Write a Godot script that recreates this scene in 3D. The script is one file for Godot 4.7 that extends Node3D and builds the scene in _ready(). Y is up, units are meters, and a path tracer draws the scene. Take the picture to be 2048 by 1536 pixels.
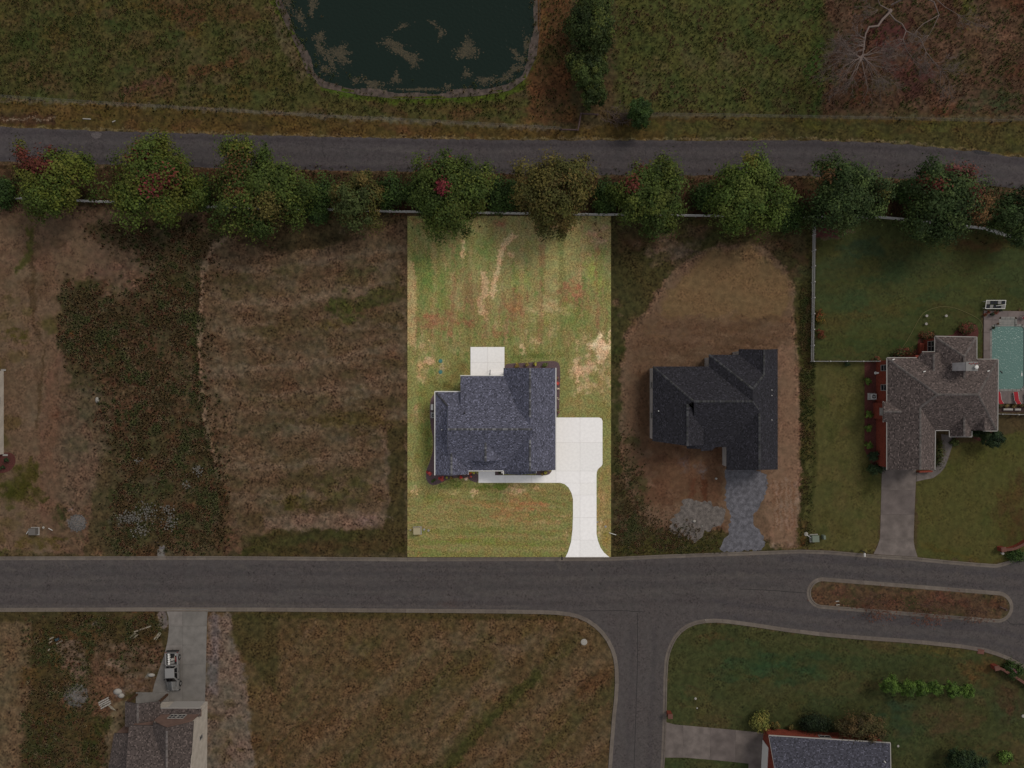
extends Node3D

# Plan of the place: plan units are 0.075 m; x runs east, y runs south, the origin is the middle of the neighbourhood.
const S := 0.075
const H := 106.0
const GX0 := -150.0
const GY0 := -112.0
const GW := 2348.0
const GH := 1761.0

var names := {}
var rng := RandomNumberGenerator.new()
var M := {}
var T := {}

# A surveyed point: plan position of something at height h
func P(x: float, y: float, h: float = 0.0) -> Vector3:
	var k := S * (1.0 - h / H)
	return Vector3((x - 1024.0) * k, h, (y - 768.0) * k)

func P2(x: float, y: float) -> Vector2:
	return Vector2((x - 1024.0) * S, (y - 768.0) * S)

func ring(a: Array) -> PackedVector2Array:
	var r := PackedVector2Array()
	for i in range(0, a.size(), 2):
		r.append(P2(a[i], a[i + 1]))
	return r

func lin(r: float, g: float, b: float) -> Color:
	return Color(r / 255.0, g / 255.0, b / 255.0).srgb_to_linear()

func sr(r: float, g: float, b: float) -> Color:
	return Color(r / 255.0, g / 255.0, b / 255.0)

class MB:
	var v := PackedVector3Array()
	var n := PackedVector3Array()
	var uv := PackedVector2Array()
	var c := PackedColorArray()
	var col := Color(1, 1, 1)

	func tri(a: Vector3, b: Vector3, d: Vector3, nn: Vector3, ua := Vector2(), ub := Vector2(), ud := Vector2()) -> void:
		if (b - a).cross(d - a).dot(nn) > 0.0:
			v.append(a); v.append(d); v.append(b)
			uv.append(ua); uv.append(ud); uv.append(ub)
		else:
			v.append(a); v.append(b); v.append(d)
			uv.append(ua); uv.append(ub); uv.append(ud)
		for i in 3:
			n.append(nn)
			c.append(col)

	func quad(a: Vector3, b: Vector3, d: Vector3, e: Vector3, nn: Vector3) -> void:
		tri(a, b, d, nn)
		tri(a, d, e, nn)

	func smooth_quad(a: Vector3, b: Vector3, d: Vector3, e: Vector3, na: Vector3, nb: Vector3, nd: Vector3, ne: Vector3) -> void:
		var nn := na + nb + nd + ne
		var flip := (b - a).cross(d - a).dot(nn) > 0.0
		var vs := [a, d, b, a, e, d] if flip else [a, b, d, a, d, e]
		var ns := [na, nd, nb, na, ne, nd] if flip else [na, nb, nd, na, nd, ne]
		for i in 6:
			v.append(vs[i]); n.append(ns[i]); uv.append(Vector2()); c.append(col)

	func box(at: Vector3, size: Vector3, basis := Basis(), bevel := 0.0) -> void:
		var h := size * 0.5
		if bevel > 0.0:
			# a box whose top edge is chamfered
			var t := [Vector3(-h.x, h.y - bevel, -h.z), Vector3(h.x, h.y - bevel, -h.z), Vector3(h.x, h.y - bevel, h.z), Vector3(-h.x, h.y - bevel, h.z)]
			var u := [Vector3(-h.x + bevel, h.y, -h.z + bevel), Vector3(h.x - bevel, h.y, -h.z + bevel), Vector3(h.x - bevel, h.y, h.z - bevel), Vector3(-h.x + bevel, h.y, h.z - bevel)]
			for i in 4:
				var j := (i + 1) % 4
				var side: Vector3 = (t[i] + t[j]) * Vector3(1, 0, 1)
				side = side.normalized()
				var bi: Vector3 = Vector3(t[i].x, -h.y, t[i].z)
				var bj: Vector3 = Vector3(t[j].x, -h.y, t[j].z)
				quad(at + basis * bi, at + basis * bj, at + basis * t[j], at + basis * t[i], basis * side)
				quad(at + basis * t[i], at + basis * t[j], at + basis * u[j], at + basis * u[i], basis * (side + Vector3.UP).normalized())
			quad(at + basis * u[0], at + basis * u[1], at + basis * u[2], at + basis * u[3], basis * Vector3.UP)
			quad(at + basis * Vector3(-h.x, -h.y, -h.z), at + basis * Vector3(h.x, -h.y, -h.z), at + basis * Vector3(h.x, -h.y, h.z), at + basis * Vector3(-h.x, -h.y, h.z), basis * Vector3.DOWN)
			return
		for ax in 3:
			for s in [-1.0, 1.0]:
				var d := Vector3(); d[ax] = s
				var e1 := Vector3(); e1[(ax + 1) % 3] = 1.0
				var e2 := Vector3(); e2[(ax + 2) % 3] = 1.0
				var o: Vector3 = d * h[ax]
				var p: Vector3 = e1 * h[(ax + 1) % 3]
				var q: Vector3 = e2 * h[(ax + 2) % 3]
				quad(at + basis * (o - p - q), at + basis * (o + p - q), at + basis * (o + p + q), at + basis * (o - p + q), basis * d)

	# upright prism over a ground polygon
	func prism(poly: PackedVector2Array, y0: float, y1: float, sides := true, bottom := false) -> void:
		var ix := Geometry2D.triangulate_polygon(poly)
		for i in range(0, ix.size(), 3):
			var a := poly[ix[i]]; var b := poly[ix[i + 1]]; var d := poly[ix[i + 2]]
			tri(Vector3(a.x, y1, a.y), Vector3(b.x, y1, b.y), Vector3(d.x, y1, d.y), Vector3.UP, a, b, d)
			if bottom:
				tri(Vector3(a.x, y0, a.y), Vector3(b.x, y0, b.y), Vector3(d.x, y0, d.y), Vector3.DOWN, a, b, d)
		if sides:
			var cw := Geometry2D.is_polygon_clockwise(poly)
			for i in poly.size():
				var a := poly[i]; var b := poly[(i + 1) % poly.size()]
				var e := b - a
				var nn := Vector3(e.y, 0, -e.x).normalized()
				if cw:
					nn = -nn
				quad(Vector3(a.x, y0, a.y), Vector3(b.x, y0, b.y), Vector3(b.x, y1, b.y), Vector3(a.x, y1, a.y), nn)

	func tube(path: Array, radii: Array, sides := 6, cap := true) -> void:
		var rings := []
		var dirs := []
		var up := Vector3(0.31, 0.87, 0.21)
		for i in path.size():
			var t: Vector3 = (path[min(i + 1, path.size() - 1)] - path[max(i - 1, 0)])
			t = t.normalized() if t.length() > 1e-6 else Vector3.UP
			if absf(t.dot(up.normalized())) > 0.95:
				up = Vector3(0.9, 0.1, -0.3)
			var x := up.cross(t).normalized()
			var y := t.cross(x)
			up = y
			var r := []
			var dd := []
			for k in sides:
				var a := TAU * k / sides
				var d := x * cos(a) + y * sin(a)
				r.append(path[i] + d * radii[i])
				dd.append(d)
			rings.append(r); dirs.append(dd)
		for i in path.size() - 1:
			for k in sides:
				var j := (k + 1) % sides
				smooth_quad(rings[i][k], rings[i][j], rings[i + 1][j], rings[i + 1][k], dirs[i][k], dirs[i][j], dirs[i + 1][j], dirs[i + 1][k])
		if cap:
			for e in [0, path.size() - 1]:
				var nn: Vector3 = (path[0] - path[1]).normalized() if e == 0 else (path[e] - path[e - 1]).normalized()
				for k in range(1, sides - 1):
					tri(rings[e][0], rings[e][k], rings[e][k + 1], nn)

	# turned shape about the vertical through at; prof holds radius, height pairs
	func lathe(at: Vector3, prof: Array, sides := 14, basis := Basis()) -> void:
		for i in prof.size() - 1:
			var r0: float = prof[i][0]; var y0: float = prof[i][1]; var r1: float = prof[i + 1][0]; var y1: float = prof[i + 1][1]
			var sl := Vector2(y1 - y0, r0 - r1).normalized()
			for k in sides:
				var a := TAU * k / sides; var b := TAU * (k + 1) / sides
				var da := Vector3(cos(a), 0, sin(a)); var db := Vector3(cos(b), 0, sin(b))
				var na := (da * sl.x + Vector3.UP * sl.y); var nb := (db * sl.x + Vector3.UP * sl.y)
				smooth_quad(at + basis * (da * r0 + Vector3.UP * y0), at + basis * (db * r0 + Vector3.UP * y0), at + basis * (db * r1 + Vector3.UP * y1), at + basis * (da * r1 + Vector3.UP * y1), basis * na, basis * nb, basis * nb, basis * na)

	func ball(at: Vector3, r: Vector3, seg := 8) -> void:
		for i in seg:
			for k in seg * 2:
				var q := []
				for o in [[0, 0], [1, 0], [1, 1], [0, 1]]:
					var a: float = PI * (i + o[0]) / seg; var b: float = PI * (k + o[1]) / seg
					q.append(Vector3(sin(a) * cos(b), cos(a), sin(a) * sin(b)))
				smooth_quad(at + q[0] * r, at + q[1] * r, at + q[2] * r, at + q[3] * r, q[0], q[1], q[2], q[3])

	func mesh(off := Vector3()) -> ArrayMesh:
		var arr := []
		arr.resize(Mesh.ARRAY_MAX)
		var vv := v
		if off != Vector3():
			for i in vv.size():
				vv[i] -= off
		arr[Mesh.ARRAY_VERTEX] = vv
		arr[Mesh.ARRAY_NORMAL] = n
		arr[Mesh.ARRAY_TEX_UV] = uv
		arr[Mesh.ARRAY_COLOR] = c
		var m := ArrayMesh.new()
		m.add_surface_from_arrays(Mesh.PRIMITIVE_TRIANGLES, arr)
		return m

func numbered(called: String) -> String:
	var k: int = names.get(called, 0)
	names[called] = k + 1
	return called if k == 0 else "%s_%03d" % [called, k]

func tag(o: Node, label: String, category: String, group := "") -> Node:
	o.set_meta("label", label)
	o.set_meta("category", category)
	if group:
		o.set_meta("group", group)
	return o

func thing(called: String, label: String, category: String, at := Vector3(), turn := 0.0, group := "") -> Node3D:
	var o := Node3D.new()
	o.name = numbered(called)
	add_child(o)
	o.position = at
	o.rotation.y = turn
	tag(o, label, category, group)
	return o

func origin_of(o: Node) -> Vector3:
	var p := Vector3()
	while o is Node3D and o != self:
		p += o.position
		o = o.get_parent()
	return p

# commit a shape given in world coordinates under an unturned parent
func part(called: String, b: MB, mat: Material, parent: Node) -> MeshInstance3D:
	var o := MeshInstance3D.new()
	o.name = called
	o.mesh = b.mesh(origin_of(parent))
	o.material_override = mat
	parent.add_child(o, true)
	return o

# commit a shape given in its parent's own coordinates
func lpart(called: String, b: MB, mat: Material, parent: Node, at := Vector3()) -> MeshInstance3D:
	var o := MeshInstance3D.new()
	o.name = called
	o.mesh = b.mesh()
	o.material_override = mat
	o.position = at
	parent.add_child(o, true)
	return o

func piece(called: String, m: Mesh, mat: Material, parent: Node, tr: Transform3D) -> MeshInstance3D:
	var o := MeshInstance3D.new()
	o.name = called
	o.mesh = m
	o.material_override = mat
	o.transform = tr
	parent.add_child(o, true)
	return o

# a top-level thing that is one mesh, given in world coordinates
func solo(called: String, b: MB, mat: Material, label := "", category := "", group := "", kind := "") -> MeshInstance3D:
	var o := MeshInstance3D.new()
	o.name = numbered(called)
	var lo := b.v[0]; var hi := b.v[0]
	for p in b.v:
		lo = lo.min(p); hi = hi.max(p)
	var at := Vector3((lo.x + hi.x) * 0.5, lo.y, (lo.z + hi.z) * 0.5)
	o.mesh = b.mesh(at)
	o.position = at
	o.material_override = mat
	add_child(o)
	if label:
		tag(o, label, category, group)
	if kind:
		o.set_meta("kind", kind)
	return o

func scatter(called: String, m: Mesh, mat: Material, trs: Array, cols: Array, label := "", category := "") -> MultiMeshInstance3D:
	var mm := MultiMesh.new()
	mm.transform_format = MultiMesh.TRANSFORM_3D
	mm.use_colors = true
	mm.mesh = m
	mm.instance_count = trs.size()
	for i in trs.size():
		mm.set_instance_transform(i, trs[i])
		mm.set_instance_color(i, cols[i])
	var o := MultiMeshInstance3D.new()
	o.name = numbered(called)
	o.multimesh = mm
	o.material_override = mat
	add_child(o)
	o.set_meta("kind", "stuff")
	if label:
		tag(o, label, category)
	return o

# ---------------------------------------------------------------- textures
func noise_bytes(w: int, h: int, freq: float, sd: int, oct := 3, type := FastNoiseLite.TYPE_SIMPLEX_SMOOTH) -> PackedByteArray:
	var f := FastNoiseLite.new()
	f.noise_type = type
	f.seed = sd
	f.frequency = freq
	f.fractal_octaves = oct
	f.fractal_type = FastNoiseLite.FRACTAL_FBM if oct > 1 else FastNoiseLite.FRACTAL_NONE
	var im := f.get_image(w, h, false, false, true)
	im.convert(Image.FORMAT_L8)
	return im.get_data()

func tile_bytes(w: int, freq: float, sd: int, oct := 3) -> PackedByteArray:
	var f := FastNoiseLite.new()
	f.noise_type = FastNoiseLite.TYPE_SIMPLEX_SMOOTH
	f.seed = sd
	f.frequency = freq
	f.fractal_octaves = oct
	var im := f.get_seamless_image(w, w, false, false, 0.15, true)
	im.convert(Image.FORMAT_L8)
	return im.get_data()

# grey variation round mid: value = base + a * coarse + b * fine
func grain(w: int, fc: float, ff: float, a: float, b: float, sd: int, speck := 0.0, mid := 190.0) -> ImageTexture:
	var n1 := tile_bytes(w, fc, sd, 4)
	var n2 := tile_bytes(w, ff, sd + 7, 2)
	var out := PackedByteArray()
	out.resize(w * w)
	var r := RandomNumberGenerator.new()
	r.seed = sd
	for i in w * w:
		var x := mid + a * (n1[i] - 128) + b * (n2[i] - 128)
		if speck > 0.0:
			x += speck * (r.randf() - 0.5)
		out[i] = clampi(int(x), 0, 255)
	var im := Image.create_from_data(w, w, false, Image.FORMAT_L8, out)
	im.convert(Image.FORMAT_RGB8)
	return ImageTexture.create_from_image(im)

func std(c: Color, rough := 0.9, tex: Texture2D = null, metres := 4.0, tri := true) -> StandardMaterial3D:
	var m := StandardMaterial3D.new()
	m.albedo_color = c
	m.roughness = rough
	m.metallic_specular = 0.35
	if tex:
		m.albedo_texture = tex
		if tri:
			m.uv1_triplanar = true
			m.uv1_world_triplanar = true
			m.uv1_scale = Vector3.ONE / metres
		# grain sits near 0.745 on the sRGB scale: lift the colour so that the mean stays c
		m.albedo_color = Color(minf(c.r / 0.745, 1.0), minf(c.g / 0.745, 1.0), minf(c.b / 0.745, 1.0))
	return m

func vmat(rough := 0.9) -> StandardMaterial3D:
	var m := StandardMaterial3D.new()
	m.vertex_color_use_as_albedo = true
	m.roughness = rough
	m.metallic_specular = 0.3
	return m

func shingle_texture(sd: int) -> ImageTexture:
	var w := 512
	var im := Image.create(w, w, false, Image.FORMAT_RGB8)
	im.fill(Color(0.7, 0.7, 0.7))
	var r := RandomNumberGenerator.new()
	r.seed = sd
	var rows := 40
	for j in rows:
		var y0 := int(j * w / float(rows)); var y1 := int((j + 1) * w / float(rows))
		var x := 0
		while x < w:
			var l := r.randi_range(7, 20)
			var t := r.randf()
			var g := 0.64 + 0.12 * r.randf()
			if t > 0.88:
				g = 0.86 + 0.14 * r.randf()
			elif t < 0.22:
				g = 0.46 + 0.08 * r.randf()
			im.fill_rect(Rect2i(x, y0, mini(l, w - x), y1 - y0), Color(g, g, g * 1.0))
			x += l
		im.fill_rect(Rect2i(0, y1 - 2, w, 2), Color(0.5, 0.5, 0.5))
	var d := im.get_data()
	for i in w * w:
		var f := 0.88 + 0.24 * r.randf()
		for k in 3:
			d[i * 3 + k] = clampi(int(d[i * 3 + k] * f), 0, 255)
	return ImageTexture.create_from_image(Image.create_from_data(w, w, false, Image.FORMAT_RGB8, d))

func brick_texture() -> ImageTexture:
	var w := 512
	var im := Image.create(w, w, false, Image.FORMAT_RGB8)
	im.fill(Color(0.74, 0.68, 0.64))
	var r := RandomNumberGenerator.new()
	r.seed = 5
	for j in 32:
		for i in 17:
			var x := i * 32 + (16 if j % 2 else 0)
			var g := 0.62 + 0.3 * r.randf()
			im.fill_rect(Rect2i(x, j * 16, 29, 13), Color(g, g * (0.88 + 0.1 * r.randf()), g * 0.86))
	return ImageTexture.create_from_image(im)

# ---------------------------------------------------------------- ground colour
var canvas: Image
var cx0 := 0.0
var cy0 := 0.0
var cs := 1.0
var tone := 1.0

func begin_canvas(x0: float, y0: float, w: float, h: float, scale: float, base: Color) -> void:
	cx0 = x0; cy0 = y0; cs = scale
	canvas = Image.create(int(w * scale), int(h * scale), false, Image.FORMAT_RGBA8)
	canvas.fill(base)

# lay one soft-edged patch of colour with the outline pts (plan units)
func patch(pts: Array, c: Color, alpha := 1.0, feather := 10.0) -> void:
	var pad := feather * 1.6 + 3.0
	var lo := Vector2(1e9, 1e9); var hi := Vector2(-1e9, -1e9)
	var q := PackedVector2Array()
	for i in range(0, pts.size(), 2):
		var p := Vector2(pts[i], pts[i + 1])
		q.append(p)
		lo = lo.min(p); hi = hi.max(p)
	lo -= Vector2(pad, pad); hi += Vector2(pad, pad)
	lo = lo.max(Vector2(cx0, cy0)); hi = hi.min(Vector2(cx0 + canvas.get_width() / cs, cy0 + canvas.get_height() / cs))
	var w := int((hi.x - lo.x) * cs); var h := int((hi.y - lo.y) * cs)
	if w < 2 or h < 2:
		return
	var src := Image.create(w, h, false, Image.FORMAT_RGBA8)
	src.fill(Color(c.r, c.g, c.b, 0))
	var fc := Color(c.r, c.g, c.b, alpha)
	for j in h:
		var y := lo.y + (j + 0.5) / cs
		var xs := PackedFloat32Array()
		for i in q.size():
			var a := q[i]; var b := q[(i + 1) % q.size()]
			if (a.y <= y) != (b.y <= y):
				xs.append(a.x + (y - a.y) / (b.y - a.y) * (b.x - a.x))
		xs.sort()
		for k in range(0, xs.size() - 1, 2):
			var xa := clampi(int((xs[k] - lo.x) * cs), 0, w); var xb := clampi(int((xs[k + 1] - lo.x) * cs), 0, w)
			if xb > xa:
				src.fill_rect(Rect2i(xa, j, xb - xa, 1), fc)
	var f := maxf(1.0, feather * cs * 0.7)
	if f > 1.3:
		src.resize(maxi(2, int(w / f)), maxi(2, int(h / f)), Image.INTERPOLATE_TRILINEAR if f > 2.0 else Image.INTERPOLATE_BILINEAR)
		src.resize(w, h, Image.INTERPOLATE_CUBIC)
	canvas.blend_rect(src, Rect2i(0, 0, w, h), Vector2i(int((lo.x - cx0) * cs), int((lo.y - cy0) * cs)))

# a loose patch: small tufts of the colour thinning out towards its rim
func blob(x: float, y: float, rx: float, ry: float, c: Color, alpha := 0.7, feather := 8.0, turn := 0.0) -> void:
	if rx * ry < 90.0:
		spot(x, y, rx, ry, c, alpha, feather, turn)
		return
	spot(x, y, rx * 0.9, ry * 0.9, c, alpha * 0.3, maxf(feather, minf(rx, ry) * 0.7), turn)
	var n := clampi(int(rx * ry / 26.0), 12, 40)
	for i in n:
		var q := Vector2(rng.randfn() * 0.48 * rx, rng.randfn() * 0.48 * ry).rotated(turn)
		var z := rng.randf_range(0.10, 0.26)
		var cc := c * rng.randf_range(0.9, 1.12)
		spot(x + q.x, y + q.y, maxf(1.5, rx * z), maxf(1.5, ry * z), cc, alpha * rng.randf_range(0.35, 0.8), 2.0 + minf(rx, ry) * 0.06, turn)

func spot(x: float, y: float, rx: float, ry: float, c: Color, alpha := 0.7, feather := 8.0, turn := 0.0) -> void:
	var pts := []
	for i in 16:
		var a := TAU * i / 16.0
		var k := rng.randf_range(0.72, 1.2)
		var p := Vector2(cos(a) * rx * k, sin(a) * ry * k).rotated(turn)
		pts.append(x + p.x); pts.append(y + p.y)
	patch(pts, c, alpha, feather)

func mottle(x0: float, y0: float, x1: float, y1: float, n: int, cols: Array, r0: float, r1: float, alpha := 0.5, stretch := 1.6, turn := 0.0) -> void:
	for i in n:
		var r := rng.randf_range(r0, r1)
		var c: Color = cols[rng.randi() % cols.size()]
		spot(rng.randf_range(x0, x1), rng.randf_range(y0, y1), r * stretch, r, c, alpha * rng.randf_range(0.5, 1.0), maxf(3.0, r * 0.6), turn + rng.randf_range(-0.3, 0.3))

func stroke(pts: Array, width: float, c: Color, alpha := 0.7, feather := 3.0) -> void:
	var l := []; var r := []
	for i in range(0, pts.size(), 2):
		var p := Vector2(pts[i], pts[i + 1])
		var a := Vector2(pts[maxi(i - 2, 0)], pts[maxi(i - 2, 0) + 1])
		var b := Vector2(pts[mini(i + 2, pts.size() - 2)], pts[mini(i + 2, pts.size() - 2) + 1])
		var nn := (b - a).normalized().orthogonal() * width * 0.5 * rng.randf_range(0.7, 1.3)
		l.append_array([p.x + nn.x, p.y + nn.y])
		r = [p.x - nn.x, p.y - nn.y] + r
	patch(l + r, c, alpha, feather)

# many thin strokes side by side, as a mower or a tyre leaves them
func streaks(x0: float, y0: float, x1: float, y1: float, n: int, cols: Array, length: float, width: float, turn: float, alpha := 0.4) -> void:
	for i in n:
		var x := rng.randf_range(x0, x1); var y := rng.randf_range(y0, y1)
		var l := length * rng.randf_range(0.4, 1.2) * 0.5
		var a := turn + rng.randf_range(-0.08, 0.08)
		var d := Vector2(cos(a), sin(a)) * l
		var bend := Vector2(-d.y, d.x) * rng.randf_range(-0.06, 0.06)
		stroke([x - d.x, y - d.y, x + bend.x, y + bend.y, x + d.x, y + d.y], width * rng.randf_range(0.5, 1.3), cols[rng.randi() % cols.size()], alpha * rng.randf_range(0.5, 1.0), width * 0.5)

# a material that lays the painted canvas over the plan
func plan_material(tex: Texture2D, x0: float, y0: float, w: float, h: float, rough: float) -> StandardMaterial3D:
	var m := StandardMaterial3D.new()
	m.albedo_texture = tex
	m.roughness = rough
	m.metallic_specular = 0.3
	m.uv1_scale = Vector3(1.0 / (w * S), 1.0 / (h * S), 1.0)
	m.uv1_offset = Vector3(-(x0 - 1024.0) / w, -(y0 - 768.0) / h, 0.0)
	return m

# ragged edges and blades: warp the painted colour with noise and break it up
func bake(sd: int, warp: float, rough: float, fine: float, calm: Image = null, lift := 1.0, lift_b := 1.0, tint := 0.0006) -> ImageTexture:
	canvas.convert(Image.FORMAT_RGB8)
	var w := canvas.get_width(); var h := canvas.get_height()
	var src := canvas.get_data()
	var a := noise_bytes(w, h, 0.05, sd, 3)
	var b := noise_bytes(w, h, 0.055, sd + 1, 3)
	var f := noise_bytes(w, h, 0.24, sd + 2, 2)
	var cm := PackedByteArray()
	if calm:
		calm.convert(Image.FORMAT_L8)
		cm = calm.get_data()
	var amp := 1.0
	var g := noise_bytes(w, h, 0.09, sd + 3, 3)
	var hue := noise_bytes(w, h, 0.02, sd + 4, 4)
	var out := PackedByteArray()
	out.resize(src.size())
	var r := RandomNumberGenerator.new()
	r.seed = sd
	var i := 0
	for y in h:
		for x in w:
			var sx := clampi(x + int((a[i] - 128) * warp) + (r.randi() % 3) - 1, 0, w - 1)
			var sy := clampi(y + int((b[i] - 128) * warp) + (r.randi() % 3) - 1, 0, h - 1)
			var o := (sy * w + sx) * 3
			if calm:
				amp = cm[i] / 255.0
			# clumps and bare spots come and go with a slower noise
			var m := clampf(0.55 + (b[i] - 128) * 0.006 + (hue[i] - 128) * 0.006, 0.15, 1.3) * amp
			var e := f[i] - 128
			var k := 1.0 + (g[i] - 128) * rough * amp + (e * fine * 0.7 if e > 0 else e * fine * 1.5) * m + (r.randf() - 0.5) * 0.13 * amp
			if e < -52:
				k -= 0.10 * m
			var t := (hue[i] - 128) * tint * amp
			var p := i * 3
			k *= lift
			out[p] = clampi(int(src[o] * (k + t)), 0, 255)
			out[p + 1] = clampi(int(src[o + 1] * (k - t * 0.25)), 0, 255)
			out[p + 2] = clampi(int(src[o + 2] * (k - t * 0.3) * lift_b), 0, 255)
			i += 1
	return ImageTexture.create_from_image(Image.create_from_data(w, h, false, Image.FORMAT_RGB8, out))

func paint_ground() -> ImageTexture:
	rng.seed = 11
	begin_canvas(GX0, GY0, GW, GH, 0.75, sr(62, 53, 34))
	var grn := sr(58, 61, 31); var dgrn := sr(42, 46, 24); var brn := sr(70, 54, 36); var tan_ := sr(86, 70, 52); var red := sr(66, 42, 28); var olive := sr(64, 62, 28); var ochre := sr(72, 57, 28)
	# pasture to the north
	patch([-150, -112, 560, -112, 640, 190, 1080, 200, 1080, 260, -150, 215], sr(58, 56, 29), 1.0, 12)
	mottle(-150, -112, 560, 200, 150, [grn, grn, sr(46, 54, 26), brn, ochre, sr(68, 60, 36)], 6, 24, 0.6)
	mottle(240, 0, 560, 200, 30, [brn, sr(74, 60, 42), red], 6, 22, 0.55)
	streaks(-100, 0, 560, 200, 200, [sr(46, 52, 26), sr(70, 66, 38), sr(64, 52, 32)], 26, 3.0, 0.3, 0.5)
	streaks(1230, 0, 1640, 225, 200, [sr(46, 54, 27), sr(72, 68, 38), sr(60, 62, 30)], 26, 3.0, 0.9, 0.5)
	stroke([250, 185, 300, 165, 345, 155], 14, sr(72, 48, 40), 0.6, 8)
	stroke([375, 142, 430, 138, 480, 120, 500, 100], 16, sr(74, 50, 32), 0.6, 8)
	patch([505, -100, 545, -100, 600, 60, 625, 150, 600, 160, 560, 90], sr(82, 68, 52), 0.55, 12)
	stroke([545, 0, 580, 50, 610, 110, 622, 150, 660, 178, 720, 193, 800, 201, 900, 200, 1000, 192, 1050, 170, 1078, 120, 1084, 40, 1084, -100], 15, sr(54, 66, 22), 0.85, 5)
	patch([1085, -112, 1150, -112, 1145, 170, 1150, 240, 1050, 240, 1060, 190], sr(74, 52, 32), 0.9, 16)
	mottle(1085, -100, 1150, 240, 22, [red, brn, sr(58, 56, 28)], 6, 16, 0.5)
	patch([1225, -112, 1700, -112, 1650, 120, 1640, 232, 1230, 230], sr(59, 60, 30), 1.0, 20)
	mottle(1225, -100, 1650, 230, 110, [grn, sr(66, 64, 32), sr(48, 56, 28), sr(70, 62, 40)], 6, 24, 0.55, 1.8, 0.6)
	patch([1660, -112, 2198, -112, 2198, 235, 1640, 232, 1650, 100], sr(66, 50, 36), 1.0, 24)
	mottle(1660, -100, 2190, 230, 70, [red, sr(78, 62, 46), sr(58, 54, 32), sr(84, 66, 50), sr(62, 44, 34)], 8, 28, 0.55)
	blob(1775, 70, 60, 55, sr(64, 38, 34), 0.7, 25); blob(1810, 150, 60, 40, sr(66, 42, 36), 0.6, 25)
	blob(1935, 20, 22, 30, sr(68, 68, 28), 0.8, 10); blob(1980, 50, 50, 35, sr(88, 70, 52), 0.6, 20); blob(1900, 200, 80, 20, sr(86, 68, 52), 0.5, 16)
	blob(2000, 205, 60, 22, sr(44, 52, 32), 0.7, 12); blob(1640, 120, 30, 90, sr(44, 58, 26), 0.6, 22)
	# verge between pasture fence and lane
	patch([-150, 203, 200, 210, 560, 228, 850, 248, 1120, 262, 1320, 236, 1640, 236, 2198, 244, 2198, 330, 1760, 285, 1300, 282, 800, 277, 420, 268, -150, 252], sr(66, 54, 28), 1.0, 5)
	mottle(-150, 212, 1150, 270, 70, [sr(74, 52, 34), sr(62, 56, 26), sr(80, 64, 36), sr(58, 46, 30)], 4, 12, 0.55, 3.0, 0.05)
	streaks(-150, 215, 2198, 282, 200, [sr(78, 66, 42), sr(54, 42, 26), sr(60, 58, 28)], 60, 2.2, 0.05, 0.5)
	patch([1330, 240, 2198, 250, 2198, 318, 1760, 284, 1330, 280], sr(57, 55, 30), 0.8, 8)
	mottle(1300, 240, 2190, 285, 40, [grn, sr(72, 56, 32), olive], 4, 12, 0.5, 3.0)
	stroke([-150, 196, 200, 207, 560, 225, 850, 244, 1120, 258], 7, sr(82, 72, 56), 0.7, 3)
	stroke([1300, 232, 1640, 232, 2060, 236], 5, sr(80, 74, 56), 0.5, 3)
	stroke([-150, 236, 110, 240], 14, sr(56, 40, 28), 0.8, 4); stroke([-150, 234, 112, 239], 2.5, sr(110, 96, 76), 0.8, 1)
	stroke([-150, 250, 200, 260, 420, 266, 700, 273, 1000, 278, 1620, 279, 1750, 283, 1900, 295, 2198, 333], 4, sr(92, 82, 56), 0.75, 2)
	# strip between lane and white fence
	patch([-150, 320, 540, 338, 1260, 350, 1760, 355, 2198, 400, 2198, 520, 1960, 462, 1760, 436, 830, 430, 415, 420, -150, 400], sr(56, 42, 28), 1.0, 6)
	mottle(-150, 330, 2100, 430, 90, [sr(68, 46, 32), sr(46, 42, 24), sr(76, 56, 38), sr(52, 46, 24)], 6, 20, 0.5, 2.0)
	stroke([-150, 322, 540, 340, 1260, 351, 1760, 356, 2198, 402], 4, sr(90, 74, 54), 0.6, 2)
	# west lot: bare soil then tall weeds
	patch([-150, 405, 420, 420, 420, 520, 330, 560, 240, 600, 130, 600, 110, 1112, -150, 1112], sr(84, 68, 50), 1.0, 14)
	mottle(-100, 430, 330, 580, 40, [sr(90, 70, 54), sr(76, 58, 42), sr(64, 50, 34), sr(92, 78, 58)], 8, 30, 0.5)
	mottle(-100, 600, 120, 1100, 70, [sr(90, 74, 56), sr(70, 60, 34), sr(60, 56, 28), sr(94, 78, 60)], 6, 22, 0.55)
	patch([62, 540, 120, 545, 125, 690, 95, 760, 80, 860, 75, 1000, 110, 1110, 170, 1110, 200, 900, 160, 820, 130, 720, 118, 560, 100, 470], sr(84, 64, 48), 0.75, 10)
	stroke([66, 500, 70, 660, 90, 690, 84, 760, 76, 860], 7, sr(56, 44, 28), 0.6, 4)
	stroke([60, 455, 66, 480, 55, 520, 30, 545], 14, sr(56, 56, 26), 0.8, 6)
	streaks(60, 470, 120, 1100, 60, [sr(94, 78, 60), sr(66, 52, 36)], 60, 2.2, 1.5, 0.45)
	streaks(0, 470, 60, 1100, 60, [sr(96, 82, 62), sr(66, 56, 36)], 40, 2.2, 1.6, 0.4)
	blob(36, 670, 34, 14, sr(58, 54, 24), 0.8, 8); blob(20, 600, 22, 10, sr(60, 54, 26), 0.6, 8); blob(55, 955, 26, 40, sr(52, 50, 20), 0.8, 12); blob(30, 985, 44, 28, sr(50, 50, 20), 0.85, 12)
	blob(70, 1085, 50, 16, sr(62, 56, 24), 0.7, 8); blob(30, 1105, 40, 8, sr(48, 52, 22), 0.7, 5)
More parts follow.
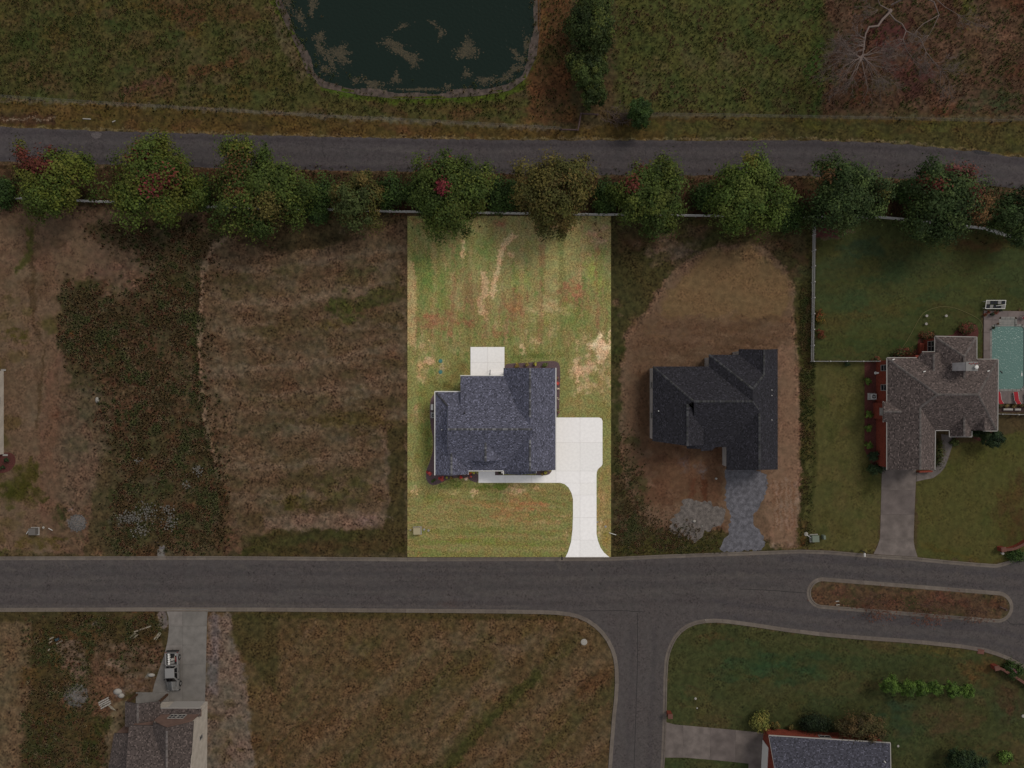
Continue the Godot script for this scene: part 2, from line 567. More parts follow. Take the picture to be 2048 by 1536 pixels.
	patch([170, 455, 260, 440, 400, 440, 420, 470, 402, 560, 400, 740, 413, 860, 438, 950, 460, 1010, 436, 1080, 436, 1108, 215, 1108, 235, 1040, 250, 1000, 228, 930, 238, 880, 215, 830, 222, 790, 180, 740, 150, 700, 118, 690, 126, 640, 116, 600, 128, 560, 180, 575, 230, 610, 290, 580, 320, 545, 300, 510, 240, 490, 200, 470], sr(64, 54, 36), 1.0, 22)
	mottle(130, 560, 410, 900, 120, [sr(46, 44, 26), sr(66, 40, 28), sr(58, 52, 34), sr(44, 46, 22), sr(70, 56, 40), sr(60, 38, 26)], 6, 22, 0.6, 1.6, 0.3)
	streaks(130, 560, 420, 1100, 260, [sr(84, 72, 54), sr(44, 40, 24), sr(72, 48, 34), sr(60, 60, 38)], 26, 1.8, 0.45, 0.6)
	streaks(180, 740, 360, 830, 60, [sr(92, 80, 60), sr(82, 62, 44)], 60, 1.8, 0.5, 0.6)
	mottle(230, 860, 450, 1110, 90, [sr(46, 46, 24), sr(72, 50, 32), sr(56, 54, 32), sr(40, 44, 22), sr(74, 62, 44)], 6, 22, 0.6)
	patch([122, 790, 200, 770, 230, 850, 200, 960, 150, 1040, 120, 1000, 110, 900], sr(80, 68, 52), 0.55, 18)
	blob(390, 660, 14, 60, sr(42, 54, 24), 0.6, 10); blob(372, 585, 20, 14, sr(46, 58, 22), 0.6, 8); blob(225, 545, 60, 20, sr(82, 64, 50), 0.5, 14)
	blob(290, 750, 60, 16, sr(82, 66, 48), 0.4, 14, 0.5); blob(145, 664, 7, 5, sr(110, 74, 40), 0.8, 3)
	blob(155, 1046, 17, 17, sr(96, 92, 90), 0.9, 4); blob(120, 1030, 20, 22, sr(40, 44, 22), 0.8, 8); blob(200, 1105, 12, 9, sr(100, 78, 56), 0.8, 5); blob(430, 900, 10, 60, sr(44, 46, 24), 0.6, 10)
	patch([316, 1090, 330, 1090, 333, 1114, 313, 1114], sr(88, 80, 74), 1.0, 2)
	blob(240, 1040, 30, 20, sr(70, 70, 62), 0.4, 12)
	# mown field
	patch([420, 490, 470, 466, 560, 500, 640, 500, 700, 478, 815, 440, 815, 1116, 500, 1112, 470, 1060, 440, 960, 415, 860, 400, 740, 400, 580], sr(76, 62, 44), 1.0, 6)
	for k in 16:
		var yy := 520.0 + k * 33.0 + rng.randf_range(-6, 6)
		stroke([418 + (yy - 500) * 0.06, yy - 4, 450, yy + 8, 500, yy + 15, 560, yy + 13, 640, yy + 2, 720, yy - 16, 770, yy - 24, 815, yy - 27], 15, sr(88, 75, 57) if k % 2 == 0 else sr(64, 52, 35), 0.6, 6)
	streaks(430, 510, 805, 1060, 220, [sr(92, 78, 60), sr(60, 50, 34), sr(66, 58, 38), sr(84, 68, 50)], 110, 3.0, -0.05, 0.5)
	streaks(430, 590, 800, 1050, 40, [sr(104, 90, 70), sr(98, 82, 62)], 60, 1.8, -0.1, 0.6)
	mottle(420, 510, 810, 1090, 130, [sr(84, 70, 52), sr(66, 54, 36), sr(60, 54, 32), sr(88, 74, 58), sr(70, 52, 36), sr(56, 50, 28)], 5, 18, 0.45, 3.2, -0.08)
	blob(690, 615, 34, 28, sr(52, 55, 26), 0.85, 10); blob(750, 600, 60, 18, sr(54, 54, 28), 0.8, 10, -0.25); blob(800, 570, 18, 26, sr(52, 50, 26), 0.7, 10); blob(720, 545, 50, 14, sr(56, 54, 32), 0.6, 10, -0.2); blob(660, 650, 30, 14, sr(66, 56, 28), 0.6, 10)
	blob(700, 840, 110, 20, sr(62, 54, 30), 0.7, 14); blob(540, 860, 60, 18, sr(60, 54, 36), 0.5, 14); blob(590, 1005, 30, 22, sr(54, 50, 24), 0.75, 10); blob(690, 980, 60, 30, sr(60, 56, 30), 0.55, 16); blob(650, 1010, 40, 10, sr(54, 48, 26), 0.6, 8)
	patch([775, 860, 815, 850, 815, 1112, 480, 1112, 500, 1075, 560, 1062, 770, 1056], sr(52, 46, 26), 0.85, 9)
	mottle(490, 1065, 812, 1110, 26, [sr(46, 46, 22), sr(60, 46, 28), sr(52, 50, 26)], 6, 14, 0.6, 2.5)
	stroke([405, 560, 400, 640, 402, 740, 412, 850, 425, 910, 440, 950, 462, 990], 7, sr(106, 88, 67), 0.95, 2)
	stroke([396, 560, 391, 650, 393, 740, 403, 850, 417, 912, 432, 955], 7, sr(40, 36, 22), 0.7, 4)
	streaks(415, 880, 480, 1000, 30, [sr(100, 84, 64), sr(66, 52, 36)], 60, 2.0, 1.05, 0.5)
	stroke([455, 474, 430, 492, 414, 520, 406, 555], 11, sr(106, 88, 67), 0.9, 3); stroke([440, 478, 500, 474, 540, 490, 580, 500, 640, 502], 4, sr(96, 80, 58), 0.6, 2); stroke([680, 462, 710, 472, 735, 455, 770, 442], 4, sr(96, 80, 58), 0.6, 2)
	patch([525, 1032, 640, 1028, 760, 1020, 770, 1048, 700, 1060, 530, 1058], sr(92, 76, 60), 0.7, 7); blob(735, 1040, 28, 13, sr(98, 80, 70), 0.8, 6)
	stroke([762, 880, 774, 900, 775, 1000, 768, 1040], 16, sr(90, 74, 58), 0.55, 7); stroke([540, 620, 600, 606, 640, 592], 12, sr(96, 80, 60), 0.6, 6)
	blob(465, 1085, 30, 22, sr(82, 58, 44), 0.7, 10); blob(450, 990, 16, 24, sr(66, 40, 24), 0.7, 8)
	stroke([420, 455, 560, 500, 700, 470], 20, sr(46, 38, 24), 0.6, 10)
	# building plot to the east
	patch([1215, 430, 1640, 440, 1632, 1100, 1215, 1116], sr(54, 50, 28), 1.0, 4)
	mottle(1225, 450, 1620, 560, 50, [sr(66, 48, 32), sr(50, 48, 26), sr(72, 56, 42), sr(60, 52, 34)], 8, 22, 0.55)
	blob(1345, 500, 50, 30, sr(82, 68, 54), 0.7, 14); blob(1400, 515, 26, 26, sr(86, 72, 58), 0.7, 10)
	patch([1345, 540, 1385, 518, 1420, 495, 1460, 486, 1510, 486, 1545, 505, 1578, 545, 1592, 590, 1590, 700, 1600, 800, 1602, 900, 1604, 1000, 1596, 1096, 1545, 1100, 1540, 1085, 1440, 1060, 1345, 1060, 1290, 1060, 1262, 1010, 1245, 960, 1240, 860, 1246, 700, 1250, 660, 1290, 630, 1310, 590], sr(86, 69, 51), 1.0, 9)
	patch([1420, 498, 1500, 490, 1570, 545, 1586, 600, 1560, 640, 1440, 640, 1320, 630, 1340, 580], sr(94, 76, 49), 0.8, 18)
	patch([1262, 640, 1585, 640, 1560, 700, 1420, 735, 1300, 735, 1292, 900, 1275, 960, 1255, 900], sr(82, 64, 46), 0.7, 20)
	mottle(1260, 630, 1580, 720, 46, [sr(96, 78, 58), sr(70, 54, 38), sr(82, 62, 42)], 3, 8, 0.5, 5.0)
	streaks(1290, 635, 1580, 725, 120, [sr(70, 53, 37), sr(98, 80, 60), sr(76, 60, 44)], 70, 2.2, 0.02, 0.55)
	streaks(1345, 545, 1580, 640, 60, [sr(82, 66, 42), sr(104, 86, 58)], 60, 2.2, 0.0, 0.45)
	stroke([1290, 740, 1290, 870, 1300, 900], 26, sr(70, 52, 36), 0.75, 8)
	patch([1300, 880, 1450, 890, 1450, 1000, 1300, 1010, 1260, 960], sr(78, 57, 40), 0.85, 16)
	mottle(1260, 890, 1450, 1060, 46, [sr(88, 68, 48), sr(66, 46, 32), sr(92, 74, 56)], 4, 13, 0.5)
	streaks(1265, 900, 1450, 1050, 60, [sr(66, 47, 33), sr(92, 72, 53)], 30, 2.0, 1.4, 0.5)
	patch([1556, 690, 1600, 690, 1604, 1000, 1590, 1090, 1545, 1090, 1530, 1010, 1540, 945, 1558, 940], sr(104, 82, 62), 0.8, 8)
	mottle(1545, 950, 1600, 1090, 40, [sr(112, 92, 74), sr(90, 66, 46), sr(118, 100, 84)], 2, 6, 0.55, 1.0)
	for k in 10:
		stroke([1548 + k * 5, 960, 1550 + k * 5 + rng.randf_range(-4, 4), 1060], 2.5, sr(118, 98, 80) if k % 2 else sr(84, 60, 42), 0.5, 1.5)
	stroke([1410, 955, 1412, 1010], 10, sr(66, 40, 26), 0.7, 4); stroke([1386, 955, 1384, 1000], 10, sr(70, 44, 30), 0.6, 4); blob(1405, 940, 12, 16, sr(88, 84, 82), 0.5, 7); blob(1372, 925, 12, 20, sr(86, 78, 76), 0.5, 8)
	patch([1232, 820, 1246, 700, 1258, 620, 1222, 560, 1222, 1110, 1300, 1108, 1330, 1060, 1275, 1050, 1250, 980, 1240, 900], sr(54, 50, 28), 0.7, 10)
	mottle(1228, 880, 1290, 1100, 40, [sr(46, 48, 24), sr(76, 58, 42), sr(60, 54, 34)], 4, 13, 0.6)
	mottle(1228, 600, 1250, 860, 22, [sr(46, 48, 24), sr(84, 66, 48)], 4, 9, 0.6)
	patch([1310, 1075, 1345, 1060, 1420, 1080, 1445, 1062, 1438, 1104, 1230, 1112, 1230, 1090], sr(50, 48, 24), 0.85, 8)
	patch([1602, 560, 1634, 560, 1634, 730, 1622, 900, 1612, 1095, 1600, 1095, 1606, 900, 1598, 700], sr(50, 48, 24), 0.95, 7)
	mottle(1600, 600, 1628, 1090, 34, [sr(40, 46, 20), sr(76, 58, 36), sr(62, 52, 30)], 4, 9, 0.6, 1.0)
	blob(1612, 1080, 12, 14, sr(76, 48, 30), 0.8, 5)
	# neighbour's lawns
	patch([1634, 440, 2198, 440, 2198, 620, 1966, 622, 1966, 720, 1628, 722], sr(54, 58, 31), 1.0, 4)
	mottle(1640, 480, 2100, 600, 46, [sr(44, 54, 33), sr(42, 54, 32), sr(62, 58, 30), sr(50, 50, 28), sr(66, 62, 32)], 8, 24, 0.45, 2.6)
	streaks(1640, 480, 1960, 715, 160, [sr(46, 54, 32), sr(64, 62, 36), sr(58, 52, 30)], 70, 3.0, 0.03, 0.4)
	blob(1720, 500, 50, 26, sr(42, 52, 34), 0.7, 18); blob(1960, 490, 60, 16, sr(62, 48, 30), 0.6, 14); blob(1840, 622, 46, 10, sr(38, 52, 30), 0.7, 8); blob(1695, 690, 16, 9, sr(34, 44, 26), 0.7, 4)
	mottle(1640, 610, 1960, 715, 30, [sr(60, 60, 30), sr(44, 54, 28), sr(64, 56, 30)], 5, 14, 0.45, 3.0)
	patch([1636, 440, 1680, 462, 1676, 474, 1634, 476], sr(74, 44, 40), 0.9, 4); stroke([1640, 478, 1680, 474, 1712, 462], 5, sr(86, 70, 56), 0.6, 3)
	patch([1622, 724, 1750, 724, 1766, 950, 1760, 1080, 1746, 1106, 1612, 1098], sr(66, 63, 34), 1.0, 5)
	mottle(1640, 740, 1755, 1095, 34, [sr(72, 66, 36), sr(58, 56, 28), sr(52, 56, 28), sr(76, 64, 38)], 8, 24, 0.45, 1.0)
	streaks(1640, 740, 1755, 1095, 90, [sr(74, 70, 40), sr(58, 57, 30)], 70, 3.0, 1.57, 0.4)
	stroke([1625, 730, 1630, 900, 1618, 1095], 10, sr(48, 48, 24), 0.7, 5); blob(1736, 960, 16, 40, sr(50, 52, 26), 0.6, 12)
	patch([1834, 962, 1870, 954, 1893, 930, 1905, 890, 2198, 830, 2198, 1140, 1836, 1116], sr(64, 62, 32), 1.0, 5)
	mottle(1840, 880, 2150, 1110, 46, [sr(72, 65, 35), sr(58, 60, 28), sr(70, 60, 34), sr(54, 58, 28)], 8, 26, 0.4, 1.0)
	streaks(1840, 960, 2100, 1110, 90, [sr(72, 68, 38), sr(56, 57, 30)], 80, 3.0, 1.57, 0.35)
	blob(2030, 1020, 34, 60, sr(60, 44, 28), 0.5, 20); stroke([1845, 1090, 1960, 1122, 2010, 1126], 10, sr(66, 58, 28), 0.6, 6)
	# south of the street
	patch([400, 1222, 1130, 1226, 1190, 1250, 1225, 1310, 1222, 1450, 1208, 1660, 400, 1660], sr(72, 58, 37), 1.0, 4)
	mottle(480, 1235, 1210, 1600, 150, [sr(80, 66, 46), sr(62, 50, 30), sr(64, 56, 30), sr(84, 68, 48), sr(66, 48, 30), sr(70, 62, 34)], 6, 22, 0.45, 1.8, -0.7)
	for k in 7:
		var q := 560.0 + k * 92.0
		stroke([q + 330, 1270, q + 180, 1400, q, 1560], 26, sr(54, 53, 29) if k % 2 else sr(86, 71, 51), 0.45, 12)
	streaks(520, 1240, 1200, 1540, 260, [sr(90, 75, 55), sr(58, 50, 30), sr(64, 60, 34), sr(82, 64, 44)], 110, 3.0, 2.25, 0.5)
	stroke([1085, 1345, 1030, 1390, 950, 1470, 880, 1560], 24, sr(50, 50, 24), 0.75, 9); stroke([1000, 1360, 940, 1430, 860, 1530], 16, sr(86, 70, 50), 0.6, 7)
	stroke([470, 1232, 700, 1230, 1130, 1234], 16, sr(52, 46, 24), 0.7, 7); blob(920, 1280, 60, 24, sr(86, 70, 50), 0.5, 16); blob(1030, 1296, 70, 12, sr(86, 70, 52), 0.5, 10)
	patch([440, 1224, 560, 1230, 560, 1400, 520, 1350, 480, 1300], sr(52, 48, 26), 0.7, 14)
	patch([414, 1224, 470, 1226, 462, 1270, 490, 1340, 500, 1430, 520, 1660, 405, 1660], sr(88, 76, 62), 0.95, 10)
	stroke([432, 1226, 432, 1300, 424, 1390], 22, sr(78, 72, 68), 0.6, 9); mottle(414, 1380, 500, 1580, 16, [sr(70, 52, 36), sr(92, 78, 56), sr(58, 52, 30)], 5, 14, 0.5)
	patch([-150, 1222, 338, 1220, 338, 1290, 308, 1390, 250, 1400, 225, 1660, -150, 1660], sr(56, 48, 28), 1.0, 5)
	patch([-150, 1250, 60, 1240, 68, 1330, 55, 1430, 30, 1660, -150, 1660], sr(80, 66, 46), 0.95, 14)
	mottle(-100, 1250, 50, 1580, 26, [sr(88, 72, 52), sr(72, 58, 38)], 6, 18, 0.5)
	mottle(60, 1225, 330, 1530, 110, [sr(46, 46, 24), sr(66, 52, 28), sr(72, 48, 28), sr(44, 44, 22), sr(78, 62, 42)], 5, 18, 0.6)
	patch([112, 1290, 160, 1275, 172, 1300, 178, 1350, 150, 1360, 128, 1330], sr(92, 76, 60), 0.9, 7)
	patch([190, 1290, 330, 1280, 312, 1380, 240, 1390, 180, 1350], sr(76, 60, 44), 0.85, 14); mottle(190, 1290, 315, 1385, 44, [sr(64, 44, 30), sr(90, 75, 58), sr(58, 46, 30), sr(98, 83, 66)], 3, 9, 0.6)
	streaks(185, 1290, 315, 1390, 60, [sr(98, 82, 62), sr(60, 44, 30)], 16, 1.6, 0.8, 0.6)
	patch([175, 1350, 250, 1350, 250, 1400, 235, 1440, 215, 1536, 200, 1536, 205, 1430, 165, 1420, 120, 1410, 130, 1370], sr(82, 62, 44), 0.85, 10); blob(240, 1385, 12, 9, sr(104, 100, 100), 0.7, 4); blob(190, 1250, 16, 7, sr(92, 84, 80), 0.8, 4); blob(300, 1352, 10, 5, sr(110, 104, 92), 0.7, 3)
	patch([228, 1402, 252, 1402, 252, 1440, 235, 1470, 222, 1540, 205, 1540], sr(92, 78, 56), 0.9, 6)
	blob(155, 1390, 24, 22, sr(96, 92, 88), 0.8, 5)
	blob(205, 1450, 22, 30, sr(42, 46, 22), 0.8, 12); blob(185, 1500, 20, 40, sr(46, 48, 24), 0.7, 12)
	patch([322, 1222, 336, 1222, 336, 1250, 326, 1262, 320, 1244], sr(92, 82, 74), 0.9, 4); stroke([245, 1220, 310, 1218], 7, sr(66, 46, 28), 0.9, 3)
	patch([1336, 1310, 1350, 1275, 1376, 1252, 1420, 1243, 1620, 1268, 1830, 1288, 1955, 1302, 2010, 1322, 2198, 1400, 2198, 1660, 1322, 1660], sr(52, 54, 30), 1.0, 3)
	mottle(1345, 1260, 2150, 1530, 120, [sr(44, 54, 32), sr(60, 58, 34), sr(68, 54, 34), sr(50, 52, 28), sr(46, 50, 28)], 8, 26, 0.45, 2.2)
	streaks(1350, 1260, 2040, 1530, 160, [sr(46, 56, 33), sr(62, 60, 36), sr(66, 54, 36)], 80, 3.0, 0.12, 0.4)
	blob(1540, 1330, 110, 34, sr(38, 54, 33), 0.6, 22); blob(1890, 1300, 80, 14, sr(68, 60, 32), 0.6, 10); blob(1960, 1340, 40, 30, sr(74, 54, 32), 0.5, 16); blob(1800, 1420, 50, 30, sr(40, 52, 34), 0.55, 18); blob(1900, 1440, 60, 40, sr(66, 54, 36), 0.5, 20); blob(2020, 1400, 30, 50, sr(60, 46, 32), 0.5, 16); blob(1440, 1275, 40, 12, sr(66, 52, 30), 0.5, 9); blob(1400, 1400, 30, 40, sr(62, 60, 34), 0.4, 16)
	patch([1622, 1180, 1650, 1162, 1998, 1190, 2018, 1212, 1996, 1240, 1645, 1212, 1624, 1200], sr(66, 50, 33), 1.0, 1)
	mottle(1630, 1170, 2010, 1235, 60, [sr(72, 44, 32), sr(54, 46, 26), sr(80, 62, 42), sr(60, 40, 26), sr(50, 48, 24)], 4, 12, 0.6, 1.6, 0.08)
	streaks(1630, 1170, 2010, 1235, 120, [sr(88, 70, 50), sr(52, 38, 24), sr(76, 48, 36)], 12, 1.4, 0.6, 0.6)
	var ground := canvas
	begin_canvas(GX0, GY0, GW, GH, 0.75, Color(1, 1, 1))
	var c := Color(0.45, 0.45, 0.45)
	patch([1634, 440, 2198, 440, 2198, 620, 1966, 622, 1966, 720, 1628, 722], c, 1.0, 6)
	patch([1628, 724, 1770, 724, 1770, 1100, 1618, 1096], c, 1.0, 6)
	patch([1830, 840, 2198, 830, 2198, 1140, 1830, 1116], c, 1.0, 6)
	patch([1345, 560, 1420, 500, 1580, 545, 1600, 900, 1596, 1096, 1440, 1060, 1300, 1060, 1250, 960, 1250, 700], Color(0.42, 0.42, 0.42), 1.0, 10)
	patch([-150, 420, 230, 440, 230, 560, 130, 600, 120, 1112, -150, 1112], Color(0.6, 0.6, 0.6), 1.0, 10)
	patch([1340, 1250, 2198, 1300, 2198, 1660, 1320, 1660], Color(0.65, 0.65, 0.65), 1.0, 6)
	var calm := canvas
	canvas = ground
	var done := bake(21, 0.05, 0.0022, 0.0032, calm, 1.10, 1.08)
	M.island = plan_material(done, GX0, GY0, GW, GH, 1.0)
	return done

# this plot's lawn: a lit-up copy of the grass, brightness painted into its colours
func paint_lawn() -> ImageTexture:
	rng.seed = 12
	begin_canvas(815, 432, 407, 684, 2.2, sr(117, 114, 66))
	var tan_ := sr(182, 154, 114); var grn := sr(102, 108, 58); var rust := sr(130, 94, 66); var pale := sr(150, 138, 88); var dk := sr(80, 88, 44)
	mottle(815, 432, 1222, 1116, 200, [sr(112, 108, 60), sr(140, 122, 82), sr(128, 104, 68), sr(118, 114, 66), sr(148, 130, 92)], 6, 18, 0.45, 1.5, 1.2)
	# back lawn
	streaks(820, 440, 1218, 730, 420, [sr(150, 128, 88), sr(104, 106, 58), sr(124, 96, 66), sr(134, 120, 76), sr(92, 100, 54), sr(112, 112, 60)], 60, 4.0, 1.6, 0.5)
	streaks(880, 470, 1160, 700, 60, [sr(172, 146, 106), sr(160, 132, 94)], 26, 3.0, 1.6, 0.6)
	patch([900, 440, 1215, 440, 1215, 560, 1060, 640, 900, 600], sr(138, 126, 84), 0.4, 30)
	blob(875, 465, 24, 22, grn, 0.8, 12); blob(848, 530, 22, 22, sr(126, 128, 64), 0.7, 12); blob(865, 565, 30, 26, sr(94, 112, 56), 0.8, 12); blob(885, 600, 24, 30, sr(108, 112, 60), 0.7, 12); blob(915, 520, 12, 50, sr(92, 104, 58), 0.6, 10); blob(968, 500, 22, 40, sr(104, 114, 62), 0.6, 12); blob(1040, 560, 26, 30, sr(124, 128, 68), 0.6, 12)
	blob(1190, 545, 24, 40, sr(128, 134, 68), 0.75, 14); blob(1100, 520, 50, 40, sr(140, 132, 82), 0.6, 20); blob(1065, 490, 22, 14, sr(116, 124, 64), 0.5, 8); blob(1140, 600, 20, 30, sr(112, 116, 60), 0.6, 10); blob(1150, 640, 20, 30, sr(108, 112, 58), 0.6, 12); blob(1090, 640, 30, 18, sr(128, 126, 70), 0.5, 12)
	blob(1195, 470, 30, 24, sr(160, 126, 96), 0.8, 12); blob(1130, 455, 40, 10, sr(146, 112, 80), 0.6, 8); blob(1000, 448, 20, 14, sr(136, 86, 66), 0.7, 9); blob(830, 445, 14, 12, sr(138, 98, 70), 0.7, 6); blob(882, 478, 12, 8, sr(150, 118, 88), 0.6, 6)
	stroke([1030, 468, 1008, 490, 1000, 515, 990, 560, 985, 595], 14, tan_, 0.75, 5); stroke([1016, 505, 1028, 512], 10, tan_, 0.6, 4); stroke([926, 480, 928, 500, 924, 515], 8, tan_, 0.7, 4); stroke([968, 545, 970, 590, 960, 600, 966, 630], 12, sr(176, 142, 106), 0.7, 5); stroke([935, 580, 945, 620], 6, rust, 0.6, 4)
	patch([818, 520, 832, 530, 830, 620, 834, 700, 818, 690], sr(170, 142, 100), 0.6, 8)
	for k in 9:
		var sx: float = [838, 868, 905, 940, 1045, 1085, 1120, 1165, 1195][k]
		stroke([sx, 450 + 20 * (k % 3), sx + rng.randf_range(-6, 6), 560, sx + rng.randf_range(-6, 6), 690], 9, [sr(96, 100, 56), sr(150, 126, 86), sr(124, 92, 64)][k % 3], 0.45, 5)
	blob(1030, 610, 26, 34, sr(134, 98, 64), 0.6, 12); blob(1150, 585, 30, 24, sr(146, 98, 70), 0.65, 12); blob(870, 645, 34, 22, sr(132, 94, 66), 0.7, 12); blob(925, 645, 30, 12, sr(126, 80, 58), 0.7, 9); blob(945, 600, 20, 40, sr(124, 96, 66), 0.5, 12); blob(1100, 620, 40, 20, sr(164, 140, 100), 0.55, 14); blob(1075, 660, 34, 14, sr(110, 106, 60), 0.5, 9); blob(990, 670, 40, 8, sr(136, 90, 66), 0.6, 7); blob(910, 690, 60, 12, sr(118, 106, 66), 0.6, 9)
	blob(848, 690, 14, 26, sr(176, 146, 106), 0.75, 7); blob(842, 745, 16, 34, sr(170, 140, 98), 0.7, 8); blob(858, 722, 10, 8, sr(182, 146, 110), 0.8, 4); blob(1070, 685, 22, 10, tan_, 0.7, 5); blob(1044, 700, 5, 14, tan_, 0.7, 4)
	blob(1200, 700, 20, 40, sr(206, 178, 138), 0.9, 8); blob(1192, 690, 22, 12, sr(204, 176, 138), 0.8, 6); blob(1168, 735, 34, 26, sr(178, 148, 112), 0.8, 12); blob(1170, 775, 26, 20, sr(172, 142, 104), 0.7, 12); stroke([1152, 720, 1156, 765], 7, sr(186, 156, 116), 0.8, 4); blob(1208, 745, 14, 50, sr(168, 136, 100), 0.6, 12); blob(1160, 810, 30, 20, sr(140, 118, 76), 0.5, 12)
	blob(1060, 712, 50, 9, sr(84, 94, 46), 0.7, 6); blob(1030, 722, 20, 8, sr(84, 92, 46), 0.7, 6); blob(920, 740, 26, 30, sr(100, 92, 52), 0.6, 12); blob(888, 772, 34, 16, sr(84, 80, 42), 0.75, 9); blob(882, 742, 9, 16, sr(158, 140, 110), 0.6, 5); blob(866, 745, 10, 12, sr(92, 104, 52), 0.6, 6)  # dark blob north of the west wing paints the nook's shade into the grass
	patch([838, 770, 866, 780, 862, 860, 866, 920, 852, 940, 832, 930, 834, 850], sr(106, 104, 54), 0.7, 10); blob(856, 880, 8, 40, sr(78, 88, 40), 0.7, 7); blob(836, 830, 10, 24, sr(166, 136, 96), 0.6, 7); blob(832, 950, 12, 18, sr(150, 128, 84), 0.6, 8)  # soft shade along the house's west wall, painted as darker grass
	for q in [[862, 575, 26, 40], [915, 520, 22, 50], [968, 505, 24, 40], [1055, 560, 34, 34], [1192, 545, 24, 44], [1150, 640, 26, 36], [905, 690, 50, 26], [1040, 690, 40, 22], [845, 520, 20, 30], [850, 830, 16, 60]]:
		streaks(q[0] - q[2], q[1] - q[3], q[0] + q[2], q[1] + q[3], 26, [sr(86, 102, 52), sr(98, 110, 58), sr(108, 114, 62)], 24, 5.0, 1.6, 0.5)
	for q in [[925, 600, 24, 60], [1030, 620, 26, 40], [870, 650, 40, 24], [1150, 590, 30, 24], [1110, 450, 60, 12], [1000, 640, 30, 40]]:
		streaks(q[0] - q[2], q[1] - q[3], q[0] + q[2], q[1] + q[3], 24, [sr(122, 90, 64), sr(136, 102, 74), sr(108, 84, 58)], 20, 4.0, 1.6, 0.5)
	# front lawn
	patch([815, 985, 960, 970, 1120, 968, 1143, 1000, 1146, 1050, 1132, 1116, 815, 1116], sr(113, 106, 62), 0.85, 8)
	blob(905, 972, 28, 10, sr(72, 86, 36), 0.85, 6); blob(960, 976, 30, 9, sr(78, 90, 38), 0.8, 6); blob(1000, 975, 14, 6, sr(84, 98, 40), 0.8, 4); blob(870, 1000, 40, 14, sr(112, 110, 56), 0.5, 10); blob(900, 986, 26, 8, sr(160, 142, 94), 0.6, 5); blob(948, 986, 9, 7, tan_, 0.7, 4); blob(828, 985, 12, 16, sr(180, 150, 108), 0.8, 6)
	streaks(830, 1000, 1130, 1050, 40, [sr(150, 110, 74), sr(160, 134, 92)], 40, 3.0, 0.05, 0.5)
	blob(1032, 985, 30, 16, sr(188, 148, 112), 0.85, 8); blob(1050, 1010, 56, 20, sr(142, 102, 66), 0.8, 12); blob(1020, 1035, 44, 16, sr(140, 104, 66), 0.7, 12); blob(960, 1012, 40, 14, sr(136, 104, 64), 0.6, 12); blob(1080, 985, 20, 10, sr(138, 110, 70), 0.5, 8); blob(1100, 1030, 30, 10, sr(112, 108, 58), 0.5, 8)
	blob(1110, 1062, 22, 20, sr(160, 138, 96), 0.65, 9); blob(1130, 1070, 9, 12, sr(186, 156, 118), 0.7, 5); blob(1112, 1108, 14, 7, sr(166, 138, 100), 0.7, 5)
	for k in 6:
		stroke([830, 1052 + k * 12, 980, 1050 + k * 12, 1130, 1056 + k * 11], 8, sr(100, 104, 52) if k % 2 else sr(126, 115, 70), 0.5, 4)
	blob(940, 1080, 60, 10, sr(104, 110, 48), 0.6, 8); blob(1020, 1092, 60, 8, sr(104, 108, 50), 0.6, 7); blob(840, 1108, 22, 8, sr(138, 104, 62), 0.6, 5); blob(860, 1075, 24, 10, sr(144, 120, 74), 0.5, 7)
	streaks(820, 985, 1140, 1112, 200, [sr(106, 110, 58), sr(134, 120, 78), sr(122, 96, 64), sr(90, 100, 50)], 70, 3.5, 0.03, 0.45)
	# east strip
	patch([1200, 940, 1222, 930, 1222, 1116, 1200, 1080, 1194, 1040], sr(128, 110, 66), 0.9, 5); blob(1206, 1000, 9, 20, sr(160, 132, 92), 0.6, 6); blob(1200, 1060, 6, 26, sr(168, 142, 106), 0.7, 4); blob(1212, 960, 8, 20, sr(104, 108, 54), 0.6, 6); blob(1214, 1080, 8, 16, sr(116, 104, 44), 0.6, 6)
	return bake(33, 0.09, 0.0018, 0.0036, null, 1.12, 1.06)

func pond_outline() -> PackedVector2Array:
	return ring([542, -260, 542, -60, 555, 6, 577, 54, 602, 104, 618, 148, 645, 172, 720, 187, 800, 195, 880, 194, 960, 188, 1018, 178, 1050, 154, 1070, 112, 1077, 50, 1077, -60, 1060, -260])

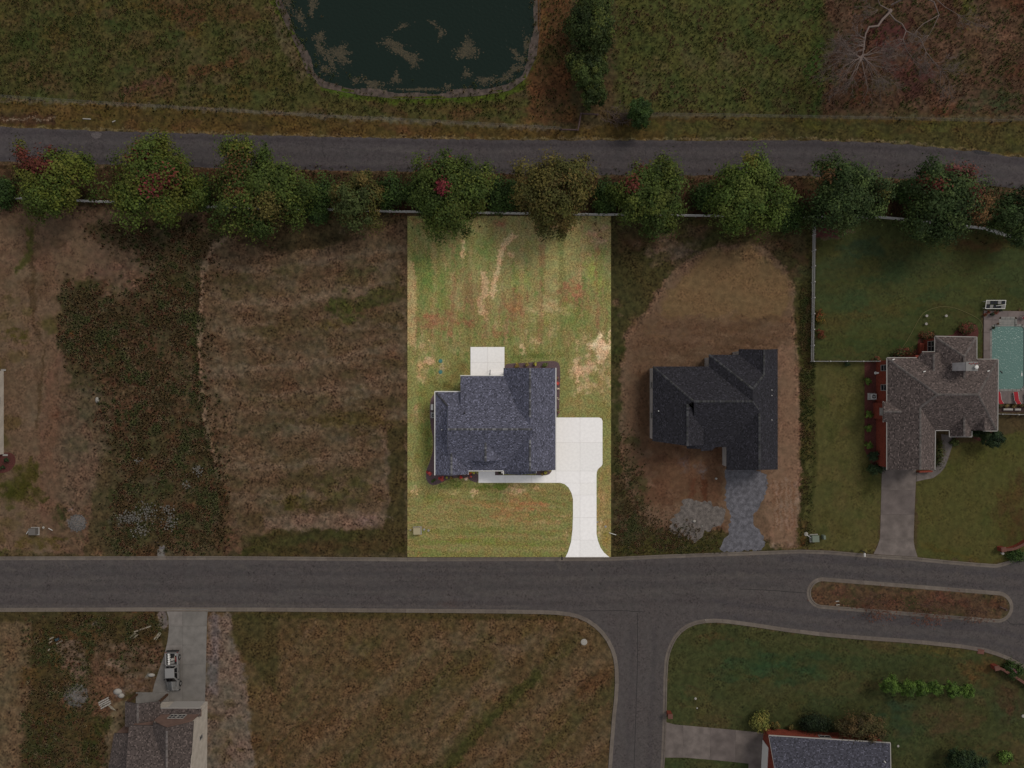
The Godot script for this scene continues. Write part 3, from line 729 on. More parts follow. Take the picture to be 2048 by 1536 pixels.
func build_ground(tex: ImageTexture) -> void:
	var pond := pond_outline()
	var lo := P2(GX0, GY0); var hi := P2(GX0 + GW, GY0 + GH)
	var nx := 176; var nz := 132
	var b := MB.new()
	var ht := []
	for j in nz + 1:
		var row := PackedFloat32Array()
		for i in nx + 1:
			var p := Vector2(lerpf(lo.x, hi.x, float(i) / nx), lerpf(lo.y, hi.y, float(j) / nz))
			var y := 0.0
			if p.y < -41.0 and Geometry2D.is_point_in_polygon(p, pond):
				var d := 1e9
				for k in pond.size():
					d = minf(d, p.distance_to(Geometry2D.get_closest_point_to_segment(p, pond[k], pond[(k + 1) % pond.size()])))
				y = -minf(d * 0.28, 0.9)
			row.append(y)
		ht.append(row)
	for j in nz:
		for i in nx:
			var q := []
			var u := []
			for o in [[0, 0], [1, 0], [1, 1], [0, 1]]:
				var fx: float = float(i + o[0]) / nx; var fz: float = float(j + o[1]) / nz
				q.append(Vector3(lerpf(lo.x, hi.x, fx), ht[j + o[1]][i + o[0]], lerpf(lo.y, hi.y, fz)))
				u.append(Vector2(fx, fz))
			var nn: Vector3 = (q[2] - q[0]).cross(q[1] - q[3]).normalized()
			if nn.y < 0:
				nn = -nn
			b.tri(q[0], q[1], q[2], nn, u[0], u[1], u[2])
			b.tri(q[0], q[2], q[3], nn, u[0], u[2], u[3])
	var far := MB.new()
	var R := 1500.0
	var e := [Vector2(-R, -R), Vector2(lo.x, lo.y), Vector2(hi.x, hi.y), Vector2(R, R)]
	for a in 3:
		for c in 3:
			if a == 1 and c == 1:
				continue
			var x0: float = [-R, lo.x, hi.x][a]; var x1: float = [lo.x, hi.x, R][a]
			var z0: float = [-R, lo.y, hi.y][c]; var z1: float = [lo.y, hi.y, R][c]
			far.quad(Vector3(x0, 0, z0), Vector3(x1, 0, z0), Vector3(x1, 0, z1), Vector3(x0, 0, z1), Vector3.UP)
	var m := b.mesh()
	m.add_surface_from_arrays(Mesh.PRIMITIVE_TRIANGLES, far.mesh().surface_get_arrays(0))
	var g := StandardMaterial3D.new()
	g.albedo_texture = tex
	g.roughness = 1.0
	g.metallic_specular = 0.1
	m.surface_set_material(0, g)
	m.surface_set_material(1, std(sr(60, 54, 32), 1.0, T.earth, 40.0))
	var o := MeshInstance3D.new()
	o.name = "ground"
	o.mesh = m
	o.set_meta("kind", "structure")
	add_child(o)

func sheet(called: String, poly: PackedVector2Array, y: float, mat: Material, kind := "structure") -> MeshInstance3D:
	var b := MB.new()
	b.prism(poly, y - 0.02, y, false)
	var o := solo(called, b, mat, "", "", "", kind)
	return o

# paving cast in bays: each bay a slab of its own above a darker bed
func slabs(called: String, outline: PackedVector2Array, xs: Array, ys: Array, top: float, mats: Array, bed: Material, gap := 0.02) -> Node3D:
	var o := Node3D.new()
	o.name = numbered(called)
	add_child(o)
	o.set_meta("kind", "structure")
	var b := MB.new()
	b.prism(outline, 0.0, top - 0.02)
	part("joint_bed", b, bed, o)
	for i in xs.size() - 1:
		for j in ys.size() - 1:
			var p0 := P2(xs[i], ys[j]); var p1 := P2(xs[i + 1], ys[j + 1])
			var cell := PackedVector2Array([p0 + Vector2(gap, gap) * 0.5, Vector2(p1.x - gap * 0.5, p0.y + gap * 0.5), p1 - Vector2(gap, gap) * 0.5, Vector2(p0.x + gap * 0.5, p1.y - gap * 0.5)])
			for q in Geometry2D.intersect_polygons(outline, cell):
				if q.size() < 3 or absf(area(q)) < 0.05:
					continue
				var s := MB.new()
				s.prism(q, 0.001, top)
				part("slab", s, mats[rng.randi() % mats.size()], o)
	return o

func area(q: PackedVector2Array) -> float:
	var a := 0.0
	for i in q.size():
		a += q[i].cross(q[(i + 1) % q.size()])
	return a * 0.5

func resample(line: PackedVector2Array, step: float) -> PackedVector2Array:
	var out := PackedVector2Array([line[0]])
	for i in line.size() - 1:
		var n := maxi(1, int(round(line[i].distance_to(line[i + 1]) / step)))
		for k in n:
			out.append(line[i].lerp(line[i + 1], float(k + 1) / n))
	return out

func smooth_line(line: PackedVector2Array, times := 2) -> PackedVector2Array:
	for t in times:
		var out := PackedVector2Array([line[0]])
		for i in line.size() - 1:
			out.append(line[i].lerp(line[i + 1], 0.25))
			out.append(line[i].lerp(line[i + 1], 0.75))
		out.append(line[-1])
		line = out
	return line

# an outline frayed by spilled stones
func ragged(line: PackedVector2Array, amp: float) -> PackedVector2Array:
	var r := RandomNumberGenerator.new()
	r.seed = line.size()
	var out := PackedVector2Array()
	for p in resample(smooth_line(line, 2), 0.3):
		out.append(p + Vector2(r.randf_range(-amp, amp), r.randf_range(-amp, amp)) * 0.5)
	var best := out
	for q in Geometry2D.merge_polygons(out, PackedVector2Array()):
		if q.size() > best.size() * 0.6:
			best = q
	return best

# concrete kerb and gutter cast in lengths; side +1 puts the gutter to the right of the line's direction
func kerb_run(parent: Node3D, line: PackedVector2Array, side: float, closed := false) -> void:
	var pts := resample(line, 1.0)
	var offs := []
	var prof := [[0.0, 0.02], [0.01, 0.10], [0.13, 0.11], [0.19, 0.09], [0.24, 0.03], [0.58, 0.016]]
	for i in pts.size():
		var a := pts[i - 1] if i > 0 else (pts[pts.size() - 2] if closed else pts[0])
		var c := pts[i + 1] if i < pts.size() - 1 else (pts[1] if closed else pts[i])
		var d := (c - a).normalized()
		var nn := Vector2(-d.y, d.x) * side
		var r := []
		for q in prof:
			r.append(Vector3(pts[i].x + nn.x * q[0], q[1], pts[i].y + nn.y * q[0]))
		offs.append(r)
	var i := 0
	while i < pts.size() - 1:
		var b := MB.new()
		var last := mini(i + 3, pts.size() - 1)
		for k in range(i, last):
			for j in prof.size() - 1:
				var p0: Vector3 = offs[k][j]; var p1: Vector3 = offs[k + 1][j]; var p2: Vector3 = offs[k + 1][j + 1]; var p3: Vector3 = offs[k][j + 1]
				if k == i:
					p0 = p0.lerp(p1, 0.014); p3 = p3.lerp(p2, 0.014)
				var nn := (p1 - p0).cross(p3 - p0).normalized()
				if nn.y < 0:
					nn = -nn
				b.quad(p0, p1, p2, p3, nn)
		part("kerb_section", b, M.kerb[rng.randi() % 3], parent)
		i = last

func paint_lane() -> Material:
	rng.seed = 71
	begin_canvas(-150, 240, 2348, 170, 0.8, sr(67, 62, 63))
	var n := [-150, 252, 0, 257, 420, 271, 1000, 283, 1620, 284, 1823, 293, 2048, 319, 2198, 341]
	for o in [[6, 8, sr(58, 53, 55), 0.7], [22, 12, sr(72, 67, 67), 0.6], [36, 10, sr(64, 60, 60), 0.5], [50, 12, sr(72, 66, 66), 0.5], [60, 8, sr(56, 51, 53), 0.7]]:
		var l := []
		for i in range(0, n.size(), 2):
			l.append(n[i]); l.append(n[i + 1] + o[0])
		stroke(l, o[1], o[2], o[3], 5)
	streaks(-100, 262, 900, 330, 90, [sr(76, 71, 70), sr(58, 54, 55)], 90, 2.5, 0.04, 0.45)
	streaks(700, 285, 1900, 345, 90, [sr(76, 71, 70), sr(58, 54, 55)], 90, 2.5, 0.01, 0.45)
	for i in 36:
		var x := rng.randf_range(-100, 2100); var y := 300.0 + rng.randf_range(-30, 40)
		stroke([x, y, x + rng.randf_range(-6, 6), y + rng.randf_range(6, 26), x + rng.randf_range(-8, 8), y + rng.randf_range(26, 40)], 1.5, sr(48, 44, 45), 0.6, 0.8)
	for i in 8:
		var x := rng.randf_range(100, 1900); var y := 318.0 + rng.randf_range(-8, 14)
		stroke([x, y, x + 30, y + 2, x + 70, y + 1, x + 110, y + 4], 1.4, sr(49, 45, 46), 0.6, 0.8)
	var m := plan_material(bake(72, 0.03, 0.0006, 0.0007, null, 1.0, 1.0, 0.00008), -150, 240, 2348, 170, 0.92)
	return m

func paint_street() -> Material:
	rng.seed = 73
	begin_canvas(-150, 1040, 2348, 620, 0.8, sr(70, 65, 64))
	for o in [[1134, 7, sr(62, 58, 58), 0.6], [1148, 12, sr(64, 60, 60), 0.6], [1160, 10, sr(74, 69, 67), 0.5], [1176, 9, sr(62, 58, 58), 0.5], [1190, 14, sr(75, 70, 68), 0.5], [1207, 8, sr(62, 57, 57), 0.5]]:
		stroke([-150, o[0], 500, o[0], 1000, o[0] + 1, 1300, o[0] - 4, 1560, o[0] - 6], o[1], o[2], o[3], 6)
	for o in [[0, 12, sr(62, 58, 60), 0.6], [14, 9, sr(74, 69, 68), 0.4], [26, 9, sr(62, 58, 60), 0.5]]:
		stroke([1560, 1118 + o[0], 1640, 1118 + o[0], 1820, 1134 + o[0], 2198, 1166 + o[0]], o[1], o[2], o[3], 6)
		stroke([1430, 1204 + o[0], 1600, 1224 + o[0], 1800, 1244 + o[0], 1980, 1258 + o[0], 2100, 1290 + o[0]], o[1], o[2], o[3], 6)
	for o in [[1246, 10, sr(74, 69, 67)], [1262, 8, sr(62, 58, 58)], [1290, 10, sr(74, 69, 67)], [1306, 8, sr(62, 58, 58)]]:
		stroke([o[0] + 4, 1250, o[0] + 2, 1350, o[0] - 4, 1450, o[0] - 12, 1660], o[1], o[2], 0.45, 5)
	streaks(-100, 1126, 1500, 1214, 200, [sr(80, 75, 72), sr(58, 54, 54), sr(64, 60, 60)], 130, 2.6, 0.0, 0.4)
	streaks(1450, 1110, 2100, 1280, 90, [sr(80, 75, 73), sr(58, 54, 55)], 90, 2.6, 0.1, 0.4)
	for i in 60:
		blob(rng.randf_range(-50, 2000), rng.randf_range(1124, 1212), rng.randf_range(4, 22), rng.randf_range(2, 6), [sr(84, 78, 74), sr(80, 74, 71), sr(58, 54, 54)][i % 3], 0.35, 3, rng.randf_range(-0.9, 0.9))
	for i in 26:
		blob(rng.randf_range(0, 1900), rng.randf_range(1128, 1208), 1.6, 1.4, sr(34, 31, 31), 0.8, 0.8)
	for i in 26:
		var x := rng.randf_range(-50, 1300)
		stroke([x, 1120, x + rng.randf_range(4, 14), 1128, x + rng.randf_range(8, 26), 1140], 2.5, sr(86, 80, 75), 0.3, 2)
	for i in 14:
		var x := rng.randf_range(0, 1900); var y := rng.randf_range(1130, 1200)
		stroke([x, y, x + rng.randf_range(10, 40), y + rng.randf_range(-4, 4), x + rng.randf_range(40, 90), y + rng.randf_range(-6, 6)], 1.3, sr(50, 47, 47), 0.6, 0.8)
	stroke([815, 1118, 1222, 1118, 1440, 1109], 5, sr(84, 77, 72), 0.35, 3); stroke([0, 1211, 600, 1210, 1060, 1214], 5, sr(84, 77, 72), 0.35, 3)
	blob(1480, 1112, 30, 5, sr(92, 78, 66), 0.4, 4); blob(380, 1206, 40, 6, sr(86, 78, 72), 0.4, 4); blob(900, 1208, 30, 6, sr(74, 60, 56), 0.4, 4)
	return plan_material(bake(74, 0.03, 0.0006, 0.0007, null, 1.0, 1.0, 0.00008), -150, 1040, 2348, 620, 0.92)

func build_roads() -> void:
	var lane_n := ring([-150, 249, 0, 254, 200, 262, 420, 268, 700, 275, 1000, 280, 1300, 281, 1620, 281, 1750, 285, 1823, 290, 1900, 298, 2048, 316, 2198, 338])
	var lane_s := ring([-150, 318, 0, 322, 250, 330, 540, 339, 830, 343, 1030, 348, 1260, 350, 1610, 352, 1760, 355, 1823, 358, 1920, 365, 2048, 380, 2198, 402])
	var ragged := RandomNumberGenerator.new()
	ragged.seed = 4
	var lane := PackedVector2Array()
	for p in resample(lane_n, 0.7):
		lane.append(p + Vector2(0, ragged.randf_range(-0.10, 0.10)))
	var back := resample(lane_s, 0.7)
	back.reverse()
	for p in back:
		lane.append(p + Vector2(0, ragged.randf_range(-0.10, 0.10)))
	sheet("lane", lane, 0.008, paint_lane())
	# pale patch and a darker repair in the lane, cracks
	sheet("road_patch", ring([183, 266, 196, 264, 204, 268, 200, 276, 190, 278, 182, 272]), 0.012, M.patch_pale)
	sheet("road_patch", ring([1943, 301, 1952, 300, 1968, 302, 1982, 305, 1976, 310, 1958, 309, 1948, 306]), 0.012, M.patch_dark)
	var street_n := ring([-150, 1113, 440, 1112, 815, 1115, 1222, 1114, 1330, 1109, 1440, 1105, 1525, 1102, 1600, 1099, 1660, 1101, 1750, 1109, 1830, 1114, 1900, 1121, 1960, 1126, 1992, 1128, 2015, 1122, 2048, 1105, 2198, 1050])
	var south_w := smooth_line(ring([-150, 1224, 440, 1222, 815, 1225, 1060, 1227, 1130, 1230, 1165, 1239, 1196, 1260, 1218, 1290, 1229, 1325, 1230, 1380, 1222, 1451, 1208, 1660]), 1)
	var south_e := smooth_line(ring([1318, 1660, 1329, 1536, 1333, 1440, 1335, 1330, 1342, 1298, 1357, 1270, 1382, 1251, 1420, 1244, 1470, 1248, 1608, 1269, 1730, 1280, 1823, 1286, 1955, 1300, 2005, 1315, 2048, 1338, 2198, 1440]), 1)
	var st := PackedVector2Array(street_n)
	var r2 := south_e.duplicate(); r2.reverse()
	st.append_array(r2)
	var r3 := south_w.duplicate(); r3.reverse()
	st.append_array(r3)
	sheet("street", st, 0.008, paint_street())
	var k := Node3D.new()
	k.name = "kerb"
	k.set_meta("kind", "structure")
	add_child(k)
	kerb_run(k, street_n, 1.0)
	kerb_run(k, south_w, -1.0)
	kerb_run(k, south_e, -1.0)
	# the planted island
	var isl := PackedVector2Array()
	var c0 := P2(1645, 1186); var c1 := P2(1995, 1214)
	var ax := (c1 - c0).normalized(); var ay := Vector2(-ax.y, ax.x)
	for i in 25:
		var a := PI * 0.5 + PI * i / 24.0
		isl.append(c0 + (ax * cos(a) + ay * sin(a)) * 1.78)
	for i in 25:
		var a := -PI * 0.5 + PI * i / 24.0
		isl.append(c1 + (ax * cos(a) + ay * sin(a)) * 1.78)
	var bed := MB.new()
	bed.prism(isl, 0.0, 0.085)
	solo("island", bed, M.island, "", "", "", "structure")
	var loop := isl.duplicate()
	loop.append(isl[0])
	var k2 := Node3D.new()
	k2.name = "island_kerb"
	k2.set_meta("kind", "structure")
	add_child(k2)
	kerb_run(k2, loop, -1.0, true)
	# seams sealed with tar and cracks
	for line in [[1480, 1178, 1530, 1180, 1612, 1186], [1160, 1222, 1240, 1221, 1290, 1224], [1275, 1226, 1275, 1330, 1268, 1536], [2012, 1239, 2022, 1248, 2060, 1249]]:
		var b := MB.new()
		var pts := resample(ring(line), 0.8)
		for i in pts.size() - 1:
			var d := (pts[i + 1] - pts[i]).normalized().orthogonal() * 0.05
			var j0 := Vector2(0, ragged.randf_range(-0.05, 0.05))
			b.quad(Vector3(pts[i].x + d.x, 0.012, pts[i].y + d.y), Vector3(pts[i + 1].x + d.x, 0.012, pts[i + 1].y + d.y + j0.y), Vector3(pts[i + 1].x - d.x, 0.012, pts[i + 1].y - d.y + j0.y), Vector3(pts[i].x - d.x, 0.012, pts[i].y - d.y), Vector3.UP)
		solo("road_crack", b, M.tar, "", "", "", "structure")

func build_paving() -> void:
	rng.seed = 77
	var w := M.white_concrete as Array
	var drive := [1110, 835, 1198, 835, 1203, 837, 1205, 842, 1205, 928, 1203, 932, 1196, 938, 1193.5, 944, 1193, 952, 1193, 1068, 1196, 1082, 1201, 1095, 1208, 1105, 1216, 1112, 1222, 1116, 1130, 1116, 1136, 1104, 1142, 1084, 1145, 1060, 1146, 1030, 1146, 998, 1143, 986, 1137, 975, 1129, 968, 1120, 965.5, 1108, 965.5, 957, 965.5, 957, 943, 990, 943, 990, 950.5, 1092, 950.5, 1099, 948, 1103, 943, 1104, 938, 1110, 938]
	slabs("driveway", ring(drive), [950, 1010, 1063, 1112, 1160, 1230], [830, 885, 942, 966, 990, 1035, 1080, 1120], 0.035, w, M.joint)
	slabs("patio", ring([941, 694, 1009, 694, 1009, 756, 941, 756]), [941, 975, 1009], [694, 725, 756], 0.10, w, M.joint)
	var g := M.grey_concrete as Array
	slabs("driveway", ring([1764, 930, 1832, 936, 1831.5, 963, 1829, 1020, 1827, 1080, 1829, 1094, 1835, 1114, 1747, 1108, 1755, 1092, 1760, 1076, 1762, 1000]), [1740, 1840], [925, 980, 1029, 1078, 1120], 0.03, g, M.joint_dark)
	slabs("path", ring([1832.5, 963, 1850, 959, 1866, 956, 1880, 946, 1890, 934, 1896, 918, 1901, 902, 1906, 888, 1910, 872, 1882, 868, 1884, 890, 1880, 914, 1872, 931, 1858, 941, 1832.5, 946]), [1830, 1862, 1920], [865, 900, 930, 970], 0.03, M.path_concrete, M.joint_dark)
	slabs("driveway", ring([1331, 1444, 1350, 1449, 1440, 1457, 1512, 1464, 1530, 1466, 1530, 1560, 1497, 1560, 1497, 1527, 1440, 1521, 1370, 1515, 1326, 1515]), [1320, 1366, 1420, 1471, 1530], [1430, 1565], 0.03, g, M.joint_dark)
	slabs("driveway", ring([332, 1218, 416, 1218, 414, 1240, 412, 1330, 410, 1412, 300, 1412, 305, 1385, 309, 1368, 318, 1340, 328, 1312, 335, 1284, 338, 1258, 337, 1234]), [295, 365, 425], [1215, 1252, 1290, 1328, 1366, 1415], 0.03, M.pale_concrete, M.joint_dark)
	# gravel laid where the drive of the unfinished house will be
	sheet("gravel_drive", ragged(ring([1452, 938, 1536, 940, 1534, 970, 1530, 1000, 1516, 1014, 1504, 1030, 1508, 1048, 1522, 1064, 1531, 1084, 1528, 1099, 1480, 1102, 1438, 1104, 1446, 1086, 1456, 1070, 1460, 1046, 1462, 1024, 1450, 1012, 1450, 980, 1452, 938]), 0.45), 0.006, M.gravel)
	sheet("gravel_spill", ragged(ring([1340, 1060, 1342, 1040, 1358, 1020, 1366, 1002, 1388, 998, 1412, 1004, 1440, 1012, 1452, 1022, 1450, 1050, 1420, 1058, 1404, 1072, 1392, 1086, 1372, 1076, 1350, 1070, 1340, 1060]), 0.7), 0.004, M.gravel_pale)

func build_pond() -> void:
	var pond := pond_outline()
	var mud := Geometry2D.offset_polygon(pond, 0.25)[0]
	var w := MB.new()
	w.prism(Geometry2D.offset_polygon(pond, -0.05)[0], -0.14, -0.13, false)
	solo("pond_water", w, M.pond, "", "", "", "structure")
	# wet mud along the edge, sloping under the water
	var b := MB.new()
	var line := resample(PackedVector2Array(Array(pond) + [pond[0]]), 1.0)
	for i in line.size() - 1:
		var d := (line[i + 1] - line[i]).normalized().orthogonal()
		var w0 := 0.75 + 0.35 * sin(i * 0.7) * cos(i * 0.23)
		var ins := -1.0 if Geometry2D.is_point_in_polygon(line[i] + d * 0.3, pond) else 1.0
		d *= -ins
		b.quad(Vector3(line[i].x - d.x * 0.25, 0.012, line[i].y - d.y * 0.25), Vector3(line[i + 1].x - d.x * 0.25, 0.012, line[i + 1].y - d.y * 0.25), Vector3(line[i + 1].x + d.x * w0, -0.125, line[i + 1].y + d.y * w0), Vector3(line[i].x + d.x * w0, -0.125, line[i].y + d.y * w0), Vector3.UP)
	solo("pond_bank", b, M.mud, "", "", "", "structure")
	# mats of dead weed afloat
	var r := RandomNumberGenerator.new()
	r.seed = 8
	var trs := []; var cols := []
	for s in [[800, 100, 34, 10, 0.5, 1.0], [780, 85, 24, 8, 0.1, 0.8], [822, 118, 22, 12, 0.6, 0.9], [804, 52, 18, 5, -0.4, 0.6], [866, 46, 14, 5, 0.5, 0.6], [882, 66, 8, 12, 0.2, 0.7], [936, 95, 20, 20, 0, 1.0], [930, 108, 18, 11, 0, 0.8], [932, 148, 11, 11, 0.5, 0.6], [1030, 105, 14, 6, 0.8, 0.8], [1042, 118, 14, 7, 0.3, 0.8], [678, 106, 26, 18, 0.5, 1.0], [640, 72, 12, 12, 0, 0.8], [625, 10, 10, 18, 0.2, 0.8], [622, 25, 5, 12, 0, 0.5], [650, 138, 14, 10, 0.4, 0.8], [660, 120, 26, 10, 1.0, 0.6], [745, 168, 24, 12, 0.3, 0.9], [712, 160, 14, 8, -0.2, 0.7], [792, 155, 9, 14, 0.1, 0.8], [895, 172, 9, 7, 0, 0.7], [970, 160, 20, 9, -0.2, 0.8], [1030, 138, 28, 8, -0.4, 0.7], [1052, 90, 8, 30, 0.1, 0.4], [600, 35, 10, 24, -0.5, 0.5], [840, 178, 80, 4, 0.0, 0.5], [1010, 155, 30, 8, -0.4, 0.5], [640, 95, 10, 26, -0.5, 0.5], [575, 5, 10, 16, -0.4, 0.5]]:
		var n := int(s[2] * s[3] * 3.0 * s[5])
		for i in n:
			var a := r.randf() * TAU
			var q := Vector2(cos(a), sin(a)) * minf(absf(r.randfn()) * 0.62, 1.4)
			var lob := 0.75 + 0.35 * sin(a * 3.0 + s[0]) + 0.2 * sin(a * 7.0)
			q = Vector2(q.x * s[2], q.y * s[3]) * lob
			q = q.rotated(s[4])
			var p := P2(s[0] + q.x, s[1] + q.y)
			var sc := r.randf_range(0.04, 0.13)
			trs.append(Transform3D(Basis(Vector3.UP, r.randf() * TAU).scaled(Vector3(sc * r.randf_range(0.6, 1.6), 1, sc)), Vector3(p.x, -0.125 + r.randf() * 0.02, p.y)))
			cols.append(lin(42, 44, 37).lerp(lin(78, 70, 55), r.randf()))
	var fl := MB.new()
	for i in 6:
		var a := TAU * i / 6; var c := TAU * (i + 1) / 6
		fl.tri(Vector3(0, 0.012, 0), Vector3(cos(a), 0.0, sin(a)) * (0.7 + 0.3 * (i % 2)), Vector3(cos(c), 0.0, sin(c)) * (0.7 + 0.3 * ((i + 1) % 2)), Vector3.UP)
	scatter("floating_weed", fl.mesh(), M.vert, trs, cols, "brown mats of dead weed afloat on the pond", "water weed")

# ---------------------------------------------------------------- houses
# one roof plane as a slab 0.16 m thick; pts hold [x, y, height]
func slope(parent: Node, pts: Array, mat: Material, thick := 0.16, called := "roof_slope") -> MeshInstance3D:
	var q := []
	var flat := PackedVector2Array()
	for p in pts:
		var w := P(p[0], p[1], p[2])
		q.append(w)
		flat.append(Vector2(w.x, w.z))
	var nn := Vector3()
	for i in q.size():
		nn += (q[i] - q[0]).cross(q[(i + 1) % q.size()] - q[0])
	nn = nn.normalized()
	if nn.y < 0:
		nn = -nn
	var u := Vector3.UP.cross(nn)
	u = u.normalized() if u.length() > 0.01 else Vector3.RIGHT
	var vv := nn.cross(u)
	var b := MB.new()
	var ix := Geometry2D.triangulate_polygon(flat)
	var d := Vector3(0, -thick, 0)
	for i in range(0, ix.size(), 3):
		var a: Vector3 = q[ix[i]]; var c: Vector3 = q[ix[i + 1]]; var e: Vector3 = q[ix[i + 2]]
		b.tri(a, c, e, nn, Vector2(a.dot(u), a.dot(vv)) / 6.4, Vector2(c.dot(u), c.dot(vv)) / 6.4, Vector2(e.dot(u), e.dot(vv)) / 6.4)
		b.tri(a + d, c + d, e + d, -nn)
	for i in q.size():
		var a: Vector3 = q[i]; var c: Vector3 = q[(i + 1) % q.size()]
		var sn := (c - a).cross(Vector3.UP).normalized()
		var mid: Vector3 = (a + c) * 0.5 + sn * 0.05
		if Geometry2D.is_point_in_polygon(Vector2(mid.x, mid.z), flat):
			sn = -sn
		b.quad(a, c, c + d, a + d, sn)
	return part(called, b, mat, parent)

var cap_tint := Color(1, 1, 1.06)

# the line of cap shingles over a ridge or hip
func caps(parent: Node, a: Array, c: Array, tone_: float, light := 0.0) -> void:
	var p := P(a[0], a[1], a[2]) + Vector3(0, 0.03, 0); var q := P(c[0], c[1], c[2]) + Vector3(0, 0.03, 0)
	var d := (q - p).normalized()
	var side := d.cross(Vector3.UP).normalized()
	var up := side.cross(d)
	var n := int(p.distance_to(q) / 0.24)
	var b := MB.new()
	for i in n:
		var m := p.lerp(q, (i + 0.5) / n)
		var t := tone_ * rng.randf_range(0.75, 1.25) + (light if rng.randf() > 0.6 else 0.0)
		b.col = Color(t * cap_tint.r, t * cap_tint.g, t * cap_tint.b)
		for s in [-1.0, 1.0]:
			var o: Vector3 = side * 0.15 * s - up * 0.09
			var e: Vector3 = d * 0.125
			var lift := up * 0.02
			b.quad(m - e + lift, m + e, m + e + o, m - e + o + lift, (up + side * s * 0.5).normalized())
			b.quad(m - e + lift, m - e + o + lift, m - e + o - up * 0.02, m - e - up * 0.02, -d)
	var x := part("ridge_cap", b, M.vert, parent)
	x.set_meta("kind", "stuff")

func wall(parent: Node, r: PackedVector2Array, y0: float, y1: float, mat: Material, called := "wall") -> MeshInstance3D:
	var b := MB.new()
	b.prism(r, y0, y1)
	return part(called, b, mat, parent)

# an upright panel (gable end) 0.12 m thick through the points [x, y, height]
func panel(parent: Node, pts: Array, mat: Material, called := "gable", thick := 0.12) -> void:
	var q := []
	for p in pts:
		q.append(P(p[0], p[1], p[2]))
	var nn: Vector3 = (q[1] - q[0]).cross(q[2] - q[0]).normalized()
	var b := MB.new()
	for i in range(1, q.size() - 1):
		b.tri(q[0], q[i], q[i + 1], nn)
		b.tri(q[0] - nn * thick, q[i] - nn * thick, q[i + 1] - nn * thick, -nn)
	var mid := Vector3()
	for p in q:
		mid += p / q.size()
	for i in q.size():
		var a: Vector3 = q[i]; var c: Vector3 = q[(i + 1) % q.size()]
		b.quad(a, c, c - nn * thick, a - nn * thick, ((a + c) * 0.5 - mid).normalized())
	part(called, b, mat, parent)

func bar(parent: Node, called: String, a: Array, c: Array, w: float, h: float, mat: Material) -> void:
	var p := P(a[0], a[1], a[2]); var q := P(c[0], c[1], c[2])
	var d := q - p
	var b := MB.new()
	var z := d.normalized()
	var x := Vector3.UP.cross(z).normalized()
	b.box((p + q) * 0.5, Vector3(w, h, d.length()), Basis(x, z.cross(x), z))
	part(called, b, mat, parent)

# a framed window on an upright wall: centre, outward direction, size, bays
func window(parent: Node, at: Vector3, out: Vector3, w: float, h: float, nx := 1, ny := 2, frame: Material = null, glass: Material = null) -> void:
	var x := Vector3.UP.cross(out).normalized()
	var bs := Basis(x, Vector3.UP, out)
	var b := MB.new()
	var t := 0.07
	for s in [-1.0, 1.0]:
		b.box(at + x * s * (w * 0.5) + out * 0.03, Vector3(t, h + t, 0.08), bs)
		b.box(at + Vector3.UP * s * (h * 0.5) + out * 0.03, Vector3(w - t, t, 0.08), bs)
	for i in range(1, nx):
		b.box(at + x * (w * (float(i) / nx - 0.5)) + out * 0.03, Vector3(0.06, h - t, 0.06), bs)
	for i in range(1, ny):
		b.box(at + Vector3.UP * (h * (float(i) / ny - 0.5)) + out * 0.028, Vector3(w - t, 0.05, 0.05), bs)
	var f := part("window", b, frame if frame else M.trim, parent)
	for i in nx:
		for j in ny:
			var g := MB.new()
			g.box(at + x * (w * ((i + 0.5) / nx - 0.5)) + Vector3.UP * (h * ((j + 0.5) / ny - 0.5)) + out * 0.012, Vector3(w / nx - 0.055, h / ny - 0.05, 0.01), bs)
			part("pane", g, glass if glass else M.glass, f)

func vent(parent: Node, x: float, y: float, h: float, r: float, tall: float, mat: Material, called := "vent_pipe") -> void:
	var b := MB.new()
	b.lathe(P(x, y, h), [[r * 1.6, 0.0], [r * 1.6, 0.03], [r, 0.05], [r, tall], [r * 0.8, tall], [0.0, tall - 0.02]], 10)
	part(called, b, mat, parent)

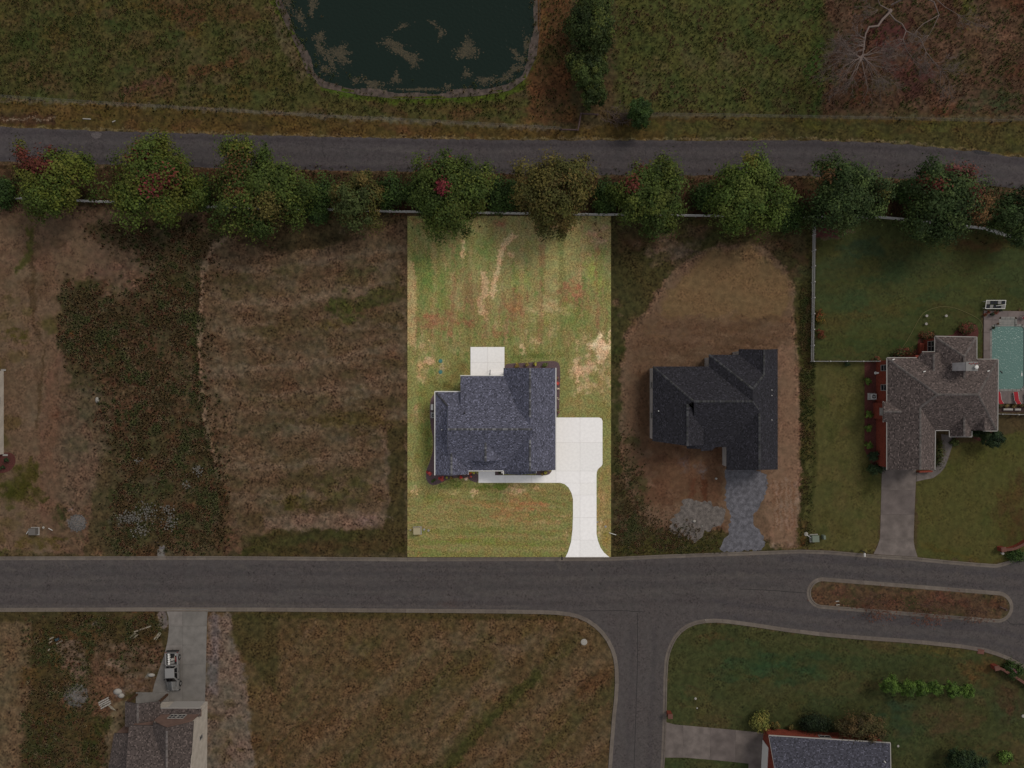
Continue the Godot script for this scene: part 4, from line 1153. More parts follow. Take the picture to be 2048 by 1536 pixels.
func build_lot_house() -> void:
	var h := thing("house", "white trimmed house with slate grey shingle roof and a broad white driveway", "house", P(990, 845))
	var R: Material = M.slate
	wall(h, ring([880, 789, 927, 789, 927, 758, 1012, 758, 1012, 741, 1104, 741, 1104, 935, 1012, 935, 1012, 927, 934, 927, 934, 944, 880, 944]), 0, 3.1, M.siding_white)
	slope(h, [[1060, 736, 5.9], [1060, 943, 5.9], [1111, 940, 3.2], [1111, 736, 3.2]], R)
	slope(h, [[1060, 736, 5.9], [1060, 943, 5.9], [1008, 945, 3.2], [1007, 736, 3.2]], R)
	slope(h, [[871, 784, 3.2], [1066, 784, 3.2], [1066, 858.7, 6.2], [895.6, 858.7, 6.2], [895.6, 812.5, 4.36]], R)
	slope(h, [[921, 752, 3.25], [1040, 752, 3.25], [1040, 818, 4.62], [921, 818, 4.62]], R)
	slope(h, [[895.6, 858.7, 6.2], [1066, 858.7, 6.2], [1066, 941, 3.2], [895.6, 941, 3.2]], R)
	slope(h, [[870.5, 784, 3.2], [870.5, 950, 3.2], [902.7, 951, 4.48], [902.7, 820, 4.48]], R)
	slope(h, [[902.7, 895, 4.48], [902.7, 951, 4.48], [937, 948, 3.2], [937, 895, 3.2]], R)
	slope(h, [[971, 880, 5.24], [971, 923, 5.24], [940.5, 921, 3.98], [940.5, 880, 3.98]], R, 0.14)
	slope(h, [[971, 880, 5.24], [971, 923, 5.24], [1006, 920, 3.98], [1006, 880, 3.98]], R, 0.14)
	slope(h, [[1038, 925, 4.35], [1038, 950, 4.35], [1008, 948, 3.05], [1008, 925, 3.05]], R, 0.14)
	slope(h, [[1038, 925, 4.35], [1038, 950, 4.35], [1072, 947, 3.05], [1072, 925, 3.05]], R, 0.14)
	var S_: Material = M.siding_white
	panel(h, [[897, 813, 4.0], [897, 858.7, 6.0], [897, 900, 4.3], [897, 900, 3.9]], S_)
	panel(h, [[943, 919, 3.6], [971, 920.5, 5.05], [1003, 918.5, 3.6]], S_)
	panel(h, [[1010, 739.5, 3.0], [1060, 739.5, 5.72], [1108, 739.5, 3.0]], S_)
	panel(h, [[1010, 938, 3.0], [1060, 940, 5.72], [1107, 937, 3.0]], S_)
	panel(h, [[873, 946.5, 3.0], [902.7, 947.5, 4.3], [934, 945, 3.0]], S_)
	panel(h, [[1011, 945, 2.9], [1038, 946.5, 4.2], [1069, 944, 2.9]], S_)
	caps(h, [895.6, 858.7, 6.2], [1064, 858.7, 6.2], 0.065, 0.09)
	caps(h, [1060, 736, 5.9], [1060, 834, 5.9], 0.065, 0.09)
	caps(h, [1060, 880, 5.9], [1060, 943, 5.9], 0.065, 0.09)
	caps(h, [971, 884, 5.24], [971, 923, 5.24], 0.065, 0.08)
	caps(h, [902.7, 900, 4.48], [902.7, 951, 4.48], 0.065, 0.08)
	caps(h, [871.5, 785, 3.22], [895.6, 812.5, 4.38], 0.045)
	for g in [[869.7, 783, 869.7, 950.5], [870, 783, 921, 783], [920.6, 751.3, 1007, 751.3], [1111.8, 735.5, 1111.8, 940.5], [936.5, 941.6, 1006.5, 941.6], [936.3, 942, 936.3, 949], [1007, 942, 1007, 949]]:
		bar(h, "gutter", [g[0], g[1], 3.14], [g[2], g[3], 3.14], 0.13, 0.12, M.white_paint)
	bar(h, "gutter", [1072.4, 946.5, 3.02], [1072.4, 940, 3.02], 0.12, 0.1, M.white_paint)
	for x in [938.0, 1005.0]:
		var b := MB.new()
		b.box(P(x, 940) + Vector3(0, 1.55, 0), Vector3(0.2, 3.1, 0.2))
		part("post", b, M.white_paint, h)
	vent(h, 929, 826, 4.95, 0.09, 0.3, M.dark_metal)
	vent(h, 883.5, 859.5, 3.75, 0.05, 0.25, M.white_paint)
	window(h, P(1104, 800) + Vector3(0, 1.5, 0), Vector3.RIGHT, 1.2, 1.4)
	window(h, P(880, 820) + Vector3(0, 1.5, 0), Vector3.LEFT, 0.9, 1.4)
	window(h, P(1060, 741) + Vector3(0, 1.5, 0), Vector3.FORWARD, 1.8, 1.4, 2)
	window(h, P(907, 944) + Vector3(0, 1.5, 0), Vector3.BACK, 1.7, 1.4, 2)
	window(h, P(1052, 935) + Vector3(0, 1.5, 0), Vector3.BACK, 1.7, 1.4, 2)
	window(h, P(998, 927) + Vector3(0, 1.5, 0), Vector3.BACK, 0.9, 1.4)
	var fd := MB.new()
	fd.box(P(966, 927) + Vector3(0, 1.1, 0.03), Vector3(0.95, 2.1, 0.06))
	part("front_door", fd, M.stained_wood, h)
	var gd := MB.new()
	gd.box(P(1104, 885) + Vector3(0.03, 1.15, 0), Vector3(0.06, 2.3, 4.9))
	part("garage_door", gd, M.white_paint, h)
	# step down from the back door to the patio, with its handrail
	var st := thing("back_steps", "white concrete steps with a dark handrail against the patio", "steps", P(994, 752))
	for k in 4:
		var b := MB.new()
		b.box(Vector3(0, 0.12 + 0.09 * k, -0.75 + 0.26 * k), Vector3(1.95, 0.24 + 0.18 * k, 0.27), Basis(), 0.015)
		lpart("step", b, M.white_concrete[k % 3], st)
	var rl := MB.new()
	rl.tube([Vector3(-1.02, 0.0, -0.9), Vector3(-1.02, 0.95, -0.9), Vector3(-1.02, 1.5, 0.3), Vector3(-1.02, 0.0, 0.3)], [0.025, 0.025, 0.025, 0.025], 6)
	rl.tube([Vector3(-1.02, 0.0, -0.3), Vector3(-1.02, 1.22, -0.3)], [0.018, 0.018], 6)
	lpart("handrail", rl, M.dark_metal, st)
	# planting beds
	sheet("mulch_bed", smooth_line(ring([874, 786, 864, 792, 860, 806, 859, 830, 862, 855, 867, 880, 866, 902, 860, 922, 852, 942, 852, 958, 858, 968, 868, 971, 882, 966, 896, 958, 915, 955, 934, 957, 948, 964, 956.5, 966, 956.5, 944, 930, 944, 900, 944, 880, 944, 879, 860, 876, 788]), 1), 0.008, M.mulch)
	sheet("mulch_bed", smooth_line(ring([1010, 742, 1009.5, 728, 1030, 726.5, 1060, 725, 1100, 721.5, 1116, 723, 1121, 735, 1119, 800, 1118, 834, 1104, 834, 1104, 742, 1010, 742]), 1), 0.008, M.mulch)
	sheet("mulch_bed", ring([990.5, 942, 1006, 942, 1006, 950, 990.5, 950]), 0.04, M.mulch)
	sheet("mulch_bed", smooth_line(ring([1072, 942, 1103, 942, 1101, 946, 1097, 949.5, 1090, 950.2, 1072, 950.2]), 1), 0.042, M.mulch)

func build_dark_house() -> void:
	var h := thing("house", "unfinished house with charcoal roof standing on bare orange dirt", "house", P(1425, 820))
	var R: Material = M.charcoal
	wall(h, ring([1299.5, 737, 1409, 737, 1409, 716, 1465, 716, 1465, 704, 1534, 704, 1534, 930, 1444.5, 930, 1444.5, 884, 1380, 884, 1380, 877, 1299.5, 876]), 0, 3.2, M.siding_grey)
	slope(h, [[1306, 733, 3.3], [1417, 733, 3.3], [1505, 803, 6.95], [1388, 803, 6.95]], R)
	slope(h, [[1418, 709.5, 3.3], [1506, 778, 6.9], [1505, 803, 6.95], [1418, 736, 3.3]], R)
	slope(h, [[1418, 709.5, 3.3], [1480, 709.5, 3.3], [1528, 750, 5.35], [1506, 778, 6.9]], R)
	slope(h, [[1478, 698, 3.3], [1528.6, 699, 5.3], [1528, 750, 5.35], [1478, 711, 3.3]], R)
	slope(h, [[1555.5, 698, 3.3], [1555.5, 939, 3.3], [1519, 940, 5.93], [1519, 823, 5.93], [1505, 803, 6.95], [1506, 778, 6.9], [1528, 750, 5.35], [1528.6, 699, 5.3]], R)
	slope(h, [[1388, 803, 6.95], [1505, 803, 6.95], [1519, 823, 6.05], [1455, 894, 3.3], [1388, 894, 3.3]], R)
	slope(h, [[1519, 822, 5.93], [1519, 940, 5.93], [1453.4, 940, 3.3], [1453.4, 885, 3.3]], R)
	slope(h, [[1306, 733, 3.3], [1388, 803, 6.95], [1376, 808, 6.4], [1375, 892, 6.4], [1305, 882, 3.3]], R)
	slope(h, [[1375, 806, 6.4], [1375, 892, 6.4], [1407, 890, 4.75], [1407, 845, 4.75]], R)
	slope(h, [[1373, 889, 3.7], [1404, 887, 3.7], [1403, 898, 3.05], [1374, 897, 3.05]], M.charcoal)
	slope(h, [[1402, 880, 3.9], [1440, 886, 3.6], [1424, 901, 2.95], [1402, 902, 2.95]], M.charcoal)
	panel(h, [[1310, 878, 3.0], [1374, 885, 6.2], [1405, 883, 4.6], [1405, 883, 3.0]], M.siding_grey)
	panel(h, [[1455, 936, 3.0], [1519, 936, 5.75], [1553, 936, 3.0]], M.siding_grey)
	panel(h, [[1480, 702, 3.0], [1528, 702, 5.15], [1553, 702, 3.0]], M.siding_grey)
	for c in [[[1306, 733, 3.3], [1388, 803, 6.95]], [[1388, 803, 6.95], [1505, 803, 6.95]], [[1418, 709.5, 3.3], [1506, 778, 6.9]], [[1506, 778, 6.9], [1528, 750, 5.35]], [[1528.6, 699, 5.3], [1528, 750, 5.35]], [[1505, 803, 6.95], [1519, 823, 5.93]], [[1519, 823, 5.93], [1519, 940, 5.93]], [[1375, 808, 6.4], [1375, 892, 6.4]]]:
		caps(h, c[0], c[1], 0.035, 0.02)
	vent(h, 1317, 822, 3.85, 0.05, 0.25, M.white_paint); vent(h, 1543, 780, 4.2, 0.05, 0.25, M.white_paint); vent(h, 1543, 791, 4.2, 0.05, 0.25, M.white_paint); vent(h, 1543, 840, 4.2, 0.05, 0.25, M.white_paint)
	window(h, P(1299.5, 770) + Vector3(0, 1.5, 0), Vector3.LEFT, 0.9, 1.4)
	window(h, P(1299.5, 830) + Vector3(0, 1.5, 0), Vector3.LEFT, 0.9, 1.4)
	window(h, P(1350, 737) + Vector3(0, 1.5, 0), Vector3.FORWARD, 1.8, 1.4, 2)
	window(h, P(1335, 876.5) + Vector3(0, 1.5, 0), Vector3.BACK, 1.7, 1.4, 2)
	var fd := MB.new()
	fd.box(P(1412, 884) + Vector3(0, 1.1, 0.03), Vector3(0.95, 2.1, 0.06))
	part("front_door", fd, M.stained_wood, h)
	var gd := MB.new()
	gd.box(P(1490, 930) + Vector3(0, 1.15, 0.03), Vector3(4.9, 2.3, 0.06))
	part("garage_door", gd, M.trim, h)

func build_brick_house() -> void:
	cap_tint = Color(1.12, 0.98, 0.92)
	var h := thing("house", "red brick house with taupe hipped roof and white chimney beside swimming pool", "house", P(1860, 800))
	var R: Material = M.taupe; var D: Material = M.taupe
	wall(h, ring([1752, 722, 1806, 722, 1806, 712, 1847, 712, 1847, 680, 1919, 680, 1919, 722, 1961, 722, 1961, 854, 1840, 854, 1840, 930, 1752, 930]), 0, 3.3, M.brick)
	wall(h, ring([1746.5, 805, 1752, 805, 1752, 837, 1746.5, 837]), 0, 3.3, M.brick)
	slope(h, [[1774.5, 716, 3.4], [1875.5, 789, 7.0], [1841, 815, 5.7], [1841, 939.5, 5.7], [1774, 939.5, 3.4]], D)
	slope(h, [[1774.5, 716, 3.4], [1875.5, 789, 7.0], [1957, 789, 7.0], [1995.7, 719, 3.4]], R)
	slope(h, [[1995.7, 719, 3.4], [1957, 789, 7.0], [1994, 861, 3.4]], R)
	slope(h, [[1875.5, 789, 7.0], [1957, 789, 7.0], [1994, 861, 3.4], [1871, 860, 3.4], [1841, 815, 5.7]], R)
	slope(h, [[1841, 813, 5.7], [1841, 939.5, 5.7], [1869, 939.5, 3.4], [1870, 858, 3.4]], R)
	slope(h, [[1870, 673, 3.4], [1929, 713, 5.5], [1929, 768, 5.5], [1870, 724, 3.4]], D)
	slope(h, [[1870, 673, 3.4], [1952.8, 674.5, 3.4], [1929, 713, 5.5]], R)
	slope(h, [[1952.8, 674.5, 3.4], [1952.8, 724, 3.4], [1929, 768, 5.5], [1929, 713, 5.5]], R)
	slope(h, [[1845, 704, 3.4], [1868, 706, 4.75], [1868, 745, 4.75], [1834, 717, 3.4]], D)
	slope(h, [[1868, 706, 4.75], [1868, 745, 4.75], [1884, 738, 3.9], [1880, 705, 3.9]], R)
	slope(h, [[1767, 803, 3.4], [1767, 823.4, 4.5], [1815, 823.4, 4.5], [1776, 803, 3.4]], R)
	slope(h, [[1767, 844, 3.4], [1767, 823.4, 4.5], [1815, 823.4, 4.5], [1776, 844, 3.4]], D)
	slope(h, [[1899, 873, 3.3], [1929, 873, 4.8], [1929, 828, 4.8], [1899, 850, 3.3]], D)
	slope(h, [[1943, 873, 3.3], [1929, 873, 4.8], [1929, 828, 4.8], [1943, 850, 3.3]], R)
	slope(h, [[1945, 861, 3.5], [1969, 861, 4.75], [1969, 833, 4.75], [1945, 850, 3.5]], D)
	slope(h, [[1980, 861, 3.9], [1969, 861, 4.75], [1969, 833, 4.75], [1982, 848, 3.9]], R)
	panel(h, [[1903, 869, 3.0], [1929, 869, 4.6], [1940, 869, 3.0]], M.trim)
	panel(h, [[1771, 805, 3.2], [1771, 823.4, 4.3], [1771, 842, 3.2]], M.brick)
	panel(h, [[1778, 935.5, 3.2], [1841, 935.5, 5.5], [1866, 935.5, 3.2]], M.brick)
	for c in [[[1774.5, 716, 3.4], [1875.5, 789, 7.0]], [[1875.5, 789, 7.0], [1957, 789, 7.0]], [[1875.5, 789, 7.0], [1841, 815, 5.7]], [[1841, 815, 5.7], [1841, 939.5, 5.7]], [[1957, 789, 7.0], [1995.7, 719, 3.4]], [[1957, 789, 7.0], [1994, 861, 3.4]], [[1870, 673, 3.4], [1929, 713, 5.5]], [[1952.8, 674.5, 3.4], [1929, 713, 5.5]], [[1929, 713, 5.5], [1929, 758, 5.5]], [[1929, 833, 4.8], [1929, 873, 4.8]], [[1868, 706, 4.75], [1868, 742, 4.75]], [[1767, 823.4, 4.5], [1803, 823.4, 4.5]]]:
		caps(h, c[0], c[1], 0.085, 0.01)
	for g in [[1774, 715.3, 1833, 715.3], [1773.4, 716, 1773.4, 803], [1773.4, 844, 1773.4, 939.5], [1766.3, 802.5, 1766.3, 844.3], [1844, 703.5, 1870, 703.5], [1869.4, 673, 1869.4, 703], [1870, 672.4, 1953, 673.9], [1953.4, 674, 1953.4, 718], [1953.4, 718.3, 1996, 718.6], [1996.3, 719, 1995, 861], [1966, 862, 1994.5, 862], [1870.8, 861, 1899, 861], [1870.6, 861, 1869.6, 939.5], [1898.4, 850, 1898.4, 873.5], [1898.4, 873.7, 1943.6, 873.7], [1943.6, 862, 1943.6, 873]]:
		bar(h, "gutter", [g[0], g[1], 3.34], [g[2], g[3], 3.34], 0.11, 0.12, M.trim)
	window(h, P(1752, 736.5) + Vector3(0, 2.3, 0), Vector3.LEFT, 0.85, 1.6)
	window(h, P(1752, 775) + Vector3(0, 2.3, 0), Vector3.LEFT, 0.85, 1.6)
	window(h, P(1847, 694) + Vector3(0, 2.0, 0), Vector3.LEFT, 1.5, 1.7, 2)
	window(h, P(1746.5, 822) + Vector3(0, 2.5, 0), Vector3.LEFT, 1.05, 1.1, 1, 5, M.trim, M.trim)
	var gd := MB.new()
	gd.box(P(1793, 930) + Vector3(0, 1.15, 0.03), Vector3(4.6, 2.3, 0.06))
	part("garage_door", gd, M.trim, h)
	# chimney
	var cw := MB.new()
	var c0 := P2(1866, 727.5); var c1 := P2(1887, 743)
	var cm := (c0 + c1) * 0.5
	cw.box(Vector3(cm.x, 6.0, cm.y), Vector3(c1.x - c0.x, 3.4, c1.y - c0.y))
	var ch := part("chimney", cw, M.chimney, h)
	var cp := MB.new()
	cp.box(Vector3(cm.x, 7.74, cm.y), Vector3(c1.x - c0.x + 0.12, 0.09, c1.y - c0.y + 0.12), Basis(), 0.02)
	part("cap", cp, M.grey_metal, ch)
	var fl := MB.new()
	fl.lathe(Vector3(cm.x + 0.45, 7.78, cm.y + 0.1), [[0.17, 0], [0.17, 0.3], [0.25, 0.3], [0.25, 0.36], [0.0, 0.42]], 12)
	part("flue", fl, M.white_paint, ch)
	for k in 5:
		var bb := MB.new()
		bb.box(Vector3(cm.x - 0.35 + 0.26 * k, 7.82, cm.y - 0.42 + 0.09 * (k % 2)), Vector3(0.2, 0.07, 0.1), Basis(Vector3.UP, 0.5 * k))
		part("brick", bb, M.red_paint, ch)
	for v in [[1787, 719, 3.9], [1849, 743, 4.9], [1977, 742, 4.7]]:
		var b := MB.new()
		b.box(P(v[0], v[1], v[2] + 0.1), Vector3(0.34, 0.08, 0.14), Basis(Vector3.UP, 0.35), 0.02)
		part("roof_vent", b, M.white_paint, h)
	# wing wall of brick beside the garage door, low brick steps at the back door
	var bw := MB.new()
	bw.box(P(1846, 942) + Vector3(0, 0.4, 0), Vector3(2.0, 0.8, 0.22), Basis(Vector3.UP, 0.04), 0.02)
	part("low_wall", bw, M.brick, h)
	var wn := MB.new()
	wn.box(P(1840, 698) + Vector3(0, 0.3, 0), Vector3(0.7, 0.6, 1.7), Basis(), 0.02)
	part("stoop", wn, M.brick, h)

func build_south_houses() -> void:
	var h := thing("house", "two storey house with brown roof and white side wall behind pickup truck", "house", P(350, 1480))
	var R: Material = M.brown_roof
	wall(h, ring([344, 1410, 415, 1410, 413, 1700, 344, 1700]), 0, 5.3, M.siding_cream)
	wall(h, ring([326, 1403, 415.3, 1403, 415.3, 1409, 326, 1409]), 0, 2.65, M.siding_cream)
	wall(h, ring([297, 1422, 344, 1422, 344, 1700, 297, 1700]), 0, 4.9, M.siding_brown)
	wall(h, ring([254, 1447, 297, 1447, 297, 1700, 230, 1700]), 0, 2.9, M.siding_brown)
	slope(h, [[401.7, 1416.5, 2.7], [402, 1433, 3.35], [318, 1440, 3.35], [319, 1416.5, 2.7]], R, 0.12)
	slope(h, [[333, 1456, 7.5], [333, 1700, 7.5], [370, 1700, 5.3], [387, 1443, 5.3]], R)
	slope(h, [[333, 1456, 7.5], [333, 1700, 7.5], [304, 1700, 5.3], [306, 1444.5, 5.3]], R)
	panel(h, [[308, 1440.5, 5.15], [333, 1455.6, 7.3], [385, 1440.5, 5.15], [398, 1428.6, 3.25], [322, 1428.6, 3.25]], M.siding_brown)
	slope(h, [[258, 1451, 5.0], [345, 1451, 5.0], [345, 1560, 8.0], [250, 1560, 8.0]], R)
	slope(h, [[250, 1403, 3.0], [275, 1408, 3.9], [275, 1454, 3.9], [250, 1454, 3.0]], R, 0.14)
	slope(h, [[275, 1408, 3.9], [320, 1403, 2.9], [320, 1446, 2.9], [275, 1454, 3.9]], R, 0.14)
	slope(h, [[228, 1467, 3.0], [262, 1467, 4.6], [262, 1640, 4.6], [200, 1640, 3.0]], R)
	bar(h, "gutter", [318.5, 1416, 2.66], [402.2, 1416, 2.66], 0.13, 0.12, M.trim)
	bar(h, "gutter", [401.9, 1417, 2.66], [402.2, 1432, 3.28], 0.1, 0.1, M.siding_brown)
	caps(h, [333, 1462, 7.5], [333, 1600, 7.5], 0.09, 0.02); caps(h, [275, 1408, 3.9], [275, 1450, 3.9], 0.08, 0.03)
	var gable_at := P(350, 1409) * Vector3(1, 0, 1)
	window(h, Vector3(P(373, 1409).x, 4.25, P(373, 1406.6).z), Vector3.FORWARD, 1.05, 1.1, 2, 2)
	window(h, Vector3(P(389, 1409).x, 4.25, P(389, 1406.6).z), Vector3.FORWARD, 1.05, 1.1, 2, 2)
	window(h, P(414.6, 1460) + Vector3(0, 2.2, 0), Vector3.RIGHT, 0.6, 1.0)
	window(h, P(413.9, 1536) + Vector3(0, 2.2, 0), Vector3.RIGHT, 0.9, 1.3)
	var gd := MB.new()
	gd.box(P(380, 1403) + Vector3(0, 1.1, -0.03), Vector3(4.6, 2.2, 0.06))
	part("garage_door", gd, M.trim, h)
	for x in [275.0, 336.0]:
		var b := MB.new()
		b.box(P(x, 1388) + Vector3(0, 1.4, 0), Vector3(0.28, 2.8, 0.28))
		part("post", b, M.stained_wood, h)
	var ps := MB.new()
	ps.box(P(306, 1403) + Vector3(0, 0.08, 0), Vector3(5.0, 0.16, 2.8), Basis(), 0.02)
	part("porch_floor", ps, M.pale_concrete[0], h)
	# second house, at the corner of the side street
	var k := thing("house", "red brick house with blue grey roof beside the side street", "house", P(1640, 1530))
	wall(k, ring([1527, 1456, 1752, 1470, 1744, 1720, 1514, 1720]), 0, 3.1, M.brick)
	slope(k, [[1538, 1471, 3.2], [1780, 1486, 3.2], [1782, 1610, 7.2], [1562, 1604, 7.2]], M.blue_roof)
	slope(k, [[1562, 1604, 7.2], [1782, 1610, 7.2], [1770, 1750, 3.2], [1520, 1740, 3.2]], M.blue_roof)
	panel(k, [[1545, 1476, 3.0], [1567, 1603, 7.0], [1527, 1735, 3.0]], M.brick)
	bar(k, "gutter", [1537.5, 1470.4, 3.16], [1780.5, 1485.4, 3.16], 0.12, 0.12, M.trim)
	bar(k, "gutter", [1537.5, 1471, 3.12], [1561.5, 1604, 7.12], 0.1, 0.1, M.trim)
	bar(k, "gutter", [1780.6, 1486, 3.12], [1782.6, 1610, 7.12], 0.1, 0.1, M.trim)
	var d := MB.new()
	d.box(P(1524, 1512) + Vector3(-0.02, 1.15, 0), Vector3(0.06, 2.3, 4.9), Basis(Vector3.UP, -0.05))
	part("garage_door", d, M.white_paint, k)
	window(k, P(1640, 1463) + Vector3(0, 1.9, 0.0), Vector3(0.06, 0, -1).normalized(), 1.7, 1.3, 2)
	vent(k, 1769, 1523, 4.6, 0.06, 0.3, M.white_paint)
	# third house: only its eastern wall reaches into view
	var w := thing("house", "long pale house wall beside red mulch bed with two shrubs", "house", P(-40, 825))
	wall(w, ring([-110, 742, 7.5, 742, 7.5, 908, -110, 908]), 0, 3.1, M.siding_cream)
	slope(w, [[-26, 730, 3.2], [-26, 922, 3.2], [-110, 922, 5.6], [-110, 730, 5.6]], M.brown_roof)
	slope(w, [[-200, 730, 3.2], [-200, 922, 3.2], [-110, 922, 5.6], [-110, 730, 5.6]], M.brown_roof)
	window(w, P(7.5, 800) + Vector3(0, 1.5, 0), Vector3.RIGHT, 0.9, 1.4)
	sheet("mulch_bed", smooth_line(ring([-10, 909, 10, 905, 22, 905, 31, 913, 31, 928, 22, 940, 10, 946, -10, 946]), 1), 0.008, M.red_mulch)
	for s in [[7, 740, "pale splash block at the upper corner of the long house wall"], [11, 910, "pale splash block beside the red mulch bed"]]:
		var b := MB.new()
		var p := P(s[0], s[1])
		b.box(p + Vector3(0, 0.04, 0), Vector3(0.72, 0.08, 0.28), Basis(), 0.02)
		b.box(p + Vector3(0, 0.1, 0.11), Vector3(0.72, 0.06, 0.05))
		b.box(p + Vector3(0, 0.1, -0.11), Vector3(0.72, 0.06, 0.05))
		solo("splash_block", b, M.trim, s[2], "splash block", "splash blocks")

# ---------------------------------------------------------------- plants
var leaf_gain := 1.2

# leaves gathered in clumps through the volume of a crown; all in the crown's own coordinates
func leafy(b: MB, c: Vector3, r: Vector3, clumps: int, per: int, size: float, cols: Array, g: RandomNumberGenerator, spots := [], clump_r := 0.22, low := -0.55) -> void:
	var ph := g.randf() * TAU
	for i in clumps:
		var d := Vector3()
		while true:
			d = Vector3(g.randfn(), g.randfn(), g.randfn()).normalized()
			if d.y > low:
				break
		var th := atan2(d.z, d.x)
		var lob := 0.84 + 0.13 * sin(th * 3.0 + ph) + 0.09 * sin(th * 7.0 + ph * 2.0) + g.randf_range(-0.12, 0.16)
		var k := pow(g.randf(), 0.3)
		var at := c + d * r * k * lob * 0.93
		var base: Color = cols[g.randi() % cols.size()]
		for s in spots:
			if Vector2(at.x - s[0], at.z - s[1]).length() < s[2] * g.randf_range(0.5, 1.3) and g.randf() < 0.75:
				base = s[3]
		base = base * leaf_gain * g.randf_range(0.7, 1.3)
		var cr := maxf(r.x, r.z) * clump_r * g.randf_range(0.7, 1.25)
		for j in per:
			var o := Vector3(g.randfn(), g.randfn() * 0.75, g.randfn()) * cr * 0.55
			var nn := (o * 0.6 / cr + d * 0.5 + Vector3(g.randf_range(-1, 1), g.randf_range(0, 1.2), g.randf_range(-1, 1)) * 0.7).normalized()
			var x := nn.cross(Vector3(g.randf_range(-1, 1), g.randf_range(-1, 1), g.randf_range(-1, 1))).normalized()
			var y := nn.cross(x)
			var sz := size * g.randf_range(0.6, 1.3)
			var p := at + o
			var t := base * g.randf_range(0.76, 1.26)
			b.col = Color(t.r, t.g, t.b)
			b.tri(p - x * sz * 0.5, p + y * sz * 0.32, p + x * sz * 0.5 + nn * sz * 0.12, nn)
			b.tri(p - x * sz * 0.5, p + x * sz * 0.5 + nn * sz * 0.12, p - y * sz * 0.32, nn)

func tree(called: String, label: String, category: String, x: float, y: float, rx: float, rz: float, top: float, cols: Array, spots: Array, clumps: int, per: int, size: float, group := "", sd := 1, low := -0.5, clump_r := 0.2) -> Node3D:
	var g := RandomNumberGenerator.new()
	g.seed = sd * 101 + 7
	var mid := top * 0.58
	var at := P(x, y, mid)
	var t := thing(called, label, category, Vector3(at.x, 0, at.z), 0, group)
	var k := S * (1.0 - mid / H)
	var r := Vector3(rx * k * 1.14, top * 0.44, rz * k * 1.14)
	var b := MB.new()
	var sp := []
	for s in spots:
		sp.append([s[0] * k, s[1] * k, s[2] * k, s[3]])
	leafy(b, Vector3(0, mid, 0), r, clumps, int(per * 2.7), size, cols, g, sp, clump_r * 0.8, low)
	var tr := MB.new()
	var lean := Vector3(g.randf_range(-0.2, 0.2), 0, g.randf_range(-0.2, 0.2))
	tr.tube([Vector3(), Vector3(0.03, top * 0.18, 0) + lean * 0.3, Vector3(0, top * 0.45, 0) + lean, Vector3(0, top * 0.8, 0) + lean * 1.5], [0.03 * top, 0.022 * top, 0.015 * top, 0.005 * top], 7)
	lpart("trunk", tr, M.bark, t)
	for i in 7:
		var a := TAU * i / 7.0 + g.randf()
		var e := Vector3(cos(a) * r.x * 0.75, mid + g.randf_range(-0.1, 0.3) * top * 0.5, sin(a) * r.z * 0.75)
		var s0 := Vector3(0, top * g.randf_range(0.2, 0.5), 0) + lean * 0.6
		var lb := MB.new()
		lb.tube([s0, s0.lerp(e, 0.5) + Vector3(0, 0.3, 0), e], [0.011 * top, 0.007 * top, 0.002 * top], 5)
		lpart("limb", lb, M.bark, t)
	var cr := lpart("crown", b, M.leaf, t)
	cr.set_meta("kind", "stuff")
	return t

func bush(called: String, label: String, category: String, x: float, y: float, rx: float, rz: float, top: float, cols: Array, n: int, size: float, group := "", sd := 1, at_height := 0.0) -> void:
	var g := RandomNumberGenerator.new()
	g.seed = sd * 31 + 3
	var b := MB.new()
	var k := S * (1.0 - top * 0.5 / H)
	var p := P(x, y, top * 0.5)
	leafy(b, Vector3(p.x, at_height + top * 0.48, p.z), Vector3(rx * k, top * 0.5, rz * k), maxi(6, n / 24), mini(n, 24) * 2, size * 1.15, cols, g, [], 0.3, -0.4)
	# woody stems under the leaves
	b.col = lin(52, 42, 34)
	for i in 4:
		var a := TAU * i / 4.0 + 0.4
		b.tube([Vector3(p.x, at_height, p.z), Vector3(p.x + cos(a) * rx * k * 0.5, at_height + top * 0.55, p.z + sin(a) * rx * k * 0.5)], [0.012 + 0.01 * top, 0.006], 4, false)
	solo(called, b, M.leaf, label, category, group)

